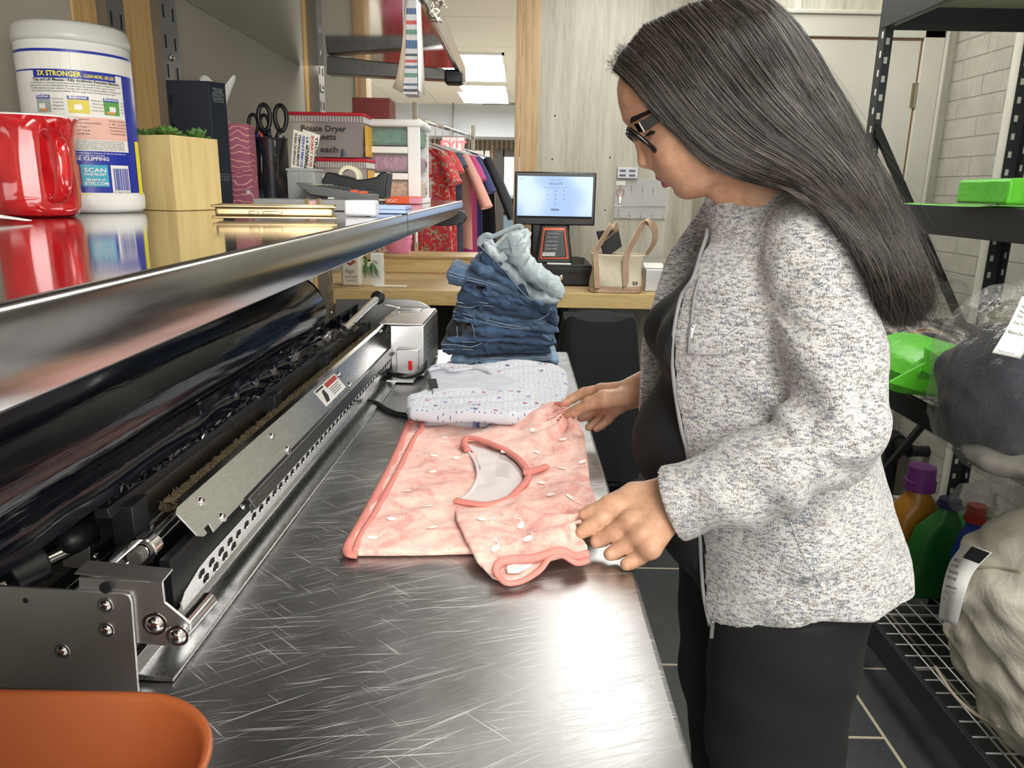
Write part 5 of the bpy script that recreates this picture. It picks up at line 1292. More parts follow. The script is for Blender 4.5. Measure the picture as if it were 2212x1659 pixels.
rp = [pxz(z(*p)) for p in ((670, 235), (700, 190), (760, 200), (880, 150), (985, 115), (1005, 170), (1025, 240))]
MB().tube([Vector((p.x, YC - .02, p.z)) for p in spl(rp, 8)], .007, 12).obj('waist_rim', d8, jeans[-1], smooth=True)
def place(pts): return [at_z(a, b, c) for a, b, c in pts]
def hfield(ctrl, wr=None, p=3.0):
 C = np.array([tuple(c) for c in ctrl])
 def h(X, Y):
  w = [1 / ((X - c[0]) ** 2 + (Y - c[1]) ** 2 + 4e-4) ** (p / 2) for c in C]
  s = sum(w); r = sum(a * c[2] for a, c in zip(w, C)) / s
  if wr is not None: r = r + wr(X, Y)
  return r
 return h
def pt_noise(X, Y, s, seed): return vnoise(np.stack([X, Y, np.zeros_like(X)], 1).astype(f32), s, seed).astype(float)
def np1(X): return np.array([float(X)])
t = NT('floral_jersey')
vo = t.n('TexVoronoi'); vo.voronoi_dimensions = '2D'; vo.inputs['Scale'].default_value = 85; vo.inputs['Randomness'].default_value = .55; t.l(t.co(), vo.inputs['Vector'])
dots = t.ramp(vo.outputs['Distance'], [(.10, 1), (.14, 0)])
v2 = t.n('TexVoronoi'); v2.voronoi_dimensions = '2D'; v2.inputs['Scale'].default_value = 34; v2.inputs['Randomness'].default_value = 1; t.l(t.co(), v2.inputs['Vector'])
pz_n = t.noise(300, detail=1)
fl = t.ramp(t.math('ADD', v2.outputs['Distance'], t.math('MULTIPLY', pz_n, .22)), [(.25, 1), (.30, 0)])
sel = t.n('SeparateColor'); t.l(v2.outputs['Color'], sel.inputs[0])
fl = t.math('MULTIPLY', fl, t.math('GREATER_THAN', sel.outputs[1], .55))
fc = t.ramp(sel.outputs[0], [(.0, hexc('3d4a86')), (.5, hexc('b8566a')), (.75, hexc('7d86b8'))]);
b_ = t.mix(dots, hexc('c6c9d0'), hexc('5b6388')); t.set(base=t.mix(fl, b_, fc), rough=.9, sheen=.2)
t.bump(t.noise(500, detail=1), .3, .0006); m_floral = t.m
m_jersey = M('pale_jersey', 'bcbfc7', .95, var=.04, vs=60, bump=.5, bs=500)
def flwr(X, Y): return .0035 * np.sin(X * 38 + 5 * np.sin(Y * 22)) + .003 * pt_noise(X, Y, 30, 4) + .002 * pt_noise(X, Y, 70, 9)
def zb(a, b, c): return at_z(a, b, c)
lowp = place([(884, 885, .915), (880, 900, .915), (915, 912, .915), (1060, 918, .915), (1215, 905, .915), (1226, 870, .915), (1222, 815, .915), (960, 812, .915), (935, 850, .915)])
slab('folded_floral_top', [(p.x, p.y) for p in lowp], lambda X, Y: .9015 + 0 * X, .026, m_floral, None, .0032, zr=(.893, .94))
tag(bpy.data.objects['folded_floral_top'], 'lower folded white floral garment under the one with the black tag', 'garment', 'folded floral garments')
up = place([(878, 866, .945), (876, 886, .945), (885, 895, .945), (1000, 903, .945), (1100, 905, .945), (1200, 893, .945), (1222, 868, .945), (1230, 835, .945), (1224, 810, .945), (1195, 798, .945), (1110, 795, .945), (1000, 797, .945), (950, 795, .945), (925, 800, .945), (930, 846, .945)])
h2 = lambda X, Y: .929 + flwr(X, Y) * .6 + .012 * np.exp(-((X - .02) ** 2 + (Y - 1.95) ** 2) / .01)
V, Fc = None, None
slab('folded_floral_top', [(p.x, p.y) for p in up], h2, .030, m_floral, None, .003, zr=(.915, .985))
fo_ = tag(bpy.data.objects['folded_floral_top.001'], 'white floral garment with a black neck tag, folded in front of the jeans', 'garment', 'folded floral garments')
fl_p = place([(927, 801, .965), (934, 848, .965), (975, 842, .965), (1040, 834, .965), (1085, 838, .965), (1120, 825, .965), (1090, 805, .965), (1050, 797, .965), (1000, 800, .965)])
slab('inner_flap', [(p.x, p.y) for p in fl_p], lambda X, Y: h2(X, Y) + .026, .009, m_jersey, fo_, .003, zr=(.945, .995))
p = at_z(935, 828, .972)
MB().box((p.x, p.y, .972), (.020, .045, .0015), Matrix.Rotation(R(12), 3, 'Z') @ Matrix.Rotation(R(12), 3, 'X')).obj('neck_tag', M('tag_black', '121214', .6), fo_, bevel=.0004)
MB().tube(spl([at_z(a, b, .968) for a, b in ((925, 800), (950, 796), (975, 801), (1000, 799), (1020, 796), (1045, 801), (1060, 806))], 8), .0045, 10).obj('ruffled_hem', m_jersey, fo_, smooth=True)
t = NT('pink_print')
a = t.noise(16, detail=6, rough=.72, dist=.6); b = t.noise(60, detail=4, rough=.7);
f = t.math('ADD', t.math('MULTIPLY', a, .7), t.math('MULTIPLY', b, .3))
t.set(base=t.ramp(f, [(.36, hexc('f0d9cc')), (.46, hexc('efc6b9')), (.54, hexc('e9b2a7')), (.60, hexc('dc958b')), (.68, hexc('ecc0b5'))]), rough=.8, sheen=.2)
t.bump(t.noise(500, detail=1), .25, .0006); m_pinkp = t.m
m_coral = M('coral_binding', 'd9857b', .7, var=.06, vs=60, bump=.4, bs=400)
m_inside = M('shirt_inside', 'dcd3d3', .9, var=.05, vs=30, bump=.3, bs=300)
m_motif = M('motif_white', 'f8efea', .8)
sh = thing('printed_shirt', 'pink and coral child shirt with white bird print being folded on the table', 'shirt', (0, 1.2, TZ + .002))
base_pts = [(887, 906, .908), (905, 899, .915), (940, 903, .915), (1050, 908, .915), (1150, 890, .93), (1235, 890, .93), (1262, 960, .915), (1275, 1060, .915), (1262, 1140, .91), (1180, 1195, .905), (1015, 1196, .905), (850, 1200, .905), (765, 1202, .903), (748, 1190, .903), (762, 1160, .905), (790, 1110, .905), (822, 1050, .905), (850, 995, .905), (870, 950, .908)]
B3 = place(base_pts)
def w1(X, Y): return .0022 * np.sin(X * 55 + 6 * np.sin(Y * 14)) + .0028 * pt_noise(X, Y, 22, 1) + .0015 * pt_noise(X, Y, 55, 2) + .0012
hB = lambda X, Y: .9022 + w1(X, Y) * .8 + .002
slab('shirt_back', [(p.x, p.y) for p in B3], lambda X, Y: .9015 + 0 * X, lambda X, Y: .009 + w1(X, Y), m_pinkp, sh, .0028, zr=(.895, .93))
upo = [(1100, 908, .920), (1115, 888, .93), (1150, 878, .95), (1195, 868, .975), (1228, 872, .985), (1250, 895, .975), (1262, 935, .945), (1270, 985, .93), (1276, 1040, .925), (1288, 1082, .93), (1296, 1108, .938), (1262, 1122, .944), (1240, 1134, .935), (1258, 1158, .925), (1270, 1188, .918), (1268, 1206, .916), (1242, 1212, .918), (1212, 1196, .926), (1186, 1200, .925), (1165, 1228, .912), (1130, 1250, .908), (1098, 1257, .908), (1064, 1244, .910), (1030, 1212, .916), (1005, 1165, .922), (985, 1120, .922), (981, 1080, .918), (1010, 1083, .915), (1055, 1088, .915), (1095, 1076, .917), (1122, 1052, .920), (1134, 1034, .922), (1130, 1014, .922), (1105, 985, .922), (1060, 962, .922), (1028, 950, .922), (1004, 955, .918), (1002, 942, .918), (1040, 928, .918)]
U3 = place(upo)
inner = place([(1150, 980, .925), (1200, 1000, .925), (1180, 1080, .926), (1100, 1140, .926), (1150, 1120, .928), (1060, 1180, .924), (1220, 940, .94), (1180, 915, .945), (1215, 1090, .93), (1200, 1150, .930), (1100, 935, .925)])
HA, HB_ = at_z(1225, 880, .98), at_z(1285, 1112, .94)
def w2(X, Y):
 r = 0
 for H_, kk, am, s0 in ((HA, 9, .006, .12), (HB_, 8, .008, .13)):
  dx, dy = X - H_.x, Y - H_.y; d = np.sqrt(dx * dx + dy * dy); an = np.arctan2(dy, dx)
  r = r + am * np.sin(an * kk + 1.0 + 3 * d / .1) * np.exp(-d / s0) * np.minimum(1, d / .02)
 return r + .004 * pt_noise(X, Y, 20, 6) + .002 * pt_noise(X, Y, 48, 7)
hU = hfield(U3 + inner, w2)
slab('shirt_front', [(p.x, p.y) for p in U3], lambda X, Y: hU(X, Y) - .006, .0065, m_pinkp, sh, .0026, zr=(.895, 1.01))
ins = place([(1005, 955, .916), (1040, 965, .916), (1100, 985, .916), (1132, 1018, .916), (1130, 1040, .916), (1095, 1074, .916), (1040, 1086, .914), (988, 1080, .914), (1012, 1062, .914), (1030, 1040, .914), (1036, 1012, .914), (1025, 985, .914)])
slab('neck_inside', [(p.x, p.y) for p in ins], lambda X, Y: .9125 + .0015 * pt_noise(X, Y, 40, 3), .0035, m_inside, sh, .0022, zr=(.905, .925))
def edge_tube(pts, r, name='binding', mat=None, flat=.6, off=0.0, n=8):
 P = spl(place(pts), n); P = [p + Vector((0, 0, off)) for p in P]
 return MB().tube(P, r, 10, True, flat).obj(name, mat or m_coral, sh, smooth=True)
edge_tube([(884, 912, .911), (872, 945, .911), (852, 992, .909), (824, 1048, .909), (794, 1106, .908), (768, 1152, .908), (752, 1182, .907), (755, 1197, .906), (772, 1200, .906)], .0075, off=.001)
edge_tube([(914, 922, .916), (893, 952, .914), (868, 1002, .912), (836, 1062, .912), (806, 1116, .911), (780, 1158, .910), (768, 1190, .908)], .0050, off=.002)
edge_tube([(886, 912, .916), (896, 905, .918), (908, 908, .920), (912, 922, .918), (906, 934, .917)], .0055)
edge_tube([(984, 1082, .917), (1010, 1087, .918), (1055, 1091, .918), (1097, 1079, .919), (1124, 1055, .922), (1140, 1034, .924), (1135, 1012, .924), (1107, 982, .925), (1062, 960, .925), (1030, 949, .925), (1008, 947, .924), (1003, 960, .922), (1010, 975, .920)], .0068, off=.001)
edge_tube([(1012, 975, .918), (1028, 1000, .917), (1032, 1030, .917), (1016, 1062, .916), (990, 1082, .916)], .0035, 'seam_tape', m_inside)
edge_tube([(1268, 1210, .917), (1245, 1216, .919), (1214, 1200, .927), (1188, 1204, .926), (1165, 1232, .914), (1130, 1254, .910), (1098, 1260, .909), (1082, 1250, .912), (1072, 1232, .918), (1082, 1214, .922), (1110, 1208, .922), (1150, 1206, .924), (1188, 1195, .930), (1214, 1190, .932), (1245, 1202, .922), (1270, 1196, .920)], .0060)
edge_tube([(1108, 890, .932), (1128, 878, .942), (1150, 884, .948), (1170, 878, .955), (1200, 872, .975), (1222, 872, .985)], .0055)
edge_tube([(1130, 1020, .929), (1150, 1018, .930), (1180, 1008, .931)], .008, 'neck_trim')
cuff = place([(1090, 1222, .916), (1110, 1214, .916), (1150, 1212, .916), (1150, 1222, .914), (1120, 1240, .912), (1095, 1240, .912)])
slab('sleeve_inside', [(p.x, p.y) for p in cuff], lambda X, Y: .911 + 0 * X, .006, m_inside, sh, .0024, zr=(.905, .925))
mo = MB(); random.seed(21)
def bird(cx, cy, s, a, hf, mb=mo):
 def P(u, v):
  x = cx + s * (u * cos(a) - v * sin(a)); y = cy + s * (u * sin(a) + v * cos(a)) * 1.2
  return Vector((x, y, float(hf(np1(x), np1(y))[0]) + .0012))
 n = 14
 ring = [P(.9 * cos(2 * pi * k / n), .55 * sin(2 * pi * k / n)) for k in range(n)]; c = P(0, 0); mb.add([c] + ring, [(0, 1 + k, 1 + (k + 1) % n) for k in range(n)])
 nk = [(.8, .2), (1.2, .5), (1.35, 1.0), (1.1, 1.35), (1.3, 1.6), (1.7, 1.5), (1.95, 1.15)]; S = spl(nk, 4)
 L = [P(u - .09, v) for u, v in S]; Rr = [P(u + .12, v + .03) for u, v in S]
 mb.add([v for q in zip(L, Rr) for v in q], [(i * 2, i * 2 + 1, i * 2 + 3, i * 2 + 2) for i in range(len(S) - 1)])
for px, py in ((960, 945), (938, 985), (860, 1022), (935, 1020), (845, 1125), (925, 1095), (935, 1140), (805, 1165), (880, 1060), (985, 990)):
 q = at_z(px, py, .912); bird(q.x, q.y, .0085, random.uniform(-.8, .8), lambda X, Y: .9015 + .009 + w1(X, Y))
for px, py in ((1150, 945), (1215, 965), (1090, 975), (1160, 975), (1258, 1000), (1170, 1040), (1190, 1075), (1230, 1085), (1125, 1130), (1140, 1165), (1070, 1180), (1215, 1010), (1180, 900), (1040, 1120)):
 q = at_z(px, py, .926); bird(q.x, q.y, .0085, random.uniform(-1.2, 1.2), lambda X, Y: hU(X, Y) + .0012)
mo.obj('white_bird_print', m_motif, sh)['kind'] = 'stuff'
for i in range(5):
 p = at_z(1085 + i * 3, 1010 + i * 6, .9165);
lab_ = MB()
for i in range(7):
 p = at_z(1072, 1002 + i * 4.5, .9172); q = at_z(1100, 1004 + i * 4.5, .9172); d = Vector((0, .0012, 0)); lab_.add([p, q, q + d, p + d], [(0, 1, 2, 3)])
lab_.obj('care_print', M('care_grey', 'a89ea0', .9), sh)
# ================================================================== things on the back counter
CZ = cz + .0004
def cpos(px, py): return at_z(px, py, cz)
yb_ = cpos(1200, 618).y;
x0, x1 = at_y(1146, 590, yb_).x, at_y(1279, 590, yb_).x; zt = at_y(1200, 572, yb_).z
cdw = thing('cash_drawer', 'black metal cash drawer on the wood counter under the screen', 'cash drawer', ((x0 + x1) / 2, yb_, CZ))
MB().bb(x0, x1, yb_ + .006, BY - .06, CZ + .004, zt).obj('housing', m_black, cdw, bevel=.003)
MB().bb(x0 + .006, x1 - .006, yb_, yb_ + .006, CZ + .010, zt - .018).obj('drawer_front', M('drawer_black', '17181b', .35), cdw, bevel=.002)
for a, b in ((.05, .42), (.62, .95)): MB().bb(x0 + (x1 - x0) * a, x0 + (x1 - x0) * b, yb_ - .002, yb_, (CZ + zt) / 2 + .012, (CZ + zt) / 2 + .016).obj('slot', m_dark, cdw)
p = at_y(1212, 599, yb_); MB().lathe([(0, -.006), (.012, -.006), (.014, 0)], p, 24, 'Y').obj('lock', m_chrome, cdw, smooth=True)
ys = yb_ + .14
A, B = at_y(1113, 370, ys), at_y(1289, 374, ys); C_, D_ = at_y(1109, 483, ys), at_y(1287, 488, ys)
pos = thing('screen_terminal', 'black countertop touch screen showing a pale blue keypad page', 'screen', ((A.x + B.x) / 2, ys, zt + .001))
cxm = (A.x + B.x) / 2; czm = (A.z + D_.z) / 2; wM, hM = (B.x - A.x), (A.z - D_.z)
MB().bb(cxm - wM / 2, cxm + wM / 2, ys, ys + .03, czm - hM / 2, czm + hM / 2).obj('bezel', M('bezel_black', '0d0e12', .25), pos, bevel=.006, seg=3)
t = NT('screen_glow'); t.set(base=(.02, .02, .03), emit=hexc('aecbf2'), estr=1.05, rough=.1); m_scr = t.m
sx0, sx1, sz0, sz1 = at_y(1118, 400, ys).x, at_y(1281, 400, ys).x, at_y(1200, 467, ys).z, at_y(1200, 381, ys).z
so_ = MB().bb(sx0, sx1, ys - .001, ys + .002, sz0, sz1).obj('display', m_scr, pos)
m_scrt = NT('screen_text'); m_scrt.set(base=(.0, .0, .0), emit=hexc('7f93bd'), estr=.8); m_scrt = m_scrt.m
sw_ = sx1 - sx0; sh_ = sz1 - sz0
tx = MB(); fS = plane_fn((sx0, ys - .0016, sz0), (1, 0, 0), (0, 0, 1))
text_on(tx, 'Enter your PIN', .02, lambda x, y: fS(sw_ * .42 + x, sh_ * .79 + y), width=sw_ * .17, bold=.0004)
text_on(tx, 'Cancel', .01, lambda x, y: fS(sw_ * .03 + x, sh_ * .92 + y), width=sw_ * .06)
text_on(tx, 'Clock in to continue', .01, lambda x, y: fS(sw_ * .42 + x, sh_ * .895 + y), width=sw_ * .18)
for i in range(10):
 r_, c_ = divmod(i, 3); c_ = 1 if i == 9 else c_
 text_on(tx, str((i + 1) % 10), .012, lambda x, y: fS(sw_ * (.39 + .11 * c_) + x, sh_ * (.62 - .107 * r_) + y), bold=.0005)
tx.add([fS(sw_ * .34, sh_ * .715), fS(sw_ * .67, sh_ * .715), fS(sw_ * .67, sh_ * .722), fS(sw_ * .34, sh_ * .722)], [(0, 1, 2, 3)])
tx.add([fS(sw_ * .45, sh_ * .14), fS(sw_ * .56, sh_ * .14), fS(sw_ * .56, sh_ * .19), fS(sw_ * .45, sh_ * .19)], [(0, 1, 2, 3)])
tx.obj('display_text', m_scrt, so_)
MB().bb(sx0, sx1, ys - .0014, ys, sz0 - .012, sz0).obj('status_bar', m_dark, so_)
xA, xB = at_y(1147, 520, ys).x, at_y(1230, 520, ys).x
MB().bb(xA, xB, ys + .02, ys + .14, zt + .001, czm - hM / 2 + .01).obj('stand', M('bezel_black', '0d0e12', .25), pos, bevel=.012, seg=3)
yt_ = ys - .03
q0, q1, q2, q3 = at_y(1173, 492, yt_ + .03), at_y(1222, 492, yt_ + .03), at_y(1230, 562, yt_ - .02), at_y(1164, 562, yt_ - .02)
ct = thing('card_terminal', 'black payment terminal with an orange rim below the screen', 'payment terminal', ((q2.x + q3.x) / 2, yt_, zt + .001))
th = Vector((0, .022, .008))
def slabq(c, s, off, t_, name, mat, bev):
 ctr_ = (q0 + q1 + q2 + q3) / 4; P_ = [ctr_ + (p - ctr_) * s + Vector((0, -off, 0)) for p in (q0, q1, q2, q3)]
 b = MB(); b.add(P_ + [p + th * t_ for p in P_], [(0, 1, 2, 3), (4, 5, 6, 7), (0, 1, 5, 4), (1, 2, 6, 5), (2, 3, 7, 6), (3, 0, 4, 7)]); return b.obj(name, mat, ct, bevel=bev, seg=4)
slabq(0, 1.22, -.004, 1.3, 'body', m_black, .012); slabq(0, .98, .002, 1, 'orange_rim', M('rim_orange', 'd4603a', .4), .010); fo2 = slabq(0, .84, .006, 1, 'screen', M('terminal_screen', '2b2c33', .3), .006)
c0_ = (q0 + q1 + q2 + q3) / 4; uu = (q1 - q0).normalized(); vv = (q0 - q3).normalized()
fT = lambda x, y: c0_ + uu * x + vv * y + Vector((0, -.0085, 0))
tx = MB()
for l, y in (('Contactless', .055), ('Tap or insert', .035), ('swipe here', .012), ('Receipt', -.010), ('Chip card', -.028)): text_on(tx, l, .012, lambda a, b_, y=y: fT(a - .045, b_ + y), width=.062)
for a0, a1, b0, b1 in ((-.058, .012, -.066, -.045),): tx.add([fT(a0, b0), fT(a1, b0), fT(a1, b1), fT(a0, b1)], [(0, 1, 2, 3)])
tx.obj('print', M('print_dim', 'b9b9bd', .5), ct)
MB().bb(at_y(1182, 566, yb_ + .03).x, at_y(1233, 566, yb_ + .03).x, yb_ + .01, yb_ + .05, zt + .001, zt + .006).obj('receipt_slip', m_paper, ct)
p = cpos(1255, 560); yq2 = yb_ + .06
cc = thing('coiled_cable', 'small coil of dark cable on top of the cash drawer', 'cable', (at_y(1248, 560, yq2).x, yq2, zt + .001))
pts = []
for k in range(60):
 a = k * .4; pts.append(at_y(1248, 565, yq2) + Vector((.035 * cos(a), .02 * sin(a), .004 + .0006 * k)))
b0_ = min(p.z for p in pts); pts = [p + Vector((0, 0, zt + .004 - b0_)) for p in pts]
MB().tube(pts, .0022, 6).obj('cable', M('cable_olive', '3a3d30', .6), cc, smooth=True)
hr = thing('key_board', 'clear acrylic key hook board screwed to the grey panel wall', 'key rack', (at_y(1385, 430, BY).x, BY - .01, at_y(1385, 472, BY).z))
m_acr = NT('acrylic'); m_acr.set(base=hexc('dfe2e4'), rough=.08, alpha=.35); m_acr = m_acr.m
def onw(px, py, y=BY - .004): return at_y(px, py, y)
A, B = onw(1326, 472), onw(1441, 386)
MB().bb(A.x, B.x, BY - .006, BY - .001, A.z, B.z).obj('board', m_acr, hr, bevel=.001)
MB().bb(A.x, B.x, BY - .010, BY - .006, A.z, A.z + .004).bb(A.x, B.x, BY - .010, BY - .006, onw(1385, 446).z, onw(1385, 446).z + .003).obj('board_edge', m_chrome, hr)
for px, py in ((1340, 404), (1364, 404), (1387, 405), (1411, 407), (1336, 460), (1360, 460), (1384, 461), (1408, 461), (1432, 463)):
 p = onw(px, py); MB().tube([p + Vector((0, -.002, .006)), p + Vector((0, -.004, -.008)), p + Vector((0, -.014, -.014)), p + Vector((0, -.018, -.004))], .003, 8).obj('hook', m_chrome, hr, smooth=True)
p = onw(1340, 408) + Vector((0, -.016, 0))
ky = thing('key_ring', 'keys on a pink ring hanging from the first upper hook', 'keys', tuple(p + Vector((0, 0, -.09))))
MB().tube([p + Vector((.022 * cos(a), 0, -.018 + .022 * sin(a))) for a in np.linspace(0, 6.28, 24, endpoint=False)], .0025, 6, closed=True).obj('ring', M('ring_pink', 'c27a78', .4), ky, smooth=True)
MB().prism([(-.007, 0), (.007, 0), (.006, -.05), (-.006, -.05)], lambda a, b, d: p + Vector((a, d, b - .035)), 0, .003).prism([(-.002, 0), (.002, 0), (.001, -.05), (-.001, -.05)], lambda a, b, d: p + Vector((a, d, b - .08)), 0, .002).obj('key', m_chrome, ky, bevel=.0005)
A, B = onw(1332, 385), onw(1377, 362)
nb = thing('notice_box', 'small pale holder with four stamped marks above the key board', 'holder', ((A.x + B.x) / 2, BY - .02, A.z))
MB().bb(A.x, B.x, BY - .03, BY - .001, A.z, B.z).obj('case', M('pale_grey', 'c9cad0', .3), nb, bevel=.003)
b = MB()
for i in range(2):
 for j in range(2): b.bb(A.x + .012 + i * .055, A.x + .048 + i * .055, BY - .031, BY - .030, A.z + .010 + j * .026, A.z + .022 + j * .026)
b.obj('stamps', M('stamp_ink', '5d5c74', .6), nb)
A, B = onw(1331, 400), onw(1351, 391)
tag(MB().bb(A.x, B.x, BY - .009, BY - .0062, A.z, B.z).obj('name_label', m_paper), 'small white paper label above the hanging keys', 'label')
for i, (px, py) in enumerate(((1193, 344), (1307, 454), (1318, 340), (1199, 250))):
 p = onw(px, py, BY); tag(MB().lathe([(0, -.003), (.004, -.002), (.005, 0)], p + Vector((0, -.0005, 0)), 12, 'Y').obj('panel_screw', m_black, smooth=True), ['dark screw in the grey panel above the screen', 'dark screw in the grey panel left of the key board', 'tiny screw in the grey panel above the notice holder', 'uppermost dark screw in the grey panel'][i], 'screw')
ytt = cpos(1335, 634).y
tt_ = thing('tote_bag', 'cream canvas tote with tan trim and two upright handles on the wood counter', 'bag', (at_y(1335, 634, ytt).x, ytt + .08, CZ))
t = NT('canvas'); nz = t.noise(8, detail=5); wv = t.noise(500, detail=1)
t.set(base=t.ramp(nz, [(.35, hexc('cfc5ad')), (.7, hexc('e6dfcb'))]), rough=.9); t.bump(t.math('ADD', wv, t.math('MULTIPLY', nz, 4)), .35, .003); m_canvas = t.m
m_trim = M('tan_trim', 'c4a68f', .85, var=.08, vs=30, bump=.3, bs=300)
bl, br_2, tl_, tr_ = at_y(1278, 622, ytt), at_y(1388, 627, ytt), at_y(1284, 540, ytt), at_y(1396, 548, ytt)
ctrx = (bl.x + br_2.x) / 2; dep = .17
def bag(u, v):
 a = 2 * pi * u; hx = ((br_2.x - bl.x) / 2) * (1 - .0 * v) + ((tr_.x - tl_.x) / 2 - (br_2.x - bl.x) / 2) * v
 cx_ = ctrx + ((tl_.x + tr_.x) / 2 - ctrx) * v; n_ = 4.0
 c_, s_ = cos(a), sin(a); x = math.copysign(abs(c_) ** (2 / n_), c_) * hx * (1 - .03 * sin(pi * v)); y = math.copysign(abs(s_) ** (2 / n_), s_) * dep / 2 * (1 - .25 * v)
 x += .004 * sin(v * 9 + a * 3); y += .006 * sin(v * 7 + a * 2) * (v > .05)
 return Vector((cx_ + x, ytt + dep / 2 + y, CZ + .003 + v * (tl_.z - bl.z)))
MB().grid(bag, 72, 24, True).obj('body', m_canvas, tt_, smooth=True, solid=.003)
MB().grid(lambda u, v: bag(u, v * .16) + (bag(u, v * .16) - Vector((ctrx, ytt + dep / 2, bag(u, 0).z))).normalized() * .003, 72, 4, True).obj('base_trim', m_trim, tt_, smooth=True)
b = MB(); P_ = [bag(k / 40, 0) for k in range(40)]; b.add(P_, [tuple(range(40))]); b.obj('base', m_trim, tt_)
def strap(pts, w, th_, name, updir):
 S = spl(pts, 8); b = MB(); vs = []
 for i, p in enumerate(S):
  t_ = (S[min(i + 1, len(S) - 1)] - S[max(i - 1, 0)]).normalized(); s_ = Vector(updir); s_ = (s_ - t_ * s_.dot(t_)).normalized(); n_ = t_.cross(s_)
  vs += [p + s_ * w + n_ * th_, p - s_ * w + n_ * th_, p - s_ * w - n_ * th_, p + s_ * w - n_ * th_]
 n = len(S); b.add(vs, [(i * 4 + k, i * 4 + (k + 1) % 4, i * 4 + 4 + (k + 1) % 4, i * 4 + 4 + k) for i in range(n - 1) for k in range(4)] + [(0, 1, 2, 3), tuple(4 * n - 4 + k for k in range(4))])
 return b.obj(name, m_trim, tt_, smooth=True, auto=40)
yF, yBk = ytt - .002, ytt + .10
strap([at_y(1290, 622, yF - .004), at_y(1288, 580, yF - .004), at_y(1287, 545, yF), at_y(1300, 520, yF + .01), at_y(1318, 490, yF + .02), at_y(1328, 487, yF + .05), at_y(1330, 500, yF + .07), at_y(1312, 520, yF + .09), at_y(1306, 545, yF + .10)], .017, .002, 'handle', (.75, .6, .2))
strap([at_y(1352, 618, yF - .004), at_y(1352, 570, yF - .004), at_y(1356, 545, yF), at_y(1375, 510, yF + .01), at_y(1390, 484, yF + .02), at_y(1405, 482, yF + .04), at_y(1415, 500, yF + .07), at_y(1412, 525, yF + .09), at_y(1396, 550, yF + .11)], .019, .002, 'handle', (.8, .55, .2))
tx = MB(); text_on(tx, 'SLB', .022, plane_fn(at_y(1366, 615, ytt - .008), (1, 0, 0), (0, 0, 1)), width=.026, bold=.001); tx.obj('monogram', m_ink, tt_)
p = at_y(1342, 566, ytt - .006); MB().lathe([(0, -.003), (.003, 0)], p, 10, 'Y').obj('rivet', m_ink, tt_)
A = at_y(1291, 505, ytt + .07);
wl = thing('wallet', 'black leather wallet poking out of the canvas tote', 'wallet', tuple(at_y(1320, 545, ytt + .08)))
MB().prism([(p.x, p.z) for p in (at_y(1291, 502, ytt), at_y(1340, 495, ytt), at_y(1348, 535, ytt), at_y(1310, 560, ytt))], lambda a, c, d: Vector((a, ytt + .075 + d, c)), 0, .02).obj('wallet_body', m_black, wl, bevel=.004)
yz = ytt + .10
A, B = at_y(1393, 618, yz), at_y(1440, 580, yz)
sb = thing('steel_box', 'low steel box with a leaflet on it, right of the canvas tote', 'box', ((A.x + B.x) / 2, yz, CZ))
MB().bb(A.x, B.x + .12, yz, BY - .05, CZ, at_y(1420, 582, yz).z).obj('case', m_ms, sb, bevel=.004)
MB().box(((A.x + B.x) / 2, yz + .08, at_y(1420, 582, yz).z + .012), (.10, .09, .002), Matrix.Rotation(.2, 3, 'X')).obj('leaflet', m_paper, sb)
ybo = cpos(757, 622).y
A, B = at_y(737, 600, ybo), at_y(778, 600, ybo)
bo = thing('printed_bottle', 'cream bottle with bird drawing on the left end of the wood counter', 'bottle', ((A.x + B.x) / 2, ybo + .05, CZ))
rB = (B.x - A.x) / 2; cxB = (A.x + B.x) / 2
MB().bb(A.x, B.x, ybo, ybo + .09, CZ + .008, at_y(757, 548, ybo).z).obj('bottle_body', M('bottle_cream', 'd9d3c4', .4), bo, bevel=.012, seg=3)
MB().lathe([(.03, 0), (.03, .01), (.018, .015), (.018, .06), (0, .06)], (cxB, ybo + .045, at_y(757, 548, ybo).z), 20).obj('pump_neck', M('bottle_cream', 'd9d3c4', .4), bo, smooth=True, auto=40)
fB = plane_fn((A.x + .01, ybo - .0006, CZ + .02), (1, 0, 0), (0, 0, 1)); wB = B.x - A.x - .02
tx = MB(); text_on(tx, 'figs', .03, lambda x, y: fB(x + wB * .15, y + .055), width=wB * .6); text_on(tx, 'hand wash', .02, lambda x, y: fB(x + wB * .1, y + .03), width=wB * .8); text_on(tx, 'natural', .02, lambda x, y: fB(x + wB * .2, y + .012), width=wB * .6)
tx.obj('lettering', M('print_brown', '6e4a3a', .6), bo)
b = MB(); b.add([fB(wB * .1, .11), fB(wB * .5, .09), fB(wB * .9, .11), fB(wB * .7, .125), fB(wB * .5, .105), fB(wB * .3, .125)], [(0, 1, 2, 3, 4, 5)]); b.add([fB(wB * .25, .14), fB(wB * .45, .135), fB(wB * .4, .165)], [(0, 1, 2)]); b.obj('drawing', M('print_rust', 'a0523c', .6), bo)
MB().bb(A.x - .06, B.x, ybo - .02, ybo + .11, CZ, CZ + .007).obj('coaster', m_counter, bo, bevel=.002)
x0, x1 = at_y(778, 590, ybo + .08).x, at_y(800, 590, ybo + .08).x
pt = thing('potted_plant', 'green spiky plant in a cream pot beside the pink tin', 'plant', ((x0 + x1) / 2, ybo + .12, CZ))
MB().bb(x0 - .03, x1, ybo + .08, ybo + .17, CZ, at_y(790, 566, ybo + .08).z).obj('pot', M('pot_cream', 'd5cdb5', .6), pt, bevel=.004)
random.seed(8); b = MB(); p0 = Vector(((x0 + x1) / 2 + .0, ybo + .12, at_y(790, 568, ybo + .1).z))
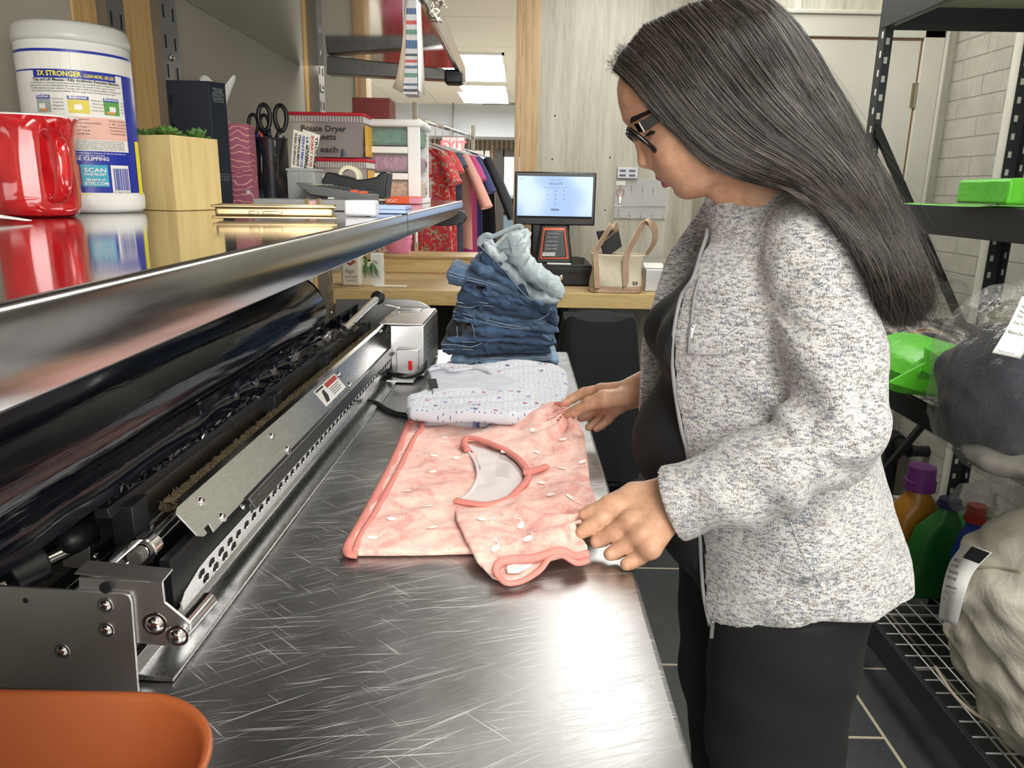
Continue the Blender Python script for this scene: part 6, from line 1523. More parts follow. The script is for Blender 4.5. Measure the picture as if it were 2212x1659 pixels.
for k in range(46):
 a = random.uniform(-1.9, 1.6) if k % 3 else random.uniform(0, 6.28); e = random.uniform(.1, 1.3); L_ = random.uniform(.07, .13)
 d = Vector((cos(a) * cos(e), -abs(sin(a)) * cos(e) * .7, sin(e))); s_ = d.cross(Vector((0, 0, 1))).normalized() * .006
 pts = [p0 + d * L_ * u + Vector((0, 0, -.09 * u * u)) for u in (0, .3, .6, .85, 1)]; w = (.5, 1, .9, .5, .05)
 b.add([v for p, w_ in zip(pts, w) for v in (p + s_ * w_, p - s_ * w_)], [(i * 2, i * 2 + 1, i * 2 + 3, i * 2 + 2) for i in range(4)])
b.obj('leaves', M('leaf_green', '3f6a34', .5, var=.3, vs=50), pt, smooth=True)
A, B = at_y(800, 560, ybo + .10), at_y(826, 603, ybo + .10)
wc = thing('white_box', 'plain white box standing between the plant and the pink tin', 'box', ((A.x + B.x) / 2, ybo + .14, CZ))
MB().bb(A.x, B.x, ybo + .10, ybo + .16, CZ, at_y(812, 548, ybo + .1).z).obj('box', m_white, wc, bevel=.002)
ytn = BY + .08; zl = cz + .1005
A, B = at_y(829, 560, ytn), at_y(886, 560, ytn); rT = (B.x - A.x) / 2; cT = (A.x + B.x) / 2
t = NT('flower_tin'); vo = t.n('TexVoronoi'); vo.inputs['Scale'].default_value = 26; t.l(t.co(), vo.inputs['Vector'])
dd2 = t.ramp(vo.outputs['Distance'], [(.26, 1), (.31, 0)]); se = t.n('SeparateColor'); t.l(vo.outputs['Color'], se.inputs[0])
t.set(base=t.mix(dd2, hexc('e88fb4'), t.ramp(se.outputs[0], [(.0, hexc('c43c6c')), (.35, hexc('8a6fc0')), (.6, hexc('e8c85a')), (.8, hexc('d9608c'))])), rough=.35); m_tin = t.m
tn = thing('flower_tin', 'pink tin pail with small flowers and a wire handle on the pine ledge', 'pail', (cT, ytn + rT, zl))
hT = at_y(855, 508, ytn).z - zl
MB().lathe([(0, .001), (rT * .86, .001), (rT * .88, .004), (rT, hT - .02), (rT * 1.05, hT - .02), (rT * 1.05, hT), (rT * .98, hT), (rT * .96, hT - .03)], (cT, ytn + rT, zl), 40).obj('pail_body', m_tin, tn, smooth=True, auto=40)
MB().tube([Vector((cT + rT * 1.06 * cos(a), ytn + rT * .6, zl + hT - .03)) + Vector((0, -.05 * sin(a), -.09 * sin(a) + .0)) for a in np.linspace(0, pi, 20)], .004, 8).obj('pail_handle', M('handle_pink', 'd98aa8', .4), tn, smooth=True)
tag(MB().box(tuple(cpos(845, 618)[:2]) + (CZ + .0012,), (.16, .05, .002)).obj('paper_slip', m_paper), 'white paper slip lying on the wood counter below the tin', 'paper')
# ================================================================== clothing rail in the shop front
yr0, yr1 = 5.35, 7.2
xr_ = at_y(1022, 300, yr1).x; zr_ = at_y(1022, 296, yr1).z
p1 = Vector((xr_, yr1, zr_)); p0 = Vector((at_y(945, 290, yr0).x - .15, yr0, zr_))
rk = thing('clothing_rail', 'chrome clothing rail full of hanging garments in the shop front', 'clothing rail', (xr_, yr1, 0))
MB().cyl(p0, p1, .013, 12).obj('hanging_bar', m_chrome, rk, smooth=True)
for q in (p0, p1):
 MB().cyl((q.x, q.y, .03), (q.x, q.y, q.z + .10), .018, 14).obj('post', m_chrome, rk, smooth=True)
 MB().bb(q.x - .25, q.x + .25, q.y - .02, q.y + .02, .03, .06).obj('foot', m_chrome, rk, bevel=.004)
t = NT('red_floral'); a = t.noise(22, detail=2, dist=1.5); b2_ = t.noise(30, sc=(1, 1, 1), detail=3, dist=2);
c1 = t.ramp(a, [(.40, hexc('c4343a')), (.56, hexc('b22a34')), (.60, hexc('d9b79a')), (.66, hexc('5a6f4e'))]);
t.set(base=t.mix(t.ramp(b2_, [(.60, 0), (.64, 1)]), c1, hexc('3a5a80')), rough=.85); m_redf = t.m
m_fab = {'red': m_redf, 'pink': M('fabric_blush', 'c08e84', .9, var=.06), 'black': M('fabric_black', '15161c', .9, var=.1), 'navy': M('fabric_navy', '2a2d5c', .9), 'magenta': M('fabric_magenta', 'a03a6c', .9), 'dots': M('fabric_dots', '3a4258', .9, var=.8, vs=110)}
def garment(f, key, lab, w, top, ln, tw=0, sl=.22, flare=1.15):
 c = p0.lerp(p1, f); dirr = Vector((.93, -.36, 0)).normalized(); dn = Vector((-dirr.y, dirr.x, 0)); zt_ = zr_ - top
 o = thing('hanging_garment', lab, 'garment', (c.x, c.y, zt_ - ln), 'garments on the clothing rail')
 MB().tube([c + Vector((0, 0, -.02)) + Vector((.0, 0, .035)) , c + dn * .0 + Vector((.015, 0, .02)), c + Vector((.012, 0, -.02)), c + Vector((0, 0, -top + .01))], .003, 6).tube([c + dirr * (w * .45) + Vector((0, 0, -top - .05)), c + Vector((0, 0, -top + .015)), c - dirr * (w * .45) + Vector((0, 0, -top - .05))], .006, 8).obj('hanger', M('hanger_white', 'cfcfd2', .3), o, smooth=True)
 rnd = random.Random(int(f * 1000)); ph = rnd.uniform(0, 6)
 def sh(u, v):
  a = 2 * pi * u; ww = w * (.18 + .34 * min(1, v / .10) ** .7 * 1 + (flare - 1) * .5 * v) * .98; dp = .022 + .035 * v
  x = cos(a) * ww; y = sin(a) * dp * (1 + .5 * sin(6 * a + ph)) + .012 * sin(x * 45 + ph) * v
  drop = .10 * (abs(x) / w) * (v < .12) * 1.0
  return c + dirr * x + dn * y + Vector((0, 0, -top - .05 * (abs(x) / (w * .5)) * max(0, 1 - v * 3) - v * ln + .01 * sin(a * 5 + ph) * v))
 MB().grid(sh, 64, 40, True).obj('cloth', m_fab[key], o, smooth=True)
 if sl:
  for sg in (-1, 1):
   S0 = c + dirr * sg * w * .42 + Vector((0, 0, -top - .06)); S1 = c + dirr * sg * (w * .42 + sl * .45) + Vector((0, 0, -top - .06 - sl * .9))
   MB().tube([S0, S0.lerp(S1, .5) + Vector((0, 0, .01)), S1], [.06, .075, .085], 14, True, .45).obj('sleeve', m_fab[key], o, smooth=True, auto=60)
garment(.03, 'red', 'red floral dress nearest on the clothing rail', .44, .16, 1.25, flare=1.3)
garment(.14, 'red', 'second red floral dress on the clothing rail', .44, .15, 1.2, sl=.15)
garment(.27, 'dots', 'dark dotted dress between the red dresses and the blush blouse', .42, .15, 1.15, sl=.1)
garment(.38, 'pink', 'dusty pink short sleeved blouse on the clothing rail', .46, .15, .75, sl=.42)
garment(.52, 'magenta', 'magenta garment behind the dusty pink blouse', .44, .15, 1.1, sl=.2)
garment(.64, 'navy', 'navy garment next to the black coat on the clothing rail', .44, .15, 1.2, sl=.3)
garment(.80, 'black', 'long black coat near the far post of the clothing rail', .52, .14, 1.35, sl=.55, flare=1.35)
garment(.90, 'black', 'black garment at the far end of the clothing rail', .46, .14, 1.2, sl=.4)
# ================================================================== office chair draped in black between counter and table
ych = 3.1
cc0 = at_y(1300, 690, ych)
oc = thing('office_chair', 'swivel office chair draped with black cloth beyond the steel table', 'chair', (cc0.x, ych, 0))
A, B = at_y(1225, 690, ych), at_y(1385, 690, ych)
m_drape = M('drape_black', '111216', .9, var=.15, vs=6, bump=.3, bs=300)
def dr(u, v):
 a = 2 * pi * u; hw = (B.x - A.x) / 2 * (1 + .38 * v ** .8); x = cos(a); y = sin(a)
 x = math.copysign(abs(x) ** .45, x) * hw; y = math.copysign(abs(y) ** .6, y) * (.09 + .22 * v)
 k = 1 + .05 * v * sin(a * 9) + .03 * v * sin(a * 17 + 1)
 return Vector((cc0.x + x * k, ych + .10 + y * k, A.z - v * .62 + .01 * sin(a * 5)))
b = MB().grid(dr, 90, 30, True); n0 = [dr(k / 90, 0) for k in range(90)]; b.add([Vector((cc0.x, ych + .1, A.z + .012))] + n0, [(0, 1 + k, 1 + (k + 1) % 90) for k in range(90)])
b.obj('drape', m_drape, oc, smooth=True)
cb0 = Vector((cc0.x + .02, ych + .1, 0))
MB().cyl(cb0 + Vector((0, 0, .10)), cb0 + Vector((0, 0, .46)), .028, 18).cyl(cb0 + Vector((0, 0, .07)), cb0 + Vector((0, 0, .13)), .045, 18).obj('gas_column', m_chrome, oc, smooth=True, auto=40)
for k in range(5):
 a = 2 * pi * k / 5 + .35; e = cb0 + Vector((.30 * cos(a), .30 * sin(a), .075))
 MB().tube([cb0 + Vector((0, 0, .11)), cb0.lerp(e, .5) + Vector((0, 0, .062)), e], [.024, .020, .015], 10).obj('base_arm', m_black, oc, smooth=True)
 c = MB()
 for s_ in (-.014, .014): c.cyl(Vector((e.x - sin(a) * s_, e.y + cos(a) * s_, .028)), Vector((e.x - sin(a) * s_ * 1.8, e.y + cos(a) * s_ * 1.8, .028)), .028, 18)
 c.cyl(Vector((e.x, e.y, .03)), e, .008, 8); c.obj('castor', m_black, oc, smooth=True, auto=40)
MB().bb(cb0.x - .22, cb0.x + .22, cb0.y - .2, cb0.y + .2, .44, .50).obj('seat', m_drape, oc, bevel=.02, seg=3)
p = at_z(925, 745, TZ)
ob = thing('orange_folder', 'orange folder edge lying on the far end of the steel table', 'folder', (p.x, p.y - .02, TZ + .0005))
MB().bb(p.x - .07, p.x + .02, p.y - .12, p.y - .04, TZ + .0005, TZ + .012).obj('cover', M('folder_orange', 'c88a2c', .5), ob, bevel=.002)
# ================================================================== orange bowl, front left
t = NT('orange_plastic'); nz = t.noise(3, detail=3); t.set(base=t.ramp(nz, [(.3, hexc('8c4824')), (.7, hexc('96502a'))]), rough=.42, sss=.1); t.bump(t.noise(600, detail=1), .08, .0004); m_orange = t.m
zo = 1.035
rp_ = [at_z(a, b, zo) for a, b in ((-60, 1492), (100, 1494), (230, 1499), (320, 1512), (385, 1543), (425, 1590), (441, 1640), (436, 1700), (410, 1800))]
xr2 = at_z(442, 1650, zo).x; yt2 = at_z(150, 1493, zo).y; rad = .075
xl2 = xr2 - .36; yb2 = yt2 - .27
def rrect(x0, x1, y0, y1, r_, z_, n=12):
 out = []
 for cx_, cy_2, a0 in ((x1 - r_, y1 - r_, 0), (x0 + r_, y1 - r_, 90), (x0 + r_, y0 + r_, 180), (x1 - r_, y0 + r_, 270)):
  for k in range(n + 1): a = R(a0 + 90 * k / n); out.append(Vector((cx_ + r_ * cos(a), cy_2 + r_ * sin(a), z_)))
 return out
bw = thing('orange_basin', 'smooth orange plastic basin in the near left corner of the steel table', 'basin', ((xl2 + xr2) / 2, (yb2 + yt2) / 2, TZ))
rings = []
for ins, z_, rr_ in ((.075, TZ + .001, .05), (.060, TZ + .001, .055), (.030, TZ + .03, .065), (.012, TZ + .08, .07), (.002, zo - .006, .075), (-.002, zo - .002, .077), (-.001, zo, .076), (.003, zo, .074), (.005, zo - .004, .073), (.016, TZ + .08, .068), (.034, TZ + .033, .062), (.065, TZ + .006, .05)):
 rings.append(rrect(xl2 + ins, xr2 - ins, yb2 + ins, yt2 - ins, rr_, z_))
m_ = len(rings[0]); mb_ = MB(); mb_.add([v for r_ in rings for v in r_], [(j * m_ + k, j * m_ + (k + 1) % m_, (j + 1) * m_ + (k + 1) % m_, (j + 1) * m_ + k) for j in range(len(rings) - 1) for k in range(m_)] + [tuple(range(m_)), tuple((len(rings) - 1) * m_ + k for k in range(m_))])
mb_.obj('basin_shell', m_orange, bw, smooth=True)
# ================================================================== storage rack
m_rackm = M('rack_charcoal', '2e3235', .42, .3, var=.08, vs=8, bump=.06, bs=300)
m_rackd = M('rack_black', '16181a', .45, .2)
RKX0, RKX1, RKY1 = 1.05, 1.52, 2.42; RKY0 = RKY1 - 1.25
rkk = thing('storage_rack', 'black slotted metal storage rack standing at the right', 'rack', ((RKX0 + RKX1) / 2, (RKY0 + RKY1) / 2, 0))
def post(x, y, sx, sy):
 b = MB(); w = .042; th_ = .003
 b.bb(x, x + sx * w, y, y + sy * th_, 0, 2.10); b.bb(x, x + sx * th_, y, y + sy * w, 0, 2.10)
 b.mi = 1; z_ = .06
 while z_ < 2.06:
  b.bb(x + sx * w * .55, x + sx * w * .80, y - sy * .0004, y + sy * (th_ + .0004), z_, z_ + .018)
  b.bb(x - sx * .0004, x + sx * (th_ + .0004), y + sy * w * .55, y + sy * w * .80, z_ + .012, z_ + .030); z_ += .052
 b.mi = 0; return b.obj('post', [m_rackm, m_white_slot], rkk)
m_white_slot = M('slot_light', 'c9c8c2', .6)
for x, sx in ((RKX0, 1), (RKX1, -1)):
 for y, sy in ((RKY1, -1), (RKY0, 1)): post(x, y, sx, sy)
LV = ((.125, .205), (.825, .885), (1.306, 1.377), (1.868, 1.945))
m_wire = M('wire_white', 'c6c6c4', .35, .3)
for i, (za, zb) in enumerate(LV):
 for x, sx in ((RKX0, 1), (RKX1, -1)):
  b = MB().bb(x - sx * .002, x + sx * .004, RKY0 + .01, RKY1 - .01, za, zb).bb(x, x + sx * .022, RKY0 + .01, RKY1 - .01, za - .000, za + .004).bb(x, x + sx * .012, RKY0 + .01, RKY1 - .01, zb - .004, zb)
  b.obj('side_beam', m_rackm, rkk, bevel=.0012)
 for y, sy in ((RKY0, 1), (RKY1, -1)):
  MB().bb(RKX0 + .01, RKX1 - .01, y - sy * .002, y + sy * .004, za, zb).obj('end_beam', m_rackm, rkk, bevel=.0012)
 dk = MB(); zt_ = zb - .012
 if i in (2, 3):
  dk.bb(RKX0 + .008, RKX1 - .008, RKY0 + .01, RKY1 - .01, zt_ - .004, zt_ + .006); dk.obj('shelf_board', M('shelf_board', 'a8a69c' if i == 2 else '3a3d40', .7), rkk)
 else:
  nx, ny = 10, 24
  for k in range(nx): x = RKX0 + .012 + (RKX1 - RKX0 - .024) * k / (nx - 1); dk.cyl((x, RKY0 + .012, zt_), (x, RKY1 - .012, zt_), .0022, 6)
  for k in range(ny): y = RKY0 + .02 + (RKY1 - RKY0 - .04) * k / (ny - 1); dk.cyl((RKX0 + .006, y, zt_ - .004), (RKX1 - .006, y, zt_ - .004), .0022, 6)
  dk.cyl((RKX0 + .012, RKY0 + .012, zt_ - .008), (RKX0 + .012, RKY1 - .012, zt_ - .008), .003, 6)
  dk.obj('wire_deck', m_wire, rkk, smooth=True, auto=40)
def brace(A, B, name='brace'):
 d = (B - A); L_ = d.length; d.normalize(); q = Matrix((tuple(Vector((0, 1, 0)).cross(d)), (0, 1, 0), tuple(d))).transposed()
 MB().box((A + B) / 2, (.028, .004, L_), q).box((A + B) / 2 + q @ Vector((.012, -.008, 0)), (.003, .014, L_), q).obj(name, m_rackd, rkk)
yb3 = RKY1 - .012
brace(Vector((RKX0 + .02, yb3, 1.60)), Vector((RKX1 - .03, yb3, .90)))
brace(Vector((RKX1 - .03, yb3, .88)), Vector((RKX0 + .02, yb3, .22)))
# ================================================================== goods on the rack
t = NT('green_poly'); nz = t.noise(5, detail=3); t.set(base=t.ramp(nz, [(.3, hexc('47ad1a')), (.7, hexc('5fc424'))]), rough=.42, sheen=.1); t.bump(t.noise(10, detail=4, dist=.8), .35, .02); m_green2 = t.m
Z2 = LV[1][1] - .008; Z3 = LV[2][1] - .004; Z1 = LV[0][1] - .008
g = MB(); A = at_x(2118, 412, 1.10)
ga = [at_y(a, b, 1.75) for a, b in ((2118, 440), (2128, 388), (2215, 384), (2330, 386), (2330, 446))]
gz0 = Z3 + .001
pl_ = [(p.x, max(p.z, gz0)) for p in ga]
g.prism(pl_, lambda a, c, d: Vector((a, 1.66 + d * (1 + .1 * sin(a * 30)), c)), 0, .20)
gb = g.obj('green_bag', m_green2, bevel=.006, seg=3); tag(gb, 'folded bright green bag lying on the upper rack shelf', 'bag', 'green bags')
g = MB().grid(lambda u, v: Vector((RKX0 + .03 + .40 * v, 1.62 + .62 * u, Z3 + .003 + .004 * sin(u * 22) * v + .003 * sin(v * 17))), 40, 10)
tag(g.obj('bag_flap', m_green2, smooth=True, solid=.001), 'thin green cloth spread flat on the upper rack shelf', 'cloth')
def slabpts(pts, y): return [at_y(a, b, y) for a, b in pts]
G0 = slabpts([(1925, 842), (1928, 800), (1950, 772), (1985, 752), (2038, 740), (2100, 757), (2150, 790), (2160, 868), (2060, 862), (1990, 850)], 1.80)
cg = sum(G0, Vector()) / len(G0)
ring = [Vector((p.x, 1.80, max(p.z, Z2 + .001))) for p in G0]
def pk(p, k, dy): return Vector((cg.x + (p.x - cg.x) * k, 1.80 + dy, cg.z + (p.z - cg.z) * k + 0))
b = MB(); rr = [[pk(p, k, dy) for p in ring] for k, dy in ((.80, -.055), (.93, -.045), (1.0, -.02), (1.02, .02), (.98, .12), (.85, .20))]
for r_ in rr:
 for v in r_: v.z = max(v.z, Z2 + .0015)
m_ = len(ring); V_ = [v for r_ in rr for v in r_]; b.add(V_, [(j * m_ + k, j * m_ + (k + 1) % m_, (j + 1) * m_ + (k + 1) % m_, (j + 1) * m_ + k) for j in range(len(rr) - 1) for k in range(m_)] + [tuple(5 * m_ + k for k in range(m_))])
ap = at_y(2015, 790, 1.735); ap2 = at_y(1990, 800, 1.70)
b.add(rr[0] + [ap, ap2], [(k, (k + 1) % m_, m_ + (0 if 2 <= k <= 6 else 1)) for k in range(m_)] )
gb2 = b.obj('green_bag', m_green2, smooth=True, auto=28); tag(gb2, 'crumpled bright green bag on the middle rack shelf', 'bag', 'green bags')
mod = gb2.modifiers.new('s', 'SUBSURF'); mod.levels = mod.render_levels = 2; mod.subdivision_type = 'SIMPLE'
fp = [at_y(a, b_, 1.70) for a, b_ in ((1924, 830), (2010, 790), (2016, 757), (2068, 790), (2128, 800), (2150, 868), (2060, 862), (1985, 848))]
b = MB(); b.prism([(p.x, max(p.z, Z2 + .002)) for p in fp], lambda a, c, d: Vector((a, 1.69 + d + .25 * (c - Z2), c)), 0, .006)
b.obj('front_flap', m_green2, gb2, bevel=.002)
t = NT('thin_plastic'); lw = t.n('LayerWeight'); lw.inputs['Blend'].default_value = .35
tr = t.n('BsdfTransparent'); gl2 = t.n('BsdfGlossy'); gl2.inputs['Roughness'].default_value = .12; gl2.inputs['Color'].default_value = (1, 1, 1, 1); mx = t.n('MixShader'); df2 = t.n('BsdfDiffuse'); df2.inputs['Color'].default_value = (.75, .77, .78, 1); mx2 = t.n('MixShader'); mx2.inputs[0].default_value = .035
bpn = t.n('Bump'); bpn.inputs['Strength'].default_value = .9; bpn.inputs['Distance'].default_value = .012; t.l(t.noise(28, sc=(1, 1, .35), detail=5, dist=1.6), bpn.inputs['Height'])
t.l(bpn.outputs[0], gl2.inputs['Normal']); t.l(bpn.outputs[0], lw.inputs['Normal'])
t.l(t.math('MULTIPLY', lw.outputs['Facing'], .34), mx.inputs[0]); t.l(tr.outputs[0], mx.inputs[1]); t.l(gl2.outputs[0], mx.inputs[2])
t.l(mx.outputs[0], mx2.inputs[1]); t.l(df2.outputs[0], mx2.inputs[2]); t.l(mx2.outputs[0], t.o.inputs['Surface']); m_bag = t.m
def blob(name, c, r_, mat, par, amp, sc, h, seed, zmin=None, warp=None):
 def fn(P):
  d = ell(P, c, r_) + amp * vnoise(P, sc, seed) + amp * .5 * vnoise(P, sc * 2.3, seed + 1)
  if warp: d = warp(P, d)
  if zmin is not None: d = smax(d, zmin - P[:, 2], .01)
  return d
 rr_ = np.array(r_) * 1.35 + .01
 o = isoobj(name, fn, np.array(c) - rr_, np.array(c) + rr_, h, mat, par, 1); o.data.polygons.foreach_set('use_smooth', [True] * len(o.data.polygons)); return o
t = NT('plaid'); w1_ = t.n('TexWave'); w1_.bands_direction = 'X'; w1_.inputs['Scale'].default_value = 9; t.l(t.co(rot=(.5, .3, .9)), w1_.inputs['Vector']); w2_ = t.n('TexWave'); w2_.bands_direction = 'Z'; w2_.inputs['Scale'].default_value = 11; t.l(t.co(rot=(.2, .4, .2)), w2_.inputs['Vector'])
t.set(base=t.mix(.5, t.ramp(w1_.outputs['Fac'], [(.2, hexc('20242e')), (.5, hexc('4d5058')), (.85, hexc('c2b8a4')), (.95, hexc('a8674a'))]), t.ramp(w2_.outputs['Fac'], [(.3, hexc('1b1f2a')), (.7, hexc('7c7466')), (.95, hexc('cfc6b4'))])), rough=.9); m_plaid = t.m
bg = thing('bag_of_clothes', 'knotted clear plastic bag of plaid clothes on the middle rack shelf', 'bag', tuple(at_y(2030, 800, 2.15))[:2] + (Z2,), 'clear bags of laundry')
c1_ = at_y(2025, 745, 2.12)
blob('plaid_clothes', (c1_.x, 2.12, Z2 + .09), (.165, .17, .10), m_plaid, bg, .010, 16, .006, 3, Z2 + .003)
cs = [('navy_stack', 'fold_navy', '1d2433', .0), ('grey_fold', 'fold_grey', '7d7c80', .035), ('tan_fold', 'fold_tan', '9a8a74', .07)]
for k in range(4):
 MB().prism([(c1_.x - .14 + .01 * k, Z2 + .02 + .032 * k), (c1_.x + .12, Z2 + .02 + .032 * k), (c1_.x + .13, Z2 + .045 + .032 * k), (c1_.x - .13, Z2 + .045 + .032 * k)], lambda a, c, d: Vector((a, 1.945 + d + .02 * k, c)), 0, .2).obj('folded_shirt', M('fold_' + 'abcd'[k], ('1d2433', '6f6c6a', '2c3040', '8a7d6a')[k], .9, var=.3, vs=60), bg, bevel=.010, seg=3)
def knot(P, d):
 n = cap(P, (c1_.x - .01, 2.10, Z2 + .19), tuple(at_y(2032, 668, 2.10)), .075, .014); n = smin(n, cap(P, tuple(at_y(2032, 668, 2.10)), tuple(at_y(2010, 630, 2.10)), .012, .035), .012); n = smin(n, cap(P, tuple(at_y(2032, 668, 2.10)), tuple(at_y(2062, 628, 2.10)), .012, .034), .012)
 return smin(d, n + .006 * vnoise(P, 40, 6), .03)
blob('clear_plastic', (c1_.x, 2.11, Z2 + .11), (.185, .19, .125), m_bag, bg, .010, 22, .0055, 11, Z2 + .0015, knot)
for o_ in [ch for ch in bg.children if ch.name.startswith('clear_plastic')]: pass
c2_ = at_y(2185, 850, 1.50); c2_ = Vector((1.175, 1.52, Z2 + .17))
b2g = thing('bag_of_clothes', 'large clear plastic bag of dark laundry with a paper receipt, at the right edge', 'bag', (c2_.x, c2_.y, Z2), 'clear bags of laundry')
t = NT('dark_fleece'); a = t.noise(9, detail=6, rough=.7, dist=1.2); t.set(base=t.ramp(a, [(.38, hexc('0c0d12')), (.5, hexc('171b2b')), (.62, hexc('23252c')), (.72, hexc('3a3834'))]), rough=.95); t.bump(a, 1, .03); m_fleece = t.m
bc_ = at_y(2235, 860, 1.42);
blob('dark_laundry', (bc_.x, 1.46, bc_.z + .005), (.155, .15, .150), m_fleece, b2g, .016, 14, .006, 7)
tcm = at_y(2215, 715, 1.46); blob('camouflage_cloth', (tcm.x + .02, 1.47, tcm.z), (.085, .09, .055), M('camo', '5d5a4c', .9, var=.5, vs=22, bump=.6, bs=40), b2g, .01, 20, .006, 9)
blob('folded_grey_cloth', tuple(at_y(2225, 985, 1.42)), (.13, .11, .035), M('grey_fleece', '6c6862', .95, var=.2, vs=20, bump=.8, bs=60), b2g, .008, 18, .006, 10)
blob('clear_plastic', (bc_.x + .005, 1.455, bc_.z + .025), (.178, .175, .205), m_bag, b2g, .012, 16, .006, 17)
MB().prism([(0, 0), (.03, .02), (.06, .018), (.05, -.01)], lambda a, c, d: tcm + Vector((a - .02, -.10 + d, c + .01)), 0, .01).obj('yellow_strip', M('hi_vis', 'c8e02a', .6), b2g, bevel=.003)
m_rec = M('receipt_white', 'e9e9e6', .7)
def receipt(pts, name, par, lines, curl=.0):
 """pts: four corners tl,tr,br,bl in world"""
 tl, tr, br, bl = pts; n = (tr - tl).cross(bl - tl).normalized(); n = n if n.y < 0 else -n
 f = lambda u, v: (tl.lerp(tr, u)).lerp(bl.lerp(br, u), v) + n * curl * sin(pi * v)
 o = MB().grid(f, 6, 16).obj(name, m_rec, par, smooth=True, solid=.0006)
 tx = MB(); W_ = (tr - tl).length; H_ = (bl - tl).length
 for txt, u, v, w_, s_ in lines: text_on(tx, txt, s_, lambda x, y: f(u + x / W_, v - y / H_) + n * .0012, width=W_ * w_)
 tx.obj('printing', m_ink, o); return o, f, n
rc_ = [at_y(a, b, 1.30) for a, b in ((2208, 640), (2270, 660), (2204, 775), (2143, 762))]
receipt(rc_, 'receipt', b2g, [('Wash and fold', .10, .18, .7, .008), ('Mixed load 14 lb', .10, .26, .8, .007), ('Soap included', .10, .33, .6, .007), ('Due Friday', .10, .45, .5, .007), ('Balance Due: $25.00', .08, .62, .85, .009), ('Thank you for your order', .10, .95, .6, .004)], .004)
t = NT('cream_canvas'); nz = t.noise(4, detail=5); t.set(base=t.ramp(nz, [(.3, hexc('b9b3a2')), (.7, hexc('d8d3c6'))]), rough=.85, sheen=.1)
t.bump(t.math('ADD', t.noise(5, detail=6, dist=1.2), t.math('MULTIPLY', t.noise(400, detail=1), .05)), .45, .04); m_cream = t.m
yc2 = 1.55; cc_ = at_y(2165, 1330, yc2)
lf, tp2, bt = at_y(2008, 1300, yc2), at_y(2120, 1118, 1.62), at_y(2120, 1500, 1.45)
cb = thing('canvas_bundle', 'big bundled cream canvas garment with a curled receipt on the bottom rack shelf', 'garment', (1.27, 1.50, Z1))
cx2, cy2, cz2 = 1.276, 1.485, (Z1 + tp2.z) / 2 + .0
hz2 = (tp2.z - Z1) / 2 + .012
def bund(P):
 q = P - np.array((cx2, cy2, cz2), f32)
 d = (np.power(np.power(np.abs(q[:, 0]) / .221, 2.7) + np.power(np.abs(q[:, 1]) / .285, 2.7) + np.power(np.abs(q[:, 2]) / hz2, 3.0), 1 / 2.8) - 1) * .20
 d = d + .012 * vnoise(P, 8, 4) + .007 * vnoise(P * np.array((1, 1, 2), f32), 15, 5) + .004 * np.sin(P[:, 2] * 60 + P[:, 1] * 25 + 3 * np.sin(P[:, 0] * 14))
 fz = cz2 - .02 + .25 * (P[:, 1] - 1.35) + .1 * (P[:, 0] - 1.1)
 d = d - .014 * np.clip((P[:, 2] - fz) / .015, 0, 1) * np.clip((cz2 + .17 - P[:, 2]) / .02, 0, 1)
 fz2 = cz2 - .13 + .2 * (P[:, 1] - 1.35); d = d - .010 * np.clip((P[:, 2] - fz2) / .012, 0, 1)
 return smax(d, Z1 + .0015 - P[:, 2], .015).astype(f32)
o = isoobj('cloth', bund, (1.0, 1.10, Z1 - .01), (1.58, 1.82, tp2.z + .05), .0055, m_cream, cb, 1); o.data.polygons.foreach_set('use_smooth', [True] * len(o.data.polygons))
def bhit(px, py, off=.004):
 r_ = ray(px, py); ts = np.linspace(1.0 / r_.y, 1.9 / r_.y, 500); P = np.array([[r_.x * t_, r_.y * t_, CAMZ + r_.z * t_] for t_ in ts], f32); d = bund(P); k = np.where(d < off)[0]
 return Vector(P[k[0]]) if len(k) else Vector(P[int(np.argmin(d))])
MB().tube(spl([bhit(a, b, .001) for a, b in ((2095, 1222), (2120, 1226), (2160, 1228), (2208, 1236))], 5), .0035, 8).obj('seam', M('seam_tan', 'a39a88', .9), cb, smooth=True)
MB().tube(spl([bhit(a, b, .001) for a, b in ((2020, 1440), (2060, 1500), (2110, 1545), (2160, 1570))], 5), .004, 8).obj('hem_cord', M('seam_tan', 'c9c3b4', .9), cb, smooth=True)
RL = [bhit(a, b, .010) for a, b in ((2083, 1172), (2052, 1215), (2036, 1270), (2027, 1340))]; RR = [bhit(a, b, .010) for a, b in ((2143, 1194), (2104, 1235), (2084, 1285), (2068, 1350))]
SL, SR = spl(RL, 6), spl(RR, 6)
b = MB(); b.add([v for q in zip(SL, SR) for v in q], [(i * 2, i * 2 + 1, i * 2 + 3, i * 2 + 2) for i in range(len(SL) - 1)]); ro = b.obj('receipt', m_rec, cb, smooth=True, solid=.0008)
nR = Vector((-.3, -.85, .4)).normalized()
def fR(u, v):
 i = min(v * (len(SL) - 1), len(SL) - 1.001); k = int(i); w_ = i - k; return SL[k].lerp(SL[k + 1], w_).lerp(SR[k].lerp(SR[k + 1], w_), u) + nR * .0022
tx = MB(); W_, H_ = (SR[3] - SL[3]).length, .13
for txt, u, v, w_, s_ in (('ORDER 3-2', .06, .30, .30, .008), ('Sat 9:30 AM', .06, .37, .30, .008), ('Your laundry', .06, .46, .42, .010), ('order is ready', .06, .54, .42, .010), ('1 garment washed', .08, .64, .5, .006), ('1 garment folded', .08, .70, .5, .006), ('tagged and bagged', .08, .76, .5, .006), ('thank you', .08, .86, .3, .006)):
 text_on(tx, txt, s_, lambda x, y: fR(max(0, min(1, u + x / W_)), max(0, min(1, v - y / H_))), width=W_ * w_)
tx.obj('printing', m_ink, ro)
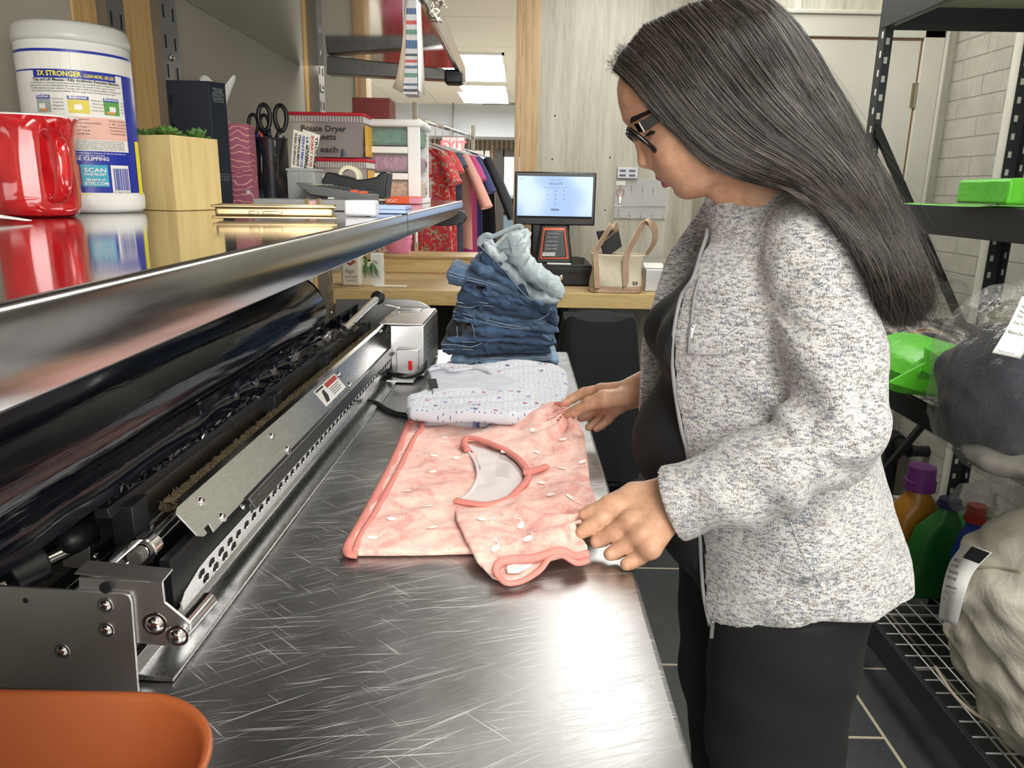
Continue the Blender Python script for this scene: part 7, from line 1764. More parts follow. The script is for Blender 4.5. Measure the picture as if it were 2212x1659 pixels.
b = MB(); b.add([fR(.30, .02), fR(.95, .02), fR(.95, .22), fR(.30, .22)], [(0, 1, 2, 3)]); b.obj('dark_logo_panel', m_ink, ro)
def bottle(name, lab, cat, pxc, pyb, pyt, y, w, d_, mat, capm, caph, label=None, neck=.3, group=None, lean=0):
 x = at_y(pxc, pyb, y).x; zt_ = at_y(pxc, pyt, y).z; zb_ = Z1 + .001; H_ = zt_ - zb_
 o = thing(name, lab, cat, (x, y, zb_), group)
 hb = H_ * (1 - caph)
 b = MB(); n = 32; secs = [(0, .92, .92), (.01, .98, .98), (.03, 1, 1), (.55, 1.0, 1.0), (.72, .92, .92), (.86, neck + .25, neck + .35), (.93, neck + .05, neck + .12), (1.0, neck, neck * 1.1)]
 vs = []
 for f, kx, ky in secs:
  for k in range(n):
   a = 2 * pi * k / n; c_, s_ = cos(a), sin(a); e = .55 if f < .8 else 1
   vs.append((x + math.copysign(abs(c_) ** e, c_) * w / 2 * kx + lean * f * hb, y + math.copysign(abs(s_) ** e, s_) * d_ / 2 * ky, zb_ + f * hb))
 b.add(vs, [(i * n + k, i * n + (k + 1) % n, (i + 1) * n + (k + 1) % n, (i + 1) * n + k) for i in range(len(secs) - 1) for k in range(n)] + [tuple(range(n))])
 b.obj('bottle_body', mat, o, smooth=True)
 rr_ = w / 2 * neck * 1.25; xx = x + lean * hb
 MB().lathe([(rr_ * 1.1, 0), (rr_ * 1.1, H_ * caph * .4), (rr_, H_ * caph * .42), (rr_ * .95, H_ * caph), (0, H_ * caph)], (xx, y, zb_ + hb - .004), 28).obj('bottle_cap', capm, o, smooth=True, auto=40)
 return o, x, zb_, hb
m_org = M('jug_orange', 'a8721c', .35); m_prp = M('cap_purple', '70307c', .4); m_bgr = M('jug_green', '23762f', .35); m_nvc = M('cap_navy', '1c2350', .4); m_bbl = M('jug_blue', '1f3f9c', .35)
o, x, zb_, hb = bottle('detergent_bottle', 'orange detergent jug with a purple cap on the bottom rack shelf', 'bottle', 1956, 1240, 1004, 2.26, .16, .12, m_org, m_prp, .20, neck=.42)
MB().prism([(-.035, 0), (.035, 0), (.045, .085), (-.02, .085), (-.03, .05)], lambda a, c, d: Vector((x + a + .02, 2.26 - .0625 + d, zb_ + hb * .40 + c)), 0, .002).obj('label', M('label_navy', '27335c', .4, var=.5, vs=80), o)
o, x, zb_, hb = bottle('detergent_bottle', 'green bottle with a navy cap leaning beside the cream canvas bundle', 'bottle', 1990, 1245, 1074, 2.15, .145, .09, m_bgr, m_nvc, .075, neck=.36, lean=.17)
o, x, zb_, hb = bottle('spray_bottle', 'green bottle with a clear round cap behind the cream bundle', 'bottle', 2090, 1200, 1052, 2.26, .13, .09, M('jug_green_pale', '3f9c58', .3), m_clearp, .24, neck=.62)
MB().cyl((x, 2.26, zb_ + hb), (x, 2.26, zb_ + hb + .03), .02, 16).obj('inner_spout', m_white, o)
o, x, zb_, hb = bottle('detergent_bottle', 'small blue bottle with a red cap just above the cream bundle', 'bottle', 2092, 1200, 1088, 2.02, .085, .06, m_bbl, M('cap_red', 'c0242c', .4), .14, neck=.5)
o = thing('carton', 'white printed carton behind the orange and green detergent jugs', 'box', (at_y(1975, 1180, 2.35).x, 2.35, Z1), None)
MB().bb(at_y(1935, 1180, 2.33).x, at_y(2012, 1180, 2.33).x, 2.33, 2.40, Z1 + .001, at_y(1975, 1088, 2.33).z).obj('carton_body', M('carton_print', 'c9c5b4', .6, var=.25, vs=90), o, bevel=.002)
blob('crumpled_bag', tuple(at_y(2150, 1085, 2.05)), (.12, .08, .06), m_bag, None, .010, 30, .005, 21); tag(bpy.data.objects['crumpled_bag'], 'crumpled clear plastic bag behind the bottles on the bottom shelf', 'bag')
vx = RX - .07; pv = at_x(1930, 950, vx)
gv = thing('gas_valve', 'black pipe valve on the block wall low behind the rack', 'valve', (vx, pv.y, 0))
MB().cyl((vx, pv.y, .02), (vx, pv.y, pv.z), .028, 14).obj('riser', m_rackd, gv, smooth=True, auto=40)
MB().cyl((vx, pv.y - .14, pv.z), (vx, pv.y + .14, pv.z), .026, 14).cyl((vx, pv.y - .14, pv.z), (RX, pv.y - .14, pv.z), .022, 12).lathe([(.0, -.05), (.035, -.05), (.04, 0), (.035, .05), (0, .05)], (vx, pv.y, pv.z), 16, 'Y').obj('valve_body', m_rackd, gv, smooth=True, auto=40)
MB().box((vx - .05, pv.y + .06, pv.z + .03), (.05, .10, .02), Matrix.Rotation(.5, 3, 'X')).obj('lever', m_rackd, gv, bevel=.004)
# ================================================================== the person
t = NT('skin'); a = t.noise(35, detail=6, rough=.65); b = t.noise(900, detail=2)
t.set(base=t.ramp(a, [(.35, hexc('b0846a')), (.65, hexc('cb9f82'))]), rough=.46, sss=.12, spec=.4)
t.b.inputs['Subsurface Radius'].default_value = (.9, .35, .2); t.b.inputs['Subsurface Scale'].default_value = .008
t.bump(b, .12, .0006); m_skin = t.m
m_lips = M('lip_skin', '9a4f48', .38, var=.08, vs=150)
m_nail = M('nail', 'c99580', .25)
PERS = thing if 0 else None
HY = 1.14
hc = at_y(1560, 250, HY)
Ld = Vector((hc.x, hc.y, 0)).normalized()            # lateral axis, away from the camera
YAW = R(7)
Lx = (Matrix.Rotation(YAW, 3, 'Z') @ Ld); Ax = Vector((-Lx.y, Lx.x, 0)); Ax = Ax if Ax.x < 0 else -Ax   # forward axis
def hp(px, py, l=0.0):
 """point of the head's middle plane seen at px,py, moved l sideways (negative = towards camera)"""
 r = ray(px, py); n = Ld; t_ = (Vector((hc.x, hc.y, 0)).dot(n)) / Vector((r.x, r.y, 0)).dot(n)
 p = Vector((r.x * t_, r.y * t_, CAMZ + r.z * t_)) - Vector((hc.x, hc.y, hc.z))
 a_ = p.dot(Vector((-Ld.y, Ld.x, 0)) * (1 if Vector((-Ld.y, Ld.x, 0)).x < 0 else -1))
 return Vector((hc.x, hc.y, hc.z)) + Ax * a_ + Lx * l + Vector((0, 0, p.z))
def hx(px, py, l=0.0):
 r_ = ray(px, py); c = Vector((hc.x, hc.y, hc.z - CAMZ)); t_ = (Vector((hc.x, hc.y, 0)).dot(Lx) + l) / Vector((r_.x, r_.y, 0)).dot(Lx)
 return Vector((r_.x * t_, r_.y * t_, CAMZ + r_.z * t_))
def loc(P):
 q = P - np.array(tuple(hc), f32)
 return q @ np.array(tuple(Ax), f32), q @ np.array(tuple(Lx), f32), q[:, 2]
def az(px, py): p = hp(px, py) - hc; return (p.dot(Ax), p.z)
face_poly = [az(*p) for p in spl([(1368, 142), (1344, 164), (1334, 187), (1335, 211), (1339, 234), (1346, 253), (1357, 270), (1368, 290), (1380, 312), (1395, 338), (1407, 360), (1414, 374), (1424, 386), (1436, 397), (1446, 404), (1453, 411), (1459, 421), (1471, 429), (1488, 431), (1520, 424), (1552, 409), (1600, 385), (1640, 300), (1645, 200), (1600, 120), (1520, 82), (1450, 108), (1400, 132)], 3, True)]
def inflate(poly, P, Rd, Wm, lc=0.0):
 a_, l_, z_ = loc(P); d2 = poly_d(a_.astype(float), z_.astype(float), poly).astype(f32)
 k = (Rd + d2) / Rd; return (np.sqrt(((l_ - lc) / Wm) ** 2 + np.maximum(k, 0) ** 2) - 1) * min(Rd, Wm)
def hs(P, px, py, l, r): return sphere_d(P, tuple(hp(px, py, l)), r)
def hcp(P, A, B, ra, rb): return cap(P, tuple(hp(*A)), tuple(hp(*B)), ra, rb)
def head_fn(P):
 a_, l_, z_ = loc(P); P = np.array(tuple(hc), f32) + np.outer(a_, np.array(tuple(Ax), f32)) - np.outer(np.abs(l_), np.array(tuple(Lx), f32)) + np.outer(z_, np.array((0, 0, 1), f32))   # symmetric: near side
 d = inflate(face_poly, P, .060, .069)
 d = smin(d, ell(P, tuple(hp(1470, 325, -.030)), (.030, .026, .034)), .025)
 jw = hs(P, 1585, 300, -.105, .048); d = smax(d, -jw, .02)
 d = smax(d, -hs(P, 1388, 285, -.034, .013), .012)
 d = smin(d, hcp(P, (1360, 256, -.010), (1396, 245, -.042), .006, .006), .012)
 n = smin(hcp(P, (1366, 281, 0), (1385, 316, 0), .0050, .0062), hcp(P, (1385, 316, 0), (1391, 350, 0), .0062, .0088), .006)
 n = smin(n, hcp(P, (1402, 355, -.007), (1413, 347, -.0150), .0060, .0078), .004)
 n = smin(n, hcp(P, (1392, 352, 0), (1407, 362, 0), .006, .004), .004)
 d = smin(d, n, .007)
 d = smax(d, -ell(P, tuple(hp(1403, 364, -.0075)), (.0055, .0034, .0048)), .0015)
 d = smax(d, -hcp(P, (1424, 333, -.0215), (1431, 356, -.0265), .0020, .0014), .004)
 up_ = smin(hcp(P, (1424, 382, 0), (1440, 379, -.013), .0056, .0046), hcp(P, (1440, 379, -.013), (1459, 376, -.024), .0046, .0022), .004)
 lo_ = smin(hcp(P, (1438, 397, 0), (1449, 391, -.012), .0066, .0056), hcp(P, (1449, 391, -.012), (1460, 380, -.022), .0056, .0022), .004)
 d = smin(d, up_, .004); d = smin(d, lo_, .004)
 gr = smin(hcp(P, (1429, 389, 0), (1442, 386, -.013), .0010, .0010), hcp(P, (1442, 386, -.013), (1462, 376, -.026), .0010, .0008), .002)
 d = smax(d, -gr, .0022)
 d = smax(d, -hcp(P, (1446, 411, 0), (1453, 405, -.012), .0040, .0025), .005)
 d = smax(d, -hcp(P, (1409, 368, 0), (1415, 375, 0), .0016, .0016), .003)
 d = smin(d, hs(P, 1408, 283, -.033, .0115), .003)
 d = smax(d, -hcp(P, (1397, 288, -.024), (1409, 285, -.0455), .0007, .0007), .0015)
 d = smin(d, ell(P, tuple(hp(1570, 285, -.070)), (.014, .010, .026)), .006)
 nk = cap(P, tuple(hp(1610, 330, 0)), tuple(hp(1665, 480, 0)), .052, .056); d = smin(d, nk, .02)
 nk = cap(P, tuple(hp(1560, 400, 0)), tuple(hp(1600, 450, 0)), .018, .03); d = smin(d, nk, .02)
 return d
CY = 1.17
def lerp_tab(tab, z_):
 T = np.array(tab); zz = T[:, 0]; return [np.interp(z_, zz, T[:, k]).astype(f32) for k in range(1, T.shape[1])]
def section(P, tab, cy=CY):
 cx, rx, ry = lerp_tab(tab, P[:, 2])
 return (np.sqrt(((P[:, 0] - cx) / rx) ** 2 + ((P[:, 1] - cy) / ry) ** 2) - 1) * np.minimum(rx, ry)
BT = [(.70, .45, .10, .12), (.85, .43, .10, .12), (1.0, .385, .12, .13), (1.1, .385, .125, .13), (1.2, .38, .13, .145), (1.3, .39, .10, .14), (1.34, .395, .075, .11), (1.38, .39, .058, .065), (1.42, .375, .05, .052)]
SHN, ELN, FAN, WRN = Vector((.388, 1.005, 1.325)), Vector((.422, .945, 1.100)), Vector((.300, .957, 1.018)), Vector((.232, .984, .982))
SHF, ELF, WRF = Vector((.388, 1.335, 1.32)), Vector((.405, 1.43, 1.09)), Vector((.255, 1.425, 1.035))
nh = lambda a, b, c: tuple(at_z(a, b, c))
NW = nh(1462, 1080, .978)
NF = {'index': [nh(1338, 1095, .966), nh(1300, 1121, .950), nh(1271, 1140, .936), nh(1257, 1150, .930)],
  'middle': [nh(1362, 1128, .956), nh(1326, 1150, .938), nh(1302, 1163, .926), nh(1289, 1170, .921)],
  'ring': [nh(1384, 1157, .946), nh(1353, 1179, .926), nh(1331, 1191, .917), nh(1318, 1197, .914)],
  'little': [nh(1405, 1183, .936), nh(1381, 1203, .918), nh(1363, 1214, .912), nh(1353, 1219, .911)]}
NT_ = [nh(1424, 1062, .985), nh(1368, 1068, .978), nh(1316, 1090, .968), nh(1278, 1105, .955), nh(1262, 1110, .950)]
def near_hand(P):
 d = cap(P, tuple(WRN + Vector((.03, -.01, .012))), NW, .030, .027)
 rs = {'index': (.0135, .0126, .0112, .0095), 'middle': (.0138, .0126, .0114, .0098), 'ring': (.0136, .0124, .0110, .0095), 'little': (.0128, .0110, .0098, .0086)}
 pal = None
 for k in NF:
  m = cap(P, NW, NF[k][0], .0255, .0150); pal = m if pal is None else smin(pal, m, .014)
 tm = chain(P, NT_[:3], [.019, .016, .0125], .01); pal = smin(pal, tm, .016)
 d = smin(d, pal, .018)
 fd = None
 for k in NF:
  f = chain(P, NF[k], rs[k], .003)
  kn = sphere_d(P, NF[k][0], .0150); f = smin(f, kn + .0012, .006)
  fd = f if fd is None else np.minimum(fd, f) if 0 else smin(fd, f, .0012)
 d = smin(d, fd, .006)
 d = smin(d, chain(P, NT_[2:], [.0125, .0100, .0085], .003), .006)
 for k, am in (('index', .0022), ('middle', .0025), ('ring', .002)):
  a_, b_ = Vector(NW), Vector(NF[k][0]); up = Vector((-.25, -.75, .6)).normalized()
  d = smin(d, cap(P, tuple(a_.lerp(b_, .35) + up * .0150), tuple(b_ + up * .0088), .0050, .0055), .006)
 return d
fh = lambda a, b, y: tuple(at_y(a, b, y))
FW = fh(1376, 845, 1.425)
FF = {'index': [fh(1300, 842, 1.455), fh(1262, 848, 1.475), fh(1235, 862, 1.475), fh(1218, 874, 1.47)],
  'middle': [fh(1306, 862, 1.46), fh(1283, 885, 1.475), fh(1268, 898, 1.47), fh(1255, 903, 1.465)],
  'ring': [fh(1315, 878, 1.455), fh(1300, 902, 1.465), fh(1286, 915, 1.46), fh(1272, 923, 1.455)],
  'little': [fh(1328, 886, 1.44), fh(1314, 906, 1.445), fh(1298, 919, 1.44), fh(1288, 926, 1.44)]}
FT = [fh(1350, 858, 1.405), fh(1306, 862, 1.40), fh(1272, 872, 1.41), fh(1243, 888, 1.425), fh(1228, 894, 1.435)]
def far_hand(P):
 d = cap(P, tuple(WRF + Vector((.02, 0, .006))), FW, .030, .028); pal = None
 for k in FF:
  m = cap(P, FW, FF[k][0], .022, .0135); pal = m if pal is None else smin(pal, m, .012)
 pal = smin(pal, chain(P, FT[:3], [.020, .0165, .0125], .01), .014)
 d = smin(d, pal, .016); fd = None
 for k, r_ in zip(FF, ((.0122, .0108, .0098, .0085), (.0122, .0110, .0100, .0086), (.0118, .0105, .0095, .0082), (.0108, .0094, .0085, .0074))):
  f = chain(P, FF[k], r_, .003); fd = f if fd is None else smin(fd, f, .0012)
 d = smin(d, fd, .005)
 return smin(d, chain(P, FT[2:], [.0125, .0112, .0095], .003), .005)
def boxed(P, lo, hi, fn, pad=.03):
 lo = np.array(lo, f32); hi = np.array(hi, f32)
 q = np.maximum(np.maximum(lo - P, P - hi), 0); o = np.sqrt((q * q).sum(1)) + pad
 m = o <= pad + 1e-6
 if m.any(): o[m] = fn(P[m])
 return o
def body_fn(P):
 d = section(P, BT); d = smax(d, P[:, 2] - 1.42, .01); d = smax(d, .72 - P[:, 2], .01)
 d = smin(d, chain(P, [tuple(SHN), tuple(ELN), tuple(WRN)], [.046, .040, .029], .01), .03)
 d = smin(d, chain(P, [tuple(SHF), tuple(ELF), tuple(WRF)], [.046, .038, .029], .01), .03)
 d = smin(d, boxed(P, (.05, .85, .87), (.27, 1.08, 1.06), near_hand), .006)
 d = smin(d, boxed(P, (.05, 1.36, .90), (.29, 1.54, 1.12), far_hand), .006)
 d = smin(d, boxed(P, (.08, 1.0, 1.34), (.50, 1.32, 1.72), head_fn), .015)
 return d
V, Fc = isomesh(body_fn, (.06, .86, .76), (.52, 1.54, 1.69), .0023)
V = relax(V, Fc, 1, .35)
cen = V[Fc].mean(1).astype(f32)
mi = np.zeros(len(Fc), np.int32)
m = cen[:, 2] > 1.40; cl_ = cen[m]; a_, l_, z_ = loc(cl_)
sy = np.array(tuple(hc), f32) + np.outer(a_, np.array(tuple(Ax), f32)) - np.outer(np.abs(l_), np.array(tuple(Lx), f32)) + np.outer(z_, np.array((0, 0, 1), f32))
lp = np.minimum(np.minimum(hcp(sy, (1426, 384, 0), (1440, 381, -.013), .0052, .0044), hcp(sy, (1440, 381, -.013), (1458, 377, -.024), .0044, .0022)), np.minimum(hcp(sy, (1438, 396, 0), (1449, 391, -.012), .0062, .0054), hcp(sy, (1449, 391, -.012), (1459, 380, -.022), .0054, .0024)))
mi[np.where(m)[0][lp < .0020]] = 1
person = mkobj('person', V, Fc, [m_skin, m_lips], None, smooth='raw', mi=mi)
person.data.polygons.foreach_set('use_smooth', [True] * len(person.data.polygons))
tag(person, 'long haired person in glasses and pale knit jacket folding the pink shirt', 'person')
for i, (p, d_, n_) in enumerate(((FT[-1], Vector(FT[-1]) - Vector(FT[-2]), Vector((-.25, -.9, .45))), )):
 q = Matrix((tuple(d_.normalized()), tuple(n_.normalized().cross(d_.normalized()).normalized()), tuple(n_.normalized()))).transposed()
 b = MB().lathe([(0, .0012), (.5, .0010), (.85, .0004), (1, -.0005)], (0, 0, 0), 20)
 b.v = [tuple(Vector(p) + n_.normalized() * .0088 + q @ Vector((v[0] * .0075, v[1] * .0062, v[2]))) for v in b.v]
 b.obj('fingernail', m_nail, person, smooth=True)
m_hairdark = M('brow_hair', '1d1411', .7)
def fhit(px, py):
 r_ = ray(px, py); ts = np.linspace(.95 / r_.y, 1.2 / r_.y, 500)
 P = np.array([[r_.x * t_, r_.y * t_, CAMZ + r_.z * t_] for t_ in ts], f32); d = head_fn(P); k = np.where(d < .0004)[0]
 return Vector(P[k[0]]) if len(k) else Vector(P[int(np.argmin(d))])
def mir(p): q = Vector(p) - Vector(hc); return Vector(p) - Lx * (2 * q.dot(Lx))
random.seed(4); br1, br2, ls1, ls2 = MB(), MB(), MB(), MB()
for k in range(420):
 u = random.random(); px = 1362 + 40 * u; py = 262 - 19 * u + random.uniform(-7, 5) * (1 - .35 * u); a_, b_ = fhit(px, py), fhit(px + 8, py - 4)
 for m_, f_ in ((br1, lambda v: v), (br2, mir)): m_.tube([f_(a_ - Ld * .0003), f_(b_ - Ld * .0012)], [.0005, .0002], 4)
for k in range(26):
 u = k / 25; a_ = fhit(1398 + 16 * u, 291 - 7 * u); b_ = a_ - Ld * .004 + Ax * .004 * (1 - u) + Vector((0, 0, -.004))
 for m_, f_ in ((ls1, lambda v: v), (ls2, mir)): m_.tube([f_(a_ - Ld * .0002), f_(a_.lerp(b_, .6) - Ld * .0006), f_(b_)], [.0006, .0005, .0001], 4)
lid = [fhit(1396 + 19 * u, 292 - 8 * u - 3 * sin(pi * u)) - Ld * .0003 for u in np.linspace(0, 1, 9)]
ls1.tube(lid, .0008, 6); ls2.tube([mir(p) for p in lid], .0008, 6)
for m_ in (br1, br2): m_.obj('eyebrow', m_hairdark, person)
for m_ in (ls1, ls2): m_.obj('eyelashes', m_hairdark, person)
m_frame = M('frame_black', '08090b', .18)
m_lens = NT('lens'); m_lens.set(base=(1, 1, 1), rough=.02, alpha=.12); m_lens = m_lens.m
m_silv = M('silver_trim', 'c8c8cc', .15, .9)
gl = MB(); d1_ = (hp(1413, 331, 0) - hp(1357, 286, 0)); dc = d1_.normalized(); hl = d1_.length / 2
cm = hp(1385, 308, 0)
for sg in (-1, 1):
 c_ = cm + Lx * sg * .034; pts = []
 for k in range(36):
  a = 2 * pi * k / 36; pts.append(c_ + dc * hl * math.copysign(abs(cos(a)) ** .75, cos(a)) + Lx * .0265 * math.copysign(abs(sin(a)) ** .75, sin(a)))
 gl.tube(pts, .0036, 10, closed=True)
gl.tube([cm + Lx * -.010 - dc * hl * .35, cm - dc * hl * .45 + dc.cross(Lx) * .001, cm + Lx * .010 - dc * hl * .35], .0024, 8)
go = gl.obj('glasses', m_frame, person, smooth=True)
lm = MB()
for sg in (-1, 1):
 c_ = cm + Lx * sg * .034; ring = []
 for k in range(32):
  a = 2 * pi * k / 32; ring.append(c_ + dc * hl * .95 * math.copysign(abs(cos(a)) ** .75, cos(a)) + Lx * .025 * math.copysign(abs(sin(a)) ** .75, sin(a)))
 lm.add([c_] + ring, [(0, 1 + k, 1 + (k + 1) % 32) for k in range(32)])
lm.obj('lens', m_lens, go)
for sg in (-1, 1):
 tb_ = MB(); l = sg * .067
 A, B = hx(1386, 275, -.067), hx(1421, 252, -.069); C_ = hx(1560, 240, -.074); H_ = hx(1374, 277, -.058)
 if sg > 0: A, B, C_, H_ = mir(A), mir(B), mir(C_), mir(H_)
 up = (Vector((0, 0, 1)) - (B - A).normalized() * (B - A).normalized().z).normalized()
 def bar(P_, w, th, mb):
  vs = []
  for p in P_: vs += [p + up * w + Lx * th, p - up * w + Lx * th, p - up * w - Lx * th, p + up * w - Lx * th]
  n = len(P_); mb.add(vs, [(i * 4 + k, i * 4 + (k + 1) % 4, i * 4 + 4 + (k + 1) % 4, i * 4 + 4 + k) for i in range(n - 1) for k in range(4)] + [(0, 1, 2, 3), tuple(4 * n - 4 + k for k in range(4))])
 bar([H_, A.lerp(H_, .3), A, B, C_], .0070, .0015, tb_); tb_.obj('temple_arm', m_frame, go, bevel=.0006)
 t2 = MB(); bar([A + (B - A).normalized() * -.001, A + (B - A).normalized() * .001], .0074, .0020, t2); bar([B + (B - A).normalized() * -.001, B + (B - A).normalized() * .0006], .0074, .0020, t2); t2.obj('metal_inlay', m_silv, go)
# ================================================================== jacket
t = NT('heather_knit')
nz = t.noise(190, sc=(.5, .5, 1.5), detail=3, rough=.8); n2 = t.noise(520, sc=(1.5, 1.5, .5), detail=2, rough=.7); n3 = t.noise(14, detail=3)
f = t.math('ADD', t.math('MULTIPLY', nz, .56), t.math('MULTIPLY', n2, .44))
f = t.math('ADD', f, t.math('MULTIPLY', t.math('SUBTRACT', n3, .5), .10))
sepx = t.ramp(t.noise(60, detail=1), [(.4, hexc('6b6661')), (.6, hexc('626875'))])
c_ = t.ramp(f, [(.43, 1), (.50, .35), (.55, 0)])
t.set(base=t.mix(c_, hexc('cac8c6'), sepx), rough=.95, sheen=.3)
t.bump(t.math('ADD', n2, t.math('MULTIPLY', nz, .6)), .7, .0022); m_knit = t.m
m_knit_in = M('jacket_lining', '8b8580', .95, var=.25, vs=120, bump=.6, bs=300)
JT = [(.78, .470, .186, .222), (.82, .466, .184, .216), (.86, .455, .181, .205), (.93, .430, .174, .190), (1.0, .402, .178, .178), (1.1, .386, .172, .172), (1.2, .376, .168, .170), (1.28, .386, .148, .168), (1.33, .394, .112, .150), (1.365, .376, .096, .115), (1.385, .364, .090, .092), (1.43, .350, .086, .082), (1.5, .36, .066, .07)]
FARL = [(.80, .33), (.95, .25), (1.02, .222), (1.12, .219), (1.18, .224), (1.24, .243), (1.29, .262), (1.36, .305), (1.40, .325)]
def jk_solid(P):
 d = section(P, JT)
 d = smin(d, chain(P, [tuple(SHN + Vector((.0, .02, .005))), tuple(SHN + Vector((.005, -.002, -.02))), (.414, .967, 1.20), tuple(ELN)], [.050, .060, .0615, .061], .02), .030)
 d = smin(d, chain(P, [(.386, 1.10, 1.372), (.388, 1.035, 1.352), tuple(SHN + Vector((0, .0, .012)))], [.034, .040, .050], .02), .03)
 d = smin(d, chain(P, [(.386, 1.24, 1.372), (.388, 1.305, 1.352)], [.034, .040], .02), .03)
 fo = chain(P, [tuple(ELN), (.360, .948, 1.055), tuple(FAN), tuple(WRN), tuple(WRN + (WRN - FAN) * .6)], [.060, .0585, .056, .051, .049], .015)
 d = smin(d, fo, .012)
 d = smin(d, chain(P, [tuple(SHF), (.41, 1.39, 1.2), tuple(ELF), tuple(WRF + Vector((.03, 0, .005)))], [.060, .060, .056, .047], .02), .028)
 x, y, z_ = P[:, 0], P[:, 1], P[:, 2]
 return d
def jk_wr(P):
 x, y, z_ = P[:, 0], P[:, 1], P[:, 2]
 w = .0022 * vnoise(P, 18, 3) + .0013 * vnoise(P, 45, 8)
 e = Vector((.372, .905, 1.088)); dx, dz = x - e.x, z_ - e.z; r_ = np.sqrt(dx * dx + dz * dz) + 1e-5; an = np.arctan2(dz, dx)
 near = np.clip((1.03 - y) / .05, 0, 1)
 w += near * .0055 * np.sin(an * 6.0 + 1.3 * np.sin(r_ * 40)) * np.exp(-((r_ - .06) / .05) ** 2)
 e2x, e2z = x - .335, z_ - 1.25; r2 = np.sqrt(e2x ** 2 + e2z ** 2); a2 = np.arctan2(e2z, e2x)
 w += near * .0025 * np.sin(a2 * 7 + 2) * np.exp(-((r2 - .05) / .045) ** 2)
 s = (x - WRN.x) * .93 + (z_ - WRN.z) * .37
 w += near * np.where((s > 0) & (s < .2) & (x < .42), .0026 * np.sin(s * 75 + (z_ - .4 * x) * 40) * np.clip(s / .05, 0, 1), 0)
 w += np.where(z_ < 1.18, .0030 * np.sin(x * 55 + y * 30 + 1.5 * np.sin(z_ * 18)) * np.clip((1.18 - z_) / .15, 0, 1), 0)
 w -= .0028 * np.exp(-((z_ + .078 * np.clip((.44 - x) / .15, 0, 1) ** 1.3 - .872) / .0035) ** 2)
 return w.astype(f32)
cd = (WRN - FAN).normalized(); cp_ = WRN + cd * .006
cdf = (WRF - ELF).normalized(); cpf = WRF + Vector((.03, 0, .005)) + cdf * .01
lap_px = [(1512, 432), (1522, 465), (1530, 500), (1517, 545), (1500, 600), (1476, 635), (1464, 680), (1457, 730), (1455, 780), (1459, 830), (1466, 880), (1475, 930), (1487, 980), (1500, 1080), (1513, 1150), (1517, 1220), (1523, 1290), (1536, 1352)]
def on_torso(px, py, off=0.0):
 r = ray(px, py); ts = np.linspace(.75 / r.y, 1.2 / r.y, 260)
 P = np.array([[r.x * t_, r.y * t_, CAMZ + r.z * t_] for t_ in ts], f32); d = section(P, JT) - off
 k = np.where(d < 0)[0]
 if len(k) == 0: k = [int(np.argmin(d))]
 return Vector(P[k[0]])
lap = [on_torso(*p) for p in lap_px]
LZ = np.array([[p.z, p.y] for p in lap][::-1]); o_ = np.argsort(LZ[:, 0]); LZ = LZ[o_]
if 0: print('LAP', LZ)
def jacket_fn(P):
 D = jk_solid(P) - jk_wr(P) * (1)
 x, y, z_ = P[:, 0], P[:, 1], P[:, 2]
 hemz = .815 + .012 * np.clip((x - .5) / .15, 0, 1) - .078 * np.clip((.44 - x) / .15, 0, 1) ** 1.3
 bulge = -.004 * np.exp(-((z_ - hemz - .023) / .02) ** 2)
 D = D + bulge
 sh_ = np.maximum(D, -(D + .0105))
 fx_ = np.interp(z_, [a[0] for a in FARL], [a[1] for a in FARL]).astype(f32)
 yc_ = 1.335 - .05 * np.clip((.40 - x) / .2, 0, 1) * np.clip((1.30 - z_) / .1, 0, 1) + .004 * np.sin(z_ * 45)
 pan = np.maximum(np.abs(y - yc_) - .006, np.maximum(fx_ - x, x - .43)); pan = np.maximum(pan, z_ - 1.40)
 yl = np.interp(z_, LZ[:, 0], LZ[:, 1]).astype(f32)
 fr = np.maximum(np.maximum(yl - y, y - 1.318), x - .385)
 sh_ = np.maximum(sh_, -fr)
 sh_ = np.minimum(sh_, pan)
 q = P - np.array(tuple(cp_), f32); c1 = q @ np.array(tuple(cd), f32)
 nearw = (np.linalg.norm(P - np.array(tuple(WRN), f32), axis=1) < .12)
 sh_ = np.where(nearw, np.maximum(sh_, c1), sh_)
 q = P - np.array(tuple(cpf), f32); c2 = q @ np.array(tuple(cdf), f32)
 farw = (np.linalg.norm(P - np.array(tuple(WRF), f32), axis=1) < .10) & (y > 1.35)
 sh_ = np.where(farw, np.maximum(sh_, c2), sh_)
 sh_ = np.maximum(sh_, hemz - z_)
 top = 1.420 - .05 * np.clip((.36 - x) / .1, -.2, 1.5)
 sh_ = np.maximum(sh_, z_ - top)
 return sh_.astype(f32)
V, Fc = isomesh(jacket_fn, (.15, .83, .715), (.68, 1.52, 1.445), .0034, lip=2.0)
V = relax(V, Fc, 2, .5)
jk = mkobj('jacket', V, Fc, m_knit, person, smooth='raw'); jk['label'] = 'heathered white and grey zip knit jacket'
jk.data.polygons.foreach_set('use_smooth', [True] * len(jk.data.polygons))
def jsurf(px, py, off=.002, fn=None):
 r = ray(px, py); ts = np.linspace(.70 / r.y, 1.25 / r.y, 700)
 P = np.array([[r.x * t_, r.y * t_, CAMZ + r.z * t_] for t_ in ts], f32); d = (jk_solid(P) - jk_wr(P))
 k = np.where(d < off)[0]
 return Vector(P[k[0]]) if len(k) else Vector(P[int(np.argmin(d))])
def jline(pts, r, name, mat, flat=.5, off=.0015, n=8):
 off += .0018
 S = spl([(float(a), float(b), 0.) for a, b in pts], n)
 return MB().tube([jsurf(s.x, s.y, off) for s in S], r, 8, True, flat).obj(name, mat, jk, smooth=True)
m_zip = M('zip_tape', '87878a', .6, bump=.5, bs=900)
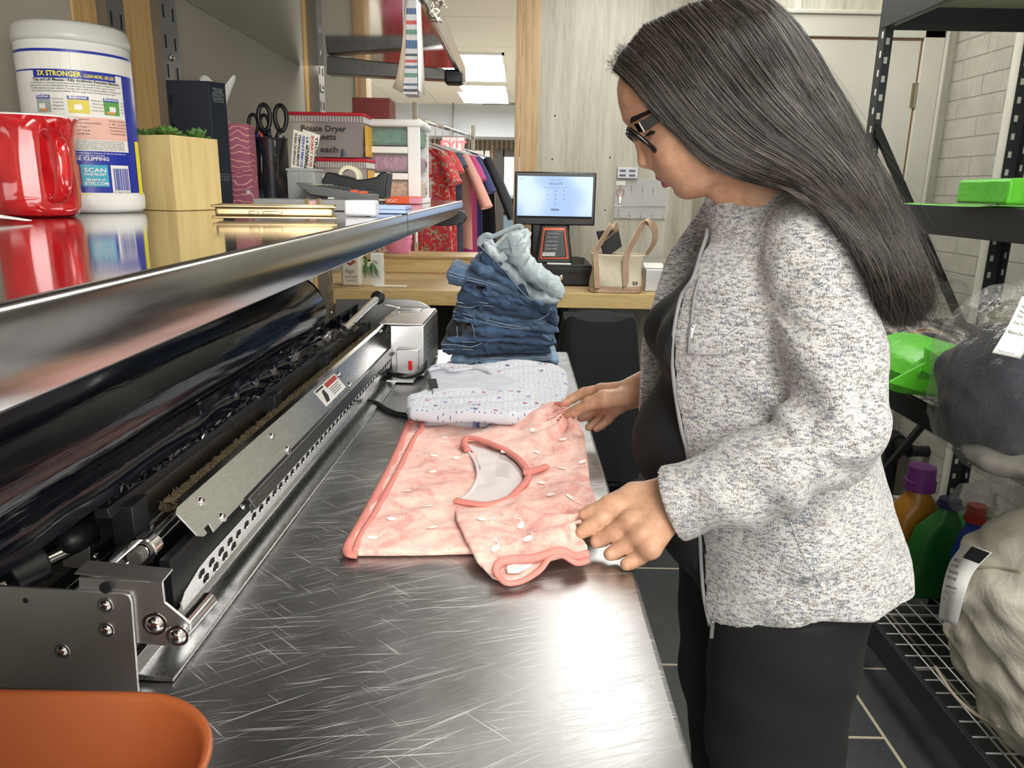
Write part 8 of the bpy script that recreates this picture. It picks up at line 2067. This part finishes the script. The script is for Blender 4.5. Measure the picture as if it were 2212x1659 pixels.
S = spl([tuple(p) for p in lap], 6); MB().tube([p + Vector((-.002, -.001, 0)) for p in S if p.z < 1.35], .0030, 8, True, .55).obj('zip_tape', m_zip, jk, smooth=True)
jline([(1512, 598), (1500, 640), (1494, 690), (1489, 735), (1487, 765)], .0020, 'pocket_zip', m_zip)
jline([(1489, 700), (1486, 740), (1498, 764), (1560, 766), (1620, 752)], .0008, 'pocket_seam', m_zip, 1.0, .0005)
jline([(1530, 610), (1570, 590), (1612, 552), (1640, 500)], .0006, 'yoke_seam', M('seam_light', 'a5a19c', .9), 1.0, .0004)
jline([(1640, 500), (1668, 450), (1700, 425), (1745, 412), (1790, 420)], .0006, 'shoulder_seam', M('seam_light', 'a5a19c', .9), 1.0, .0004)
jline([(1530, 1300), (1600, 1306), (1700, 1288), (1760, 1262), (1850, 1218), (1930, 1150)], .0008, 'hem_seam', M('seam_light', 'a5a19c', .9), 1.0, .0004)
jline([(1700, 1110), (1735, 1200), (1770, 1260), (1795, 1320)], .0006, 'side_seam', M('seam_light', 'a5a19c', .9), 1.0, .0004)
def pull(A, B, w, name):
 d = (B - A); q = Matrix((tuple(Vector((0, 1, 0)).cross(d.normalized())), (0, 1, 0), tuple(d.normalized()))).transposed()
 o = MB().box((A + B) / 2, (w, .0022, d.length), q).obj(name, m_silv, jk, bevel=.0007)
 MB().tube([A + Vector((0, -.001, .002)), A + Vector((-.002, -.004, 0)), A + Vector((0, -.002, -.004))], .0012, 8).obj('zip_slider', m_silv, o, smooth=True)
p = jsurf(1497, 695, .003); pull(p + Vector((0, -.002, -.004)), p + Vector((-.001, -.003, -.024)), .006, 'pocket_zip_pull')
p = on_torso(1538, 1352, .004); pull(p + Vector((0, -.003, .010)), p + Vector((0, -.003, -.020)), .0060, 'zip_pull')
pa = jsurf(1733, 1262, .002); pb_ = jsurf(1760, 1250, .002); ud = (pb_ - pa).normalized(); vd = Vector((0, -.25, 1)).normalized(); vd = (vd - ud * vd.dot(ud)).normalized()
tx = MB(); text_on(tx, 'CK', .013, lambda x, y: pa + ud * x + vd * y + Vector((0, -.0025, 0)), bold=-.0001, width=.016); tx.obj('metal_letters', m_silv, jk)
# ================================================================== black top
m_top = M('black_jersey', '0b0c0e', .85, var=.12, vs=12, bump=.3, bs=600)
TT = [(.80, .445, .160, .175), (.93, .41, .150, .165), (1.0, .39, .152, .155), (1.1, .385, .146, .150), (1.2, .38, .148, .152), (1.27, .388, .125, .150), (1.32, .395, .098, .135), (1.36, .39, .07, .10)]
def top_fn(P):
 d = section(P, TT)
 for y_ in (1.115, 1.235): d = smin(d, ell(P, (.274, y_, 1.178), (.062, .060, .056)), .035)
 d = smin(d, ell(P, (.325, 1.18, 1.005), (.130, .135, .115)), .03)
 d = smax(d, P[:, 2] - (1.352 + .25 * (P[:, 0] - .30)), .004); d = smax(d, .90 - P[:, 2], .01)
 x, z_ = P[:, 0], P[:, 2]
 d = d - .0018 * vnoise(P, 16, 5) - .002 * np.sin(z_ * 60 + x * 50) * np.exp(-((z_ - 1.11) / .03) ** 2)
 vn = np.maximum(np.abs(P[:, 1] - 1.16) * .9 - (P[:, 2] - 1.235) * .55, .30 - 0 * x - .2)
 vv = np.maximum(np.abs(P[:, 1] - 1.10) - np.maximum(P[:, 2] - 1.24, 0) * .45, P[:, 0] - .34)
 d = smax(d, -vv, .004)
 yl = np.interp(P[:, 2], LZ[:, 0], LZ[:, 1]).astype(f32); op = np.clip((P[:, 1] - yl + .005) / .03, 0, 1) * np.clip((1.315 - P[:, 1]) / .02, 0, 1)
 d = np.maximum(d, jk_solid(P) - jk_wr(P) + .0125 - .2 * op)
 return d.astype(f32)
V, Fc = isomesh(top_fn, (.16, .98, .88), (.58, 1.36, 1.37), .0045); V = relax(V, Fc, 2)
o = mkobj('top', V, Fc, m_top, person, smooth='raw'); o.data.polygons.foreach_set('use_smooth', [True] * len(o.data.polygons)); o['label'] = 'black stretch top'
# ================================================================== trousers and shoes
m_tr = M('black_trouser', '090a0d', .85, var=.15, vs=8, bump=.3, bs=500)
def tr_fn(P):
 d = ell(P, (.452, 1.17, .86), (.158, .175, .17))
 d = smin(d, ell(P, (.33, 1.18, .90), (.10, .13, .11)), .05)
 for y_, dx in ((1.085, 0), (1.265, -.01)):
  d = smin(d, chain(P, [(.440 + dx, y_, .80), (.445 + dx, y_, .52), (.462 + dx, y_, .40), (.475 + dx, y_ - .005, .12)], [.125, .108, .095, .082], .02), .012 if y_ > 1.2 else .03)
 d = smax(d, .085 - P[:, 2], .005); d = smax(d, P[:, 2] - 1.0, .01)
 x, y, z_ = P[:, 0], P[:, 1], P[:, 2]
 d = d - (.0035 * vnoise(P * np.array((1, 1, .6), f32), 13, 2) + .0022 * np.sin(z_ * 42 + x * 20) * np.exp(-((z_ - .68) / .10) ** 2))
 yl = np.interp(z_, LZ[:, 0], LZ[:, 1]).astype(f32); d = np.where(z_ > .80, np.maximum(d, jk_solid(P) + .013 - .2 * np.clip((y - yl) / .03, 0, 1) * (x < .4)), d)
 d = d + .0016 * np.exp(-((z_ - .665 - .06 * (x - .4)) / .0028) ** 2) * (y < 1.1)
 return d.astype(f32)
V, Fc = isomesh(tr_fn, (.20, .94, .07), (.66, 1.42, 1.02), .0055); V = relax(V, Fc, 2)
o = mkobj('trousers', V, Fc, m_tr, person, smooth='raw'); o.data.polygons.foreach_set('use_smooth', [True] * len(o.data.polygons)); o['label'] = 'black trousers'
for y_ in (1.075, 1.265):
 b = MB(); n = 24; sec = [(.57, .030, .05, .0), (.54, .036, .085, 0), (.47, .040, .10, 0), (.40, .042, .075, 0), (.32, .042, .05, 0), (.28, .030, .035, 0)]
 vs = []
 for x, w, hgt_, _ in sec:
  for k in range(n):
   a = 2 * pi * k / n; vs.append((x, y_ + w * cos(a), max(.0, hgt_ / 2 + .002 + (hgt_ / 2) * sin(a) * (1 if sin(a) > 0 else 1))))
 b.add(vs, [(i * n + k, i * n + (k + 1) % n, (i + 1) * n + (k + 1) % n, (i + 1) * n + k) for i in range(len(sec) - 1) for k in range(n)] + [tuple(range(n)), tuple(range(5 * n, 6 * n))])
 b.obj('shoe', M('shoe_black', '141414', .5), person, smooth=True, sub=1)
# ================================================================== hair
t = NT('hair'); nz = t.noise(40, detail=3)
t.set(base=t.ramp(nz, [(.35, hexc('151211')), (.7, hexc('3a312c'))]), rough=.32, spec=.9); t.b.inputs['Anisotropic'].default_value = .0; m_hair = t.m
m_hbase = M('hair_base', '120e0d', .6, var=.2, vs=60, bump=.6, bs=150)
hairA = [az(*p) for p in spl([(1320, 150), (1338, 112), (1375, 65), (1435, 26), (1500, 2), (1570, -16), (1640, -16), (1700, 25), (1757, 98), (1800, 172), (1825, 230), (1800, 330), (1740, 395), (1690, 402), (1640, 398), (1600, 393), (1560, 374), (1515, 348), (1472, 306), (1445, 282), (1415, 252), (1395, 228), (1374, 202), (1352, 178), (1336, 168)], 3, True)]
gd = [[(1325, 152), (1362, 185), (1398, 228), (1430, 264), (1470, 302), (1515, 345), (1560, 373), (1620, 394), (1690, 404), (1750, 442), (1810, 500), (1862, 560), (1888, 620), (1898, 665)],
  [(1340, 116), (1390, 162), (1440, 225), (1490, 280), (1545, 328), (1610, 362), (1680, 386), (1740, 412), (1795, 462), (1845, 520), (1885, 590), (1905, 640), (1915, 680), (1922, 702)],
  [(1392, 52), (1446, 108), (1505, 185), (1565, 255), (1630, 308), (1700, 345), (1760, 385), (1812, 440), (1858, 500), (1895, 560), (1920, 620), (1936, 665), (1943, 690), (1946, 706)],
  [(1490, 6), (1545, 65), (1605, 145), (1662, 215), (1725, 280), (1785, 335), (1838, 395), (1880, 455), (1912, 515), (1938, 575), (1955, 630), (1966, 665), (1970, 690), (1972, 704)],
  [(1590, -17), (1655, 28), (1705, 98), (1752, 175), (1805, 250), (1850, 320), (1888, 385), (1922, 450), (1948, 510), (1970, 570), (1984, 620), (1990, 650), (1992, 675), (1990, 692)],
  [(1650, -14), (1710, 38), (1756, 98), (1800, 170), (1842, 245), (1880, 325), (1916, 395), (1948, 460), (1974, 520), (1992, 570), (2003, 615), (2007, 640), (2006, 655), (2003, 668)]]
G = np.array(gd, float)                       # guides x points x 2
NG, NP = G.shape[:2]
ncl = np.array([-.040, -.068, -.082, -.090, -.096, -.102, -.116, -.146, -.182, -.200, -.200, -.188, -.172, -.165])
prof_g = np.array([.78, 1.0, 1.0, .96, .78, .20])
NEAR = prof_g[:, None] * ncl[None, :]
NEAR[5, 7:] = ncl[7:] * .45; NEAR[5, :7] = ncl[:7] * .12; NEAR[0, :3] = (-.045, -.060, -.070); NEAR[0, 3:8] = (-.074, -.077, -.080, -.083, -.088); NEAR[4, :4] = ncl[:4] * .55; NEAR[3, :3] = ncl[:3] * .75; NEAR[2, :2] = ncl[:2] * .8
NEAR[5, 0] = 0; NEAR[4, 0] = -.004; NEAR[3, 0] = -.004; NEAR[2, 0] = -.006; NEAR[1, 0] = -.012; NEAR[0, 0] = -.022
FARW = -NEAR.copy(); FARW[:, 7:] = NEAR[:, 7:] + np.array([.19, .17, .15, .13, .11, .10, .10])[None, :]; FARW[:, 6] = .09 * prof_g
def samp(A, s, u):
 s = min(max(s, 0), NG - 1.0001); u = min(max(u, 0), NP - 1.0001); i, j = int(s), int(u); fs, fu = s - i, u - j
 def row(i_):
  i_ = min(max(i_, 0), NG - 1); a, b, c, d = (A[i_, min(max(j + k, 0), NP - 1)] for k in (-1, 0, 1, 2))
  return .5 * ((2 * b) + (-a + c) * fu + (2 * a - 5 * b + 4 * c - d) * fu ** 2 + (-a + 3 * b - 3 * c + d) * fu ** 3)
 return row(i) * (1 - fs) + row(i + 1) * fs
def hpt(s, u, side, off=0.0, dxy=(0, 0)):
 q = samp(G, s, u); l = float(samp(NEAR if side < 0 else FARW, s, u))
 return hx(q[0] + dxy[0], q[1] + dxy[1], l + (off if side < 0 else -off))
mb = MB(); nu, ns = 52, 15
ring = []
for j in range(nu + 1):
 u = j / nu * (NP - 4.2); e = .004
 io = .006 + .045 * (j / nu) ** 3; row = [hpt(k / ns * (NG - 1) * .985 + .02, u, -1, .006 + (io - .006) * .3) for k in range(ns + 1)] + [hpt(k / ns * (NG - 1) * .985 + .02, u, 1, io) for k in range(ns, -1, -1)]
 ring.append(row)
m_ = len(ring[0])
mb.add([v for r_ in ring for v in r_], [(j * m_ + k, j * m_ + (k + 1) % m_, (j + 1) * m_ + (k + 1) % m_, (j + 1) * m_ + k) for j in range(nu) for k in range(m_)] + [tuple(range(m_ - 1, -1, -1)), tuple(nu * m_ + k for k in range(m_))])
hair = mb.obj('hair', m_hbase, person, smooth=True); hair['label'] = 'long straight dark brown hair'
rs_ = random.Random(9)
def strands(n, side, r0, name, jit=1.0, fly=0.0, smin_=0, smax_=NG - 1, mat=None):
 vs = []; fs = []; nseg = 26
 for i in range(n):
  s0 = rs_.uniform(smin_, smax_); ds = rs_.gauss(0, .10 * jit); u0 = 0 if rs_.random() < .55 else rs_.uniform(0, 6); u1 = NP - 1 - abs(rs_.gauss(0, 1.7)) if rs_.random() < .8 else rs_.uniform(6, NP - 1)
  off = rs_.uniform(-.005, .005) if fly == 0 else rs_.uniform(-.009, .002)
  ph1, ph2 = rs_.uniform(0, 6.28), rs_.uniform(0, 6.28); am = rs_.uniform(.5, 2.2) * jit; fr1 = rs_.uniform(.5, 1.2)
  fl = rs_.gauss(0, 1) * fly
  pts = []
  for k in range(nseg + 1):
   u = u0 + (u1 - u0) * k / nseg; w = k / nseg
   cl = .055 * sin(s0 * 37) * w      # clumping
   s = s0 + ds * w + cl * 2
   sp = 1 + (4 if i % 5 < 3 else 11) * max(0, (u - 8) / 5)
   dx = am * sin(u * fr1 + ph1) * sp + fl * w * w * 24; dy = am * .8 * cos(u * fr1 * 1.3 + ph2) * sp - abs(fl) * w * w * 12
   pts.append(hpt(s, u, side, off + .002 * sin(u * .9 + ph2), (dx, dy)))
  b = len(vs); r_ = r0 * rs_.uniform(.6, 1.25)
  for k, p in enumerate(pts):
   tt_ = (pts[min(k + 1, nseg)] - pts[max(k - 1, 0)]).normalized(); u_ = tt_.cross(Lx).normalized(); w_ = tt_.cross(u_); rr_ = r_ * (1 - .75 * (k / nseg) ** 3)
   for a in (0, 2.094, 4.189): vs.append(p + u_ * rr_ * cos(a) + w_ * rr_ * sin(a))
  fs += [(b + k * 3 + q, b + k * 3 + (q + 1) % 3, b + k * 3 + 3 + (q + 1) % 3, b + k * 3 + 3 + q) for k in range(nseg) for q in range(3)]
 o = mkobj(name, [tuple(v) for v in vs], fs, mat or m_hair, hair, smooth='raw'); o.data.polygons.foreach_set('use_smooth', [True] * len(o.data.polygons)); o['kind'] = 'stuff'
 return o
strands(5200, -1, .00042, 'hair_strands', 1.3)
strands(380, -1, .00028, 'light_strands', 2.0, .3, mat=M('light_hair', '6e645d', .35, spec=.8))
strands(900, 1, .0006, 'hair_strands')
strands(800, -1, .00022, 'stray_hairs', 2.8, 1.1)
strands(300, -1, .00022, 'stray_hairs', 1.5, .8, 4.6, 5)
b = MB()
for i in range(120):
 s = rs_.random(); p = hp(1326 + 28 * s + rs_.uniform(-4, 4), 158 - 55 * s + rs_.uniform(-6, 10), -rs_.uniform(.0, .03))
 pts = []; q = Vector(p); dd_ = (Ax * rs_.uniform(.2, 1) + Vector((0, 0, rs_.uniform(-.6, 1))) ).normalized()
 for k in range(7):
  pts.append(q.copy()); dd_ = (dd_ + Vector((rs_.uniform(-.5, .5), rs_.uniform(-.2, .2), rs_.uniform(-.6, .5)))).normalized(); q += dd_ * .0022
 b.tube(pts, .00018, 3)
o = b.obj('hairline_curls', m_hair, hair); o['kind'] = 'stuff'
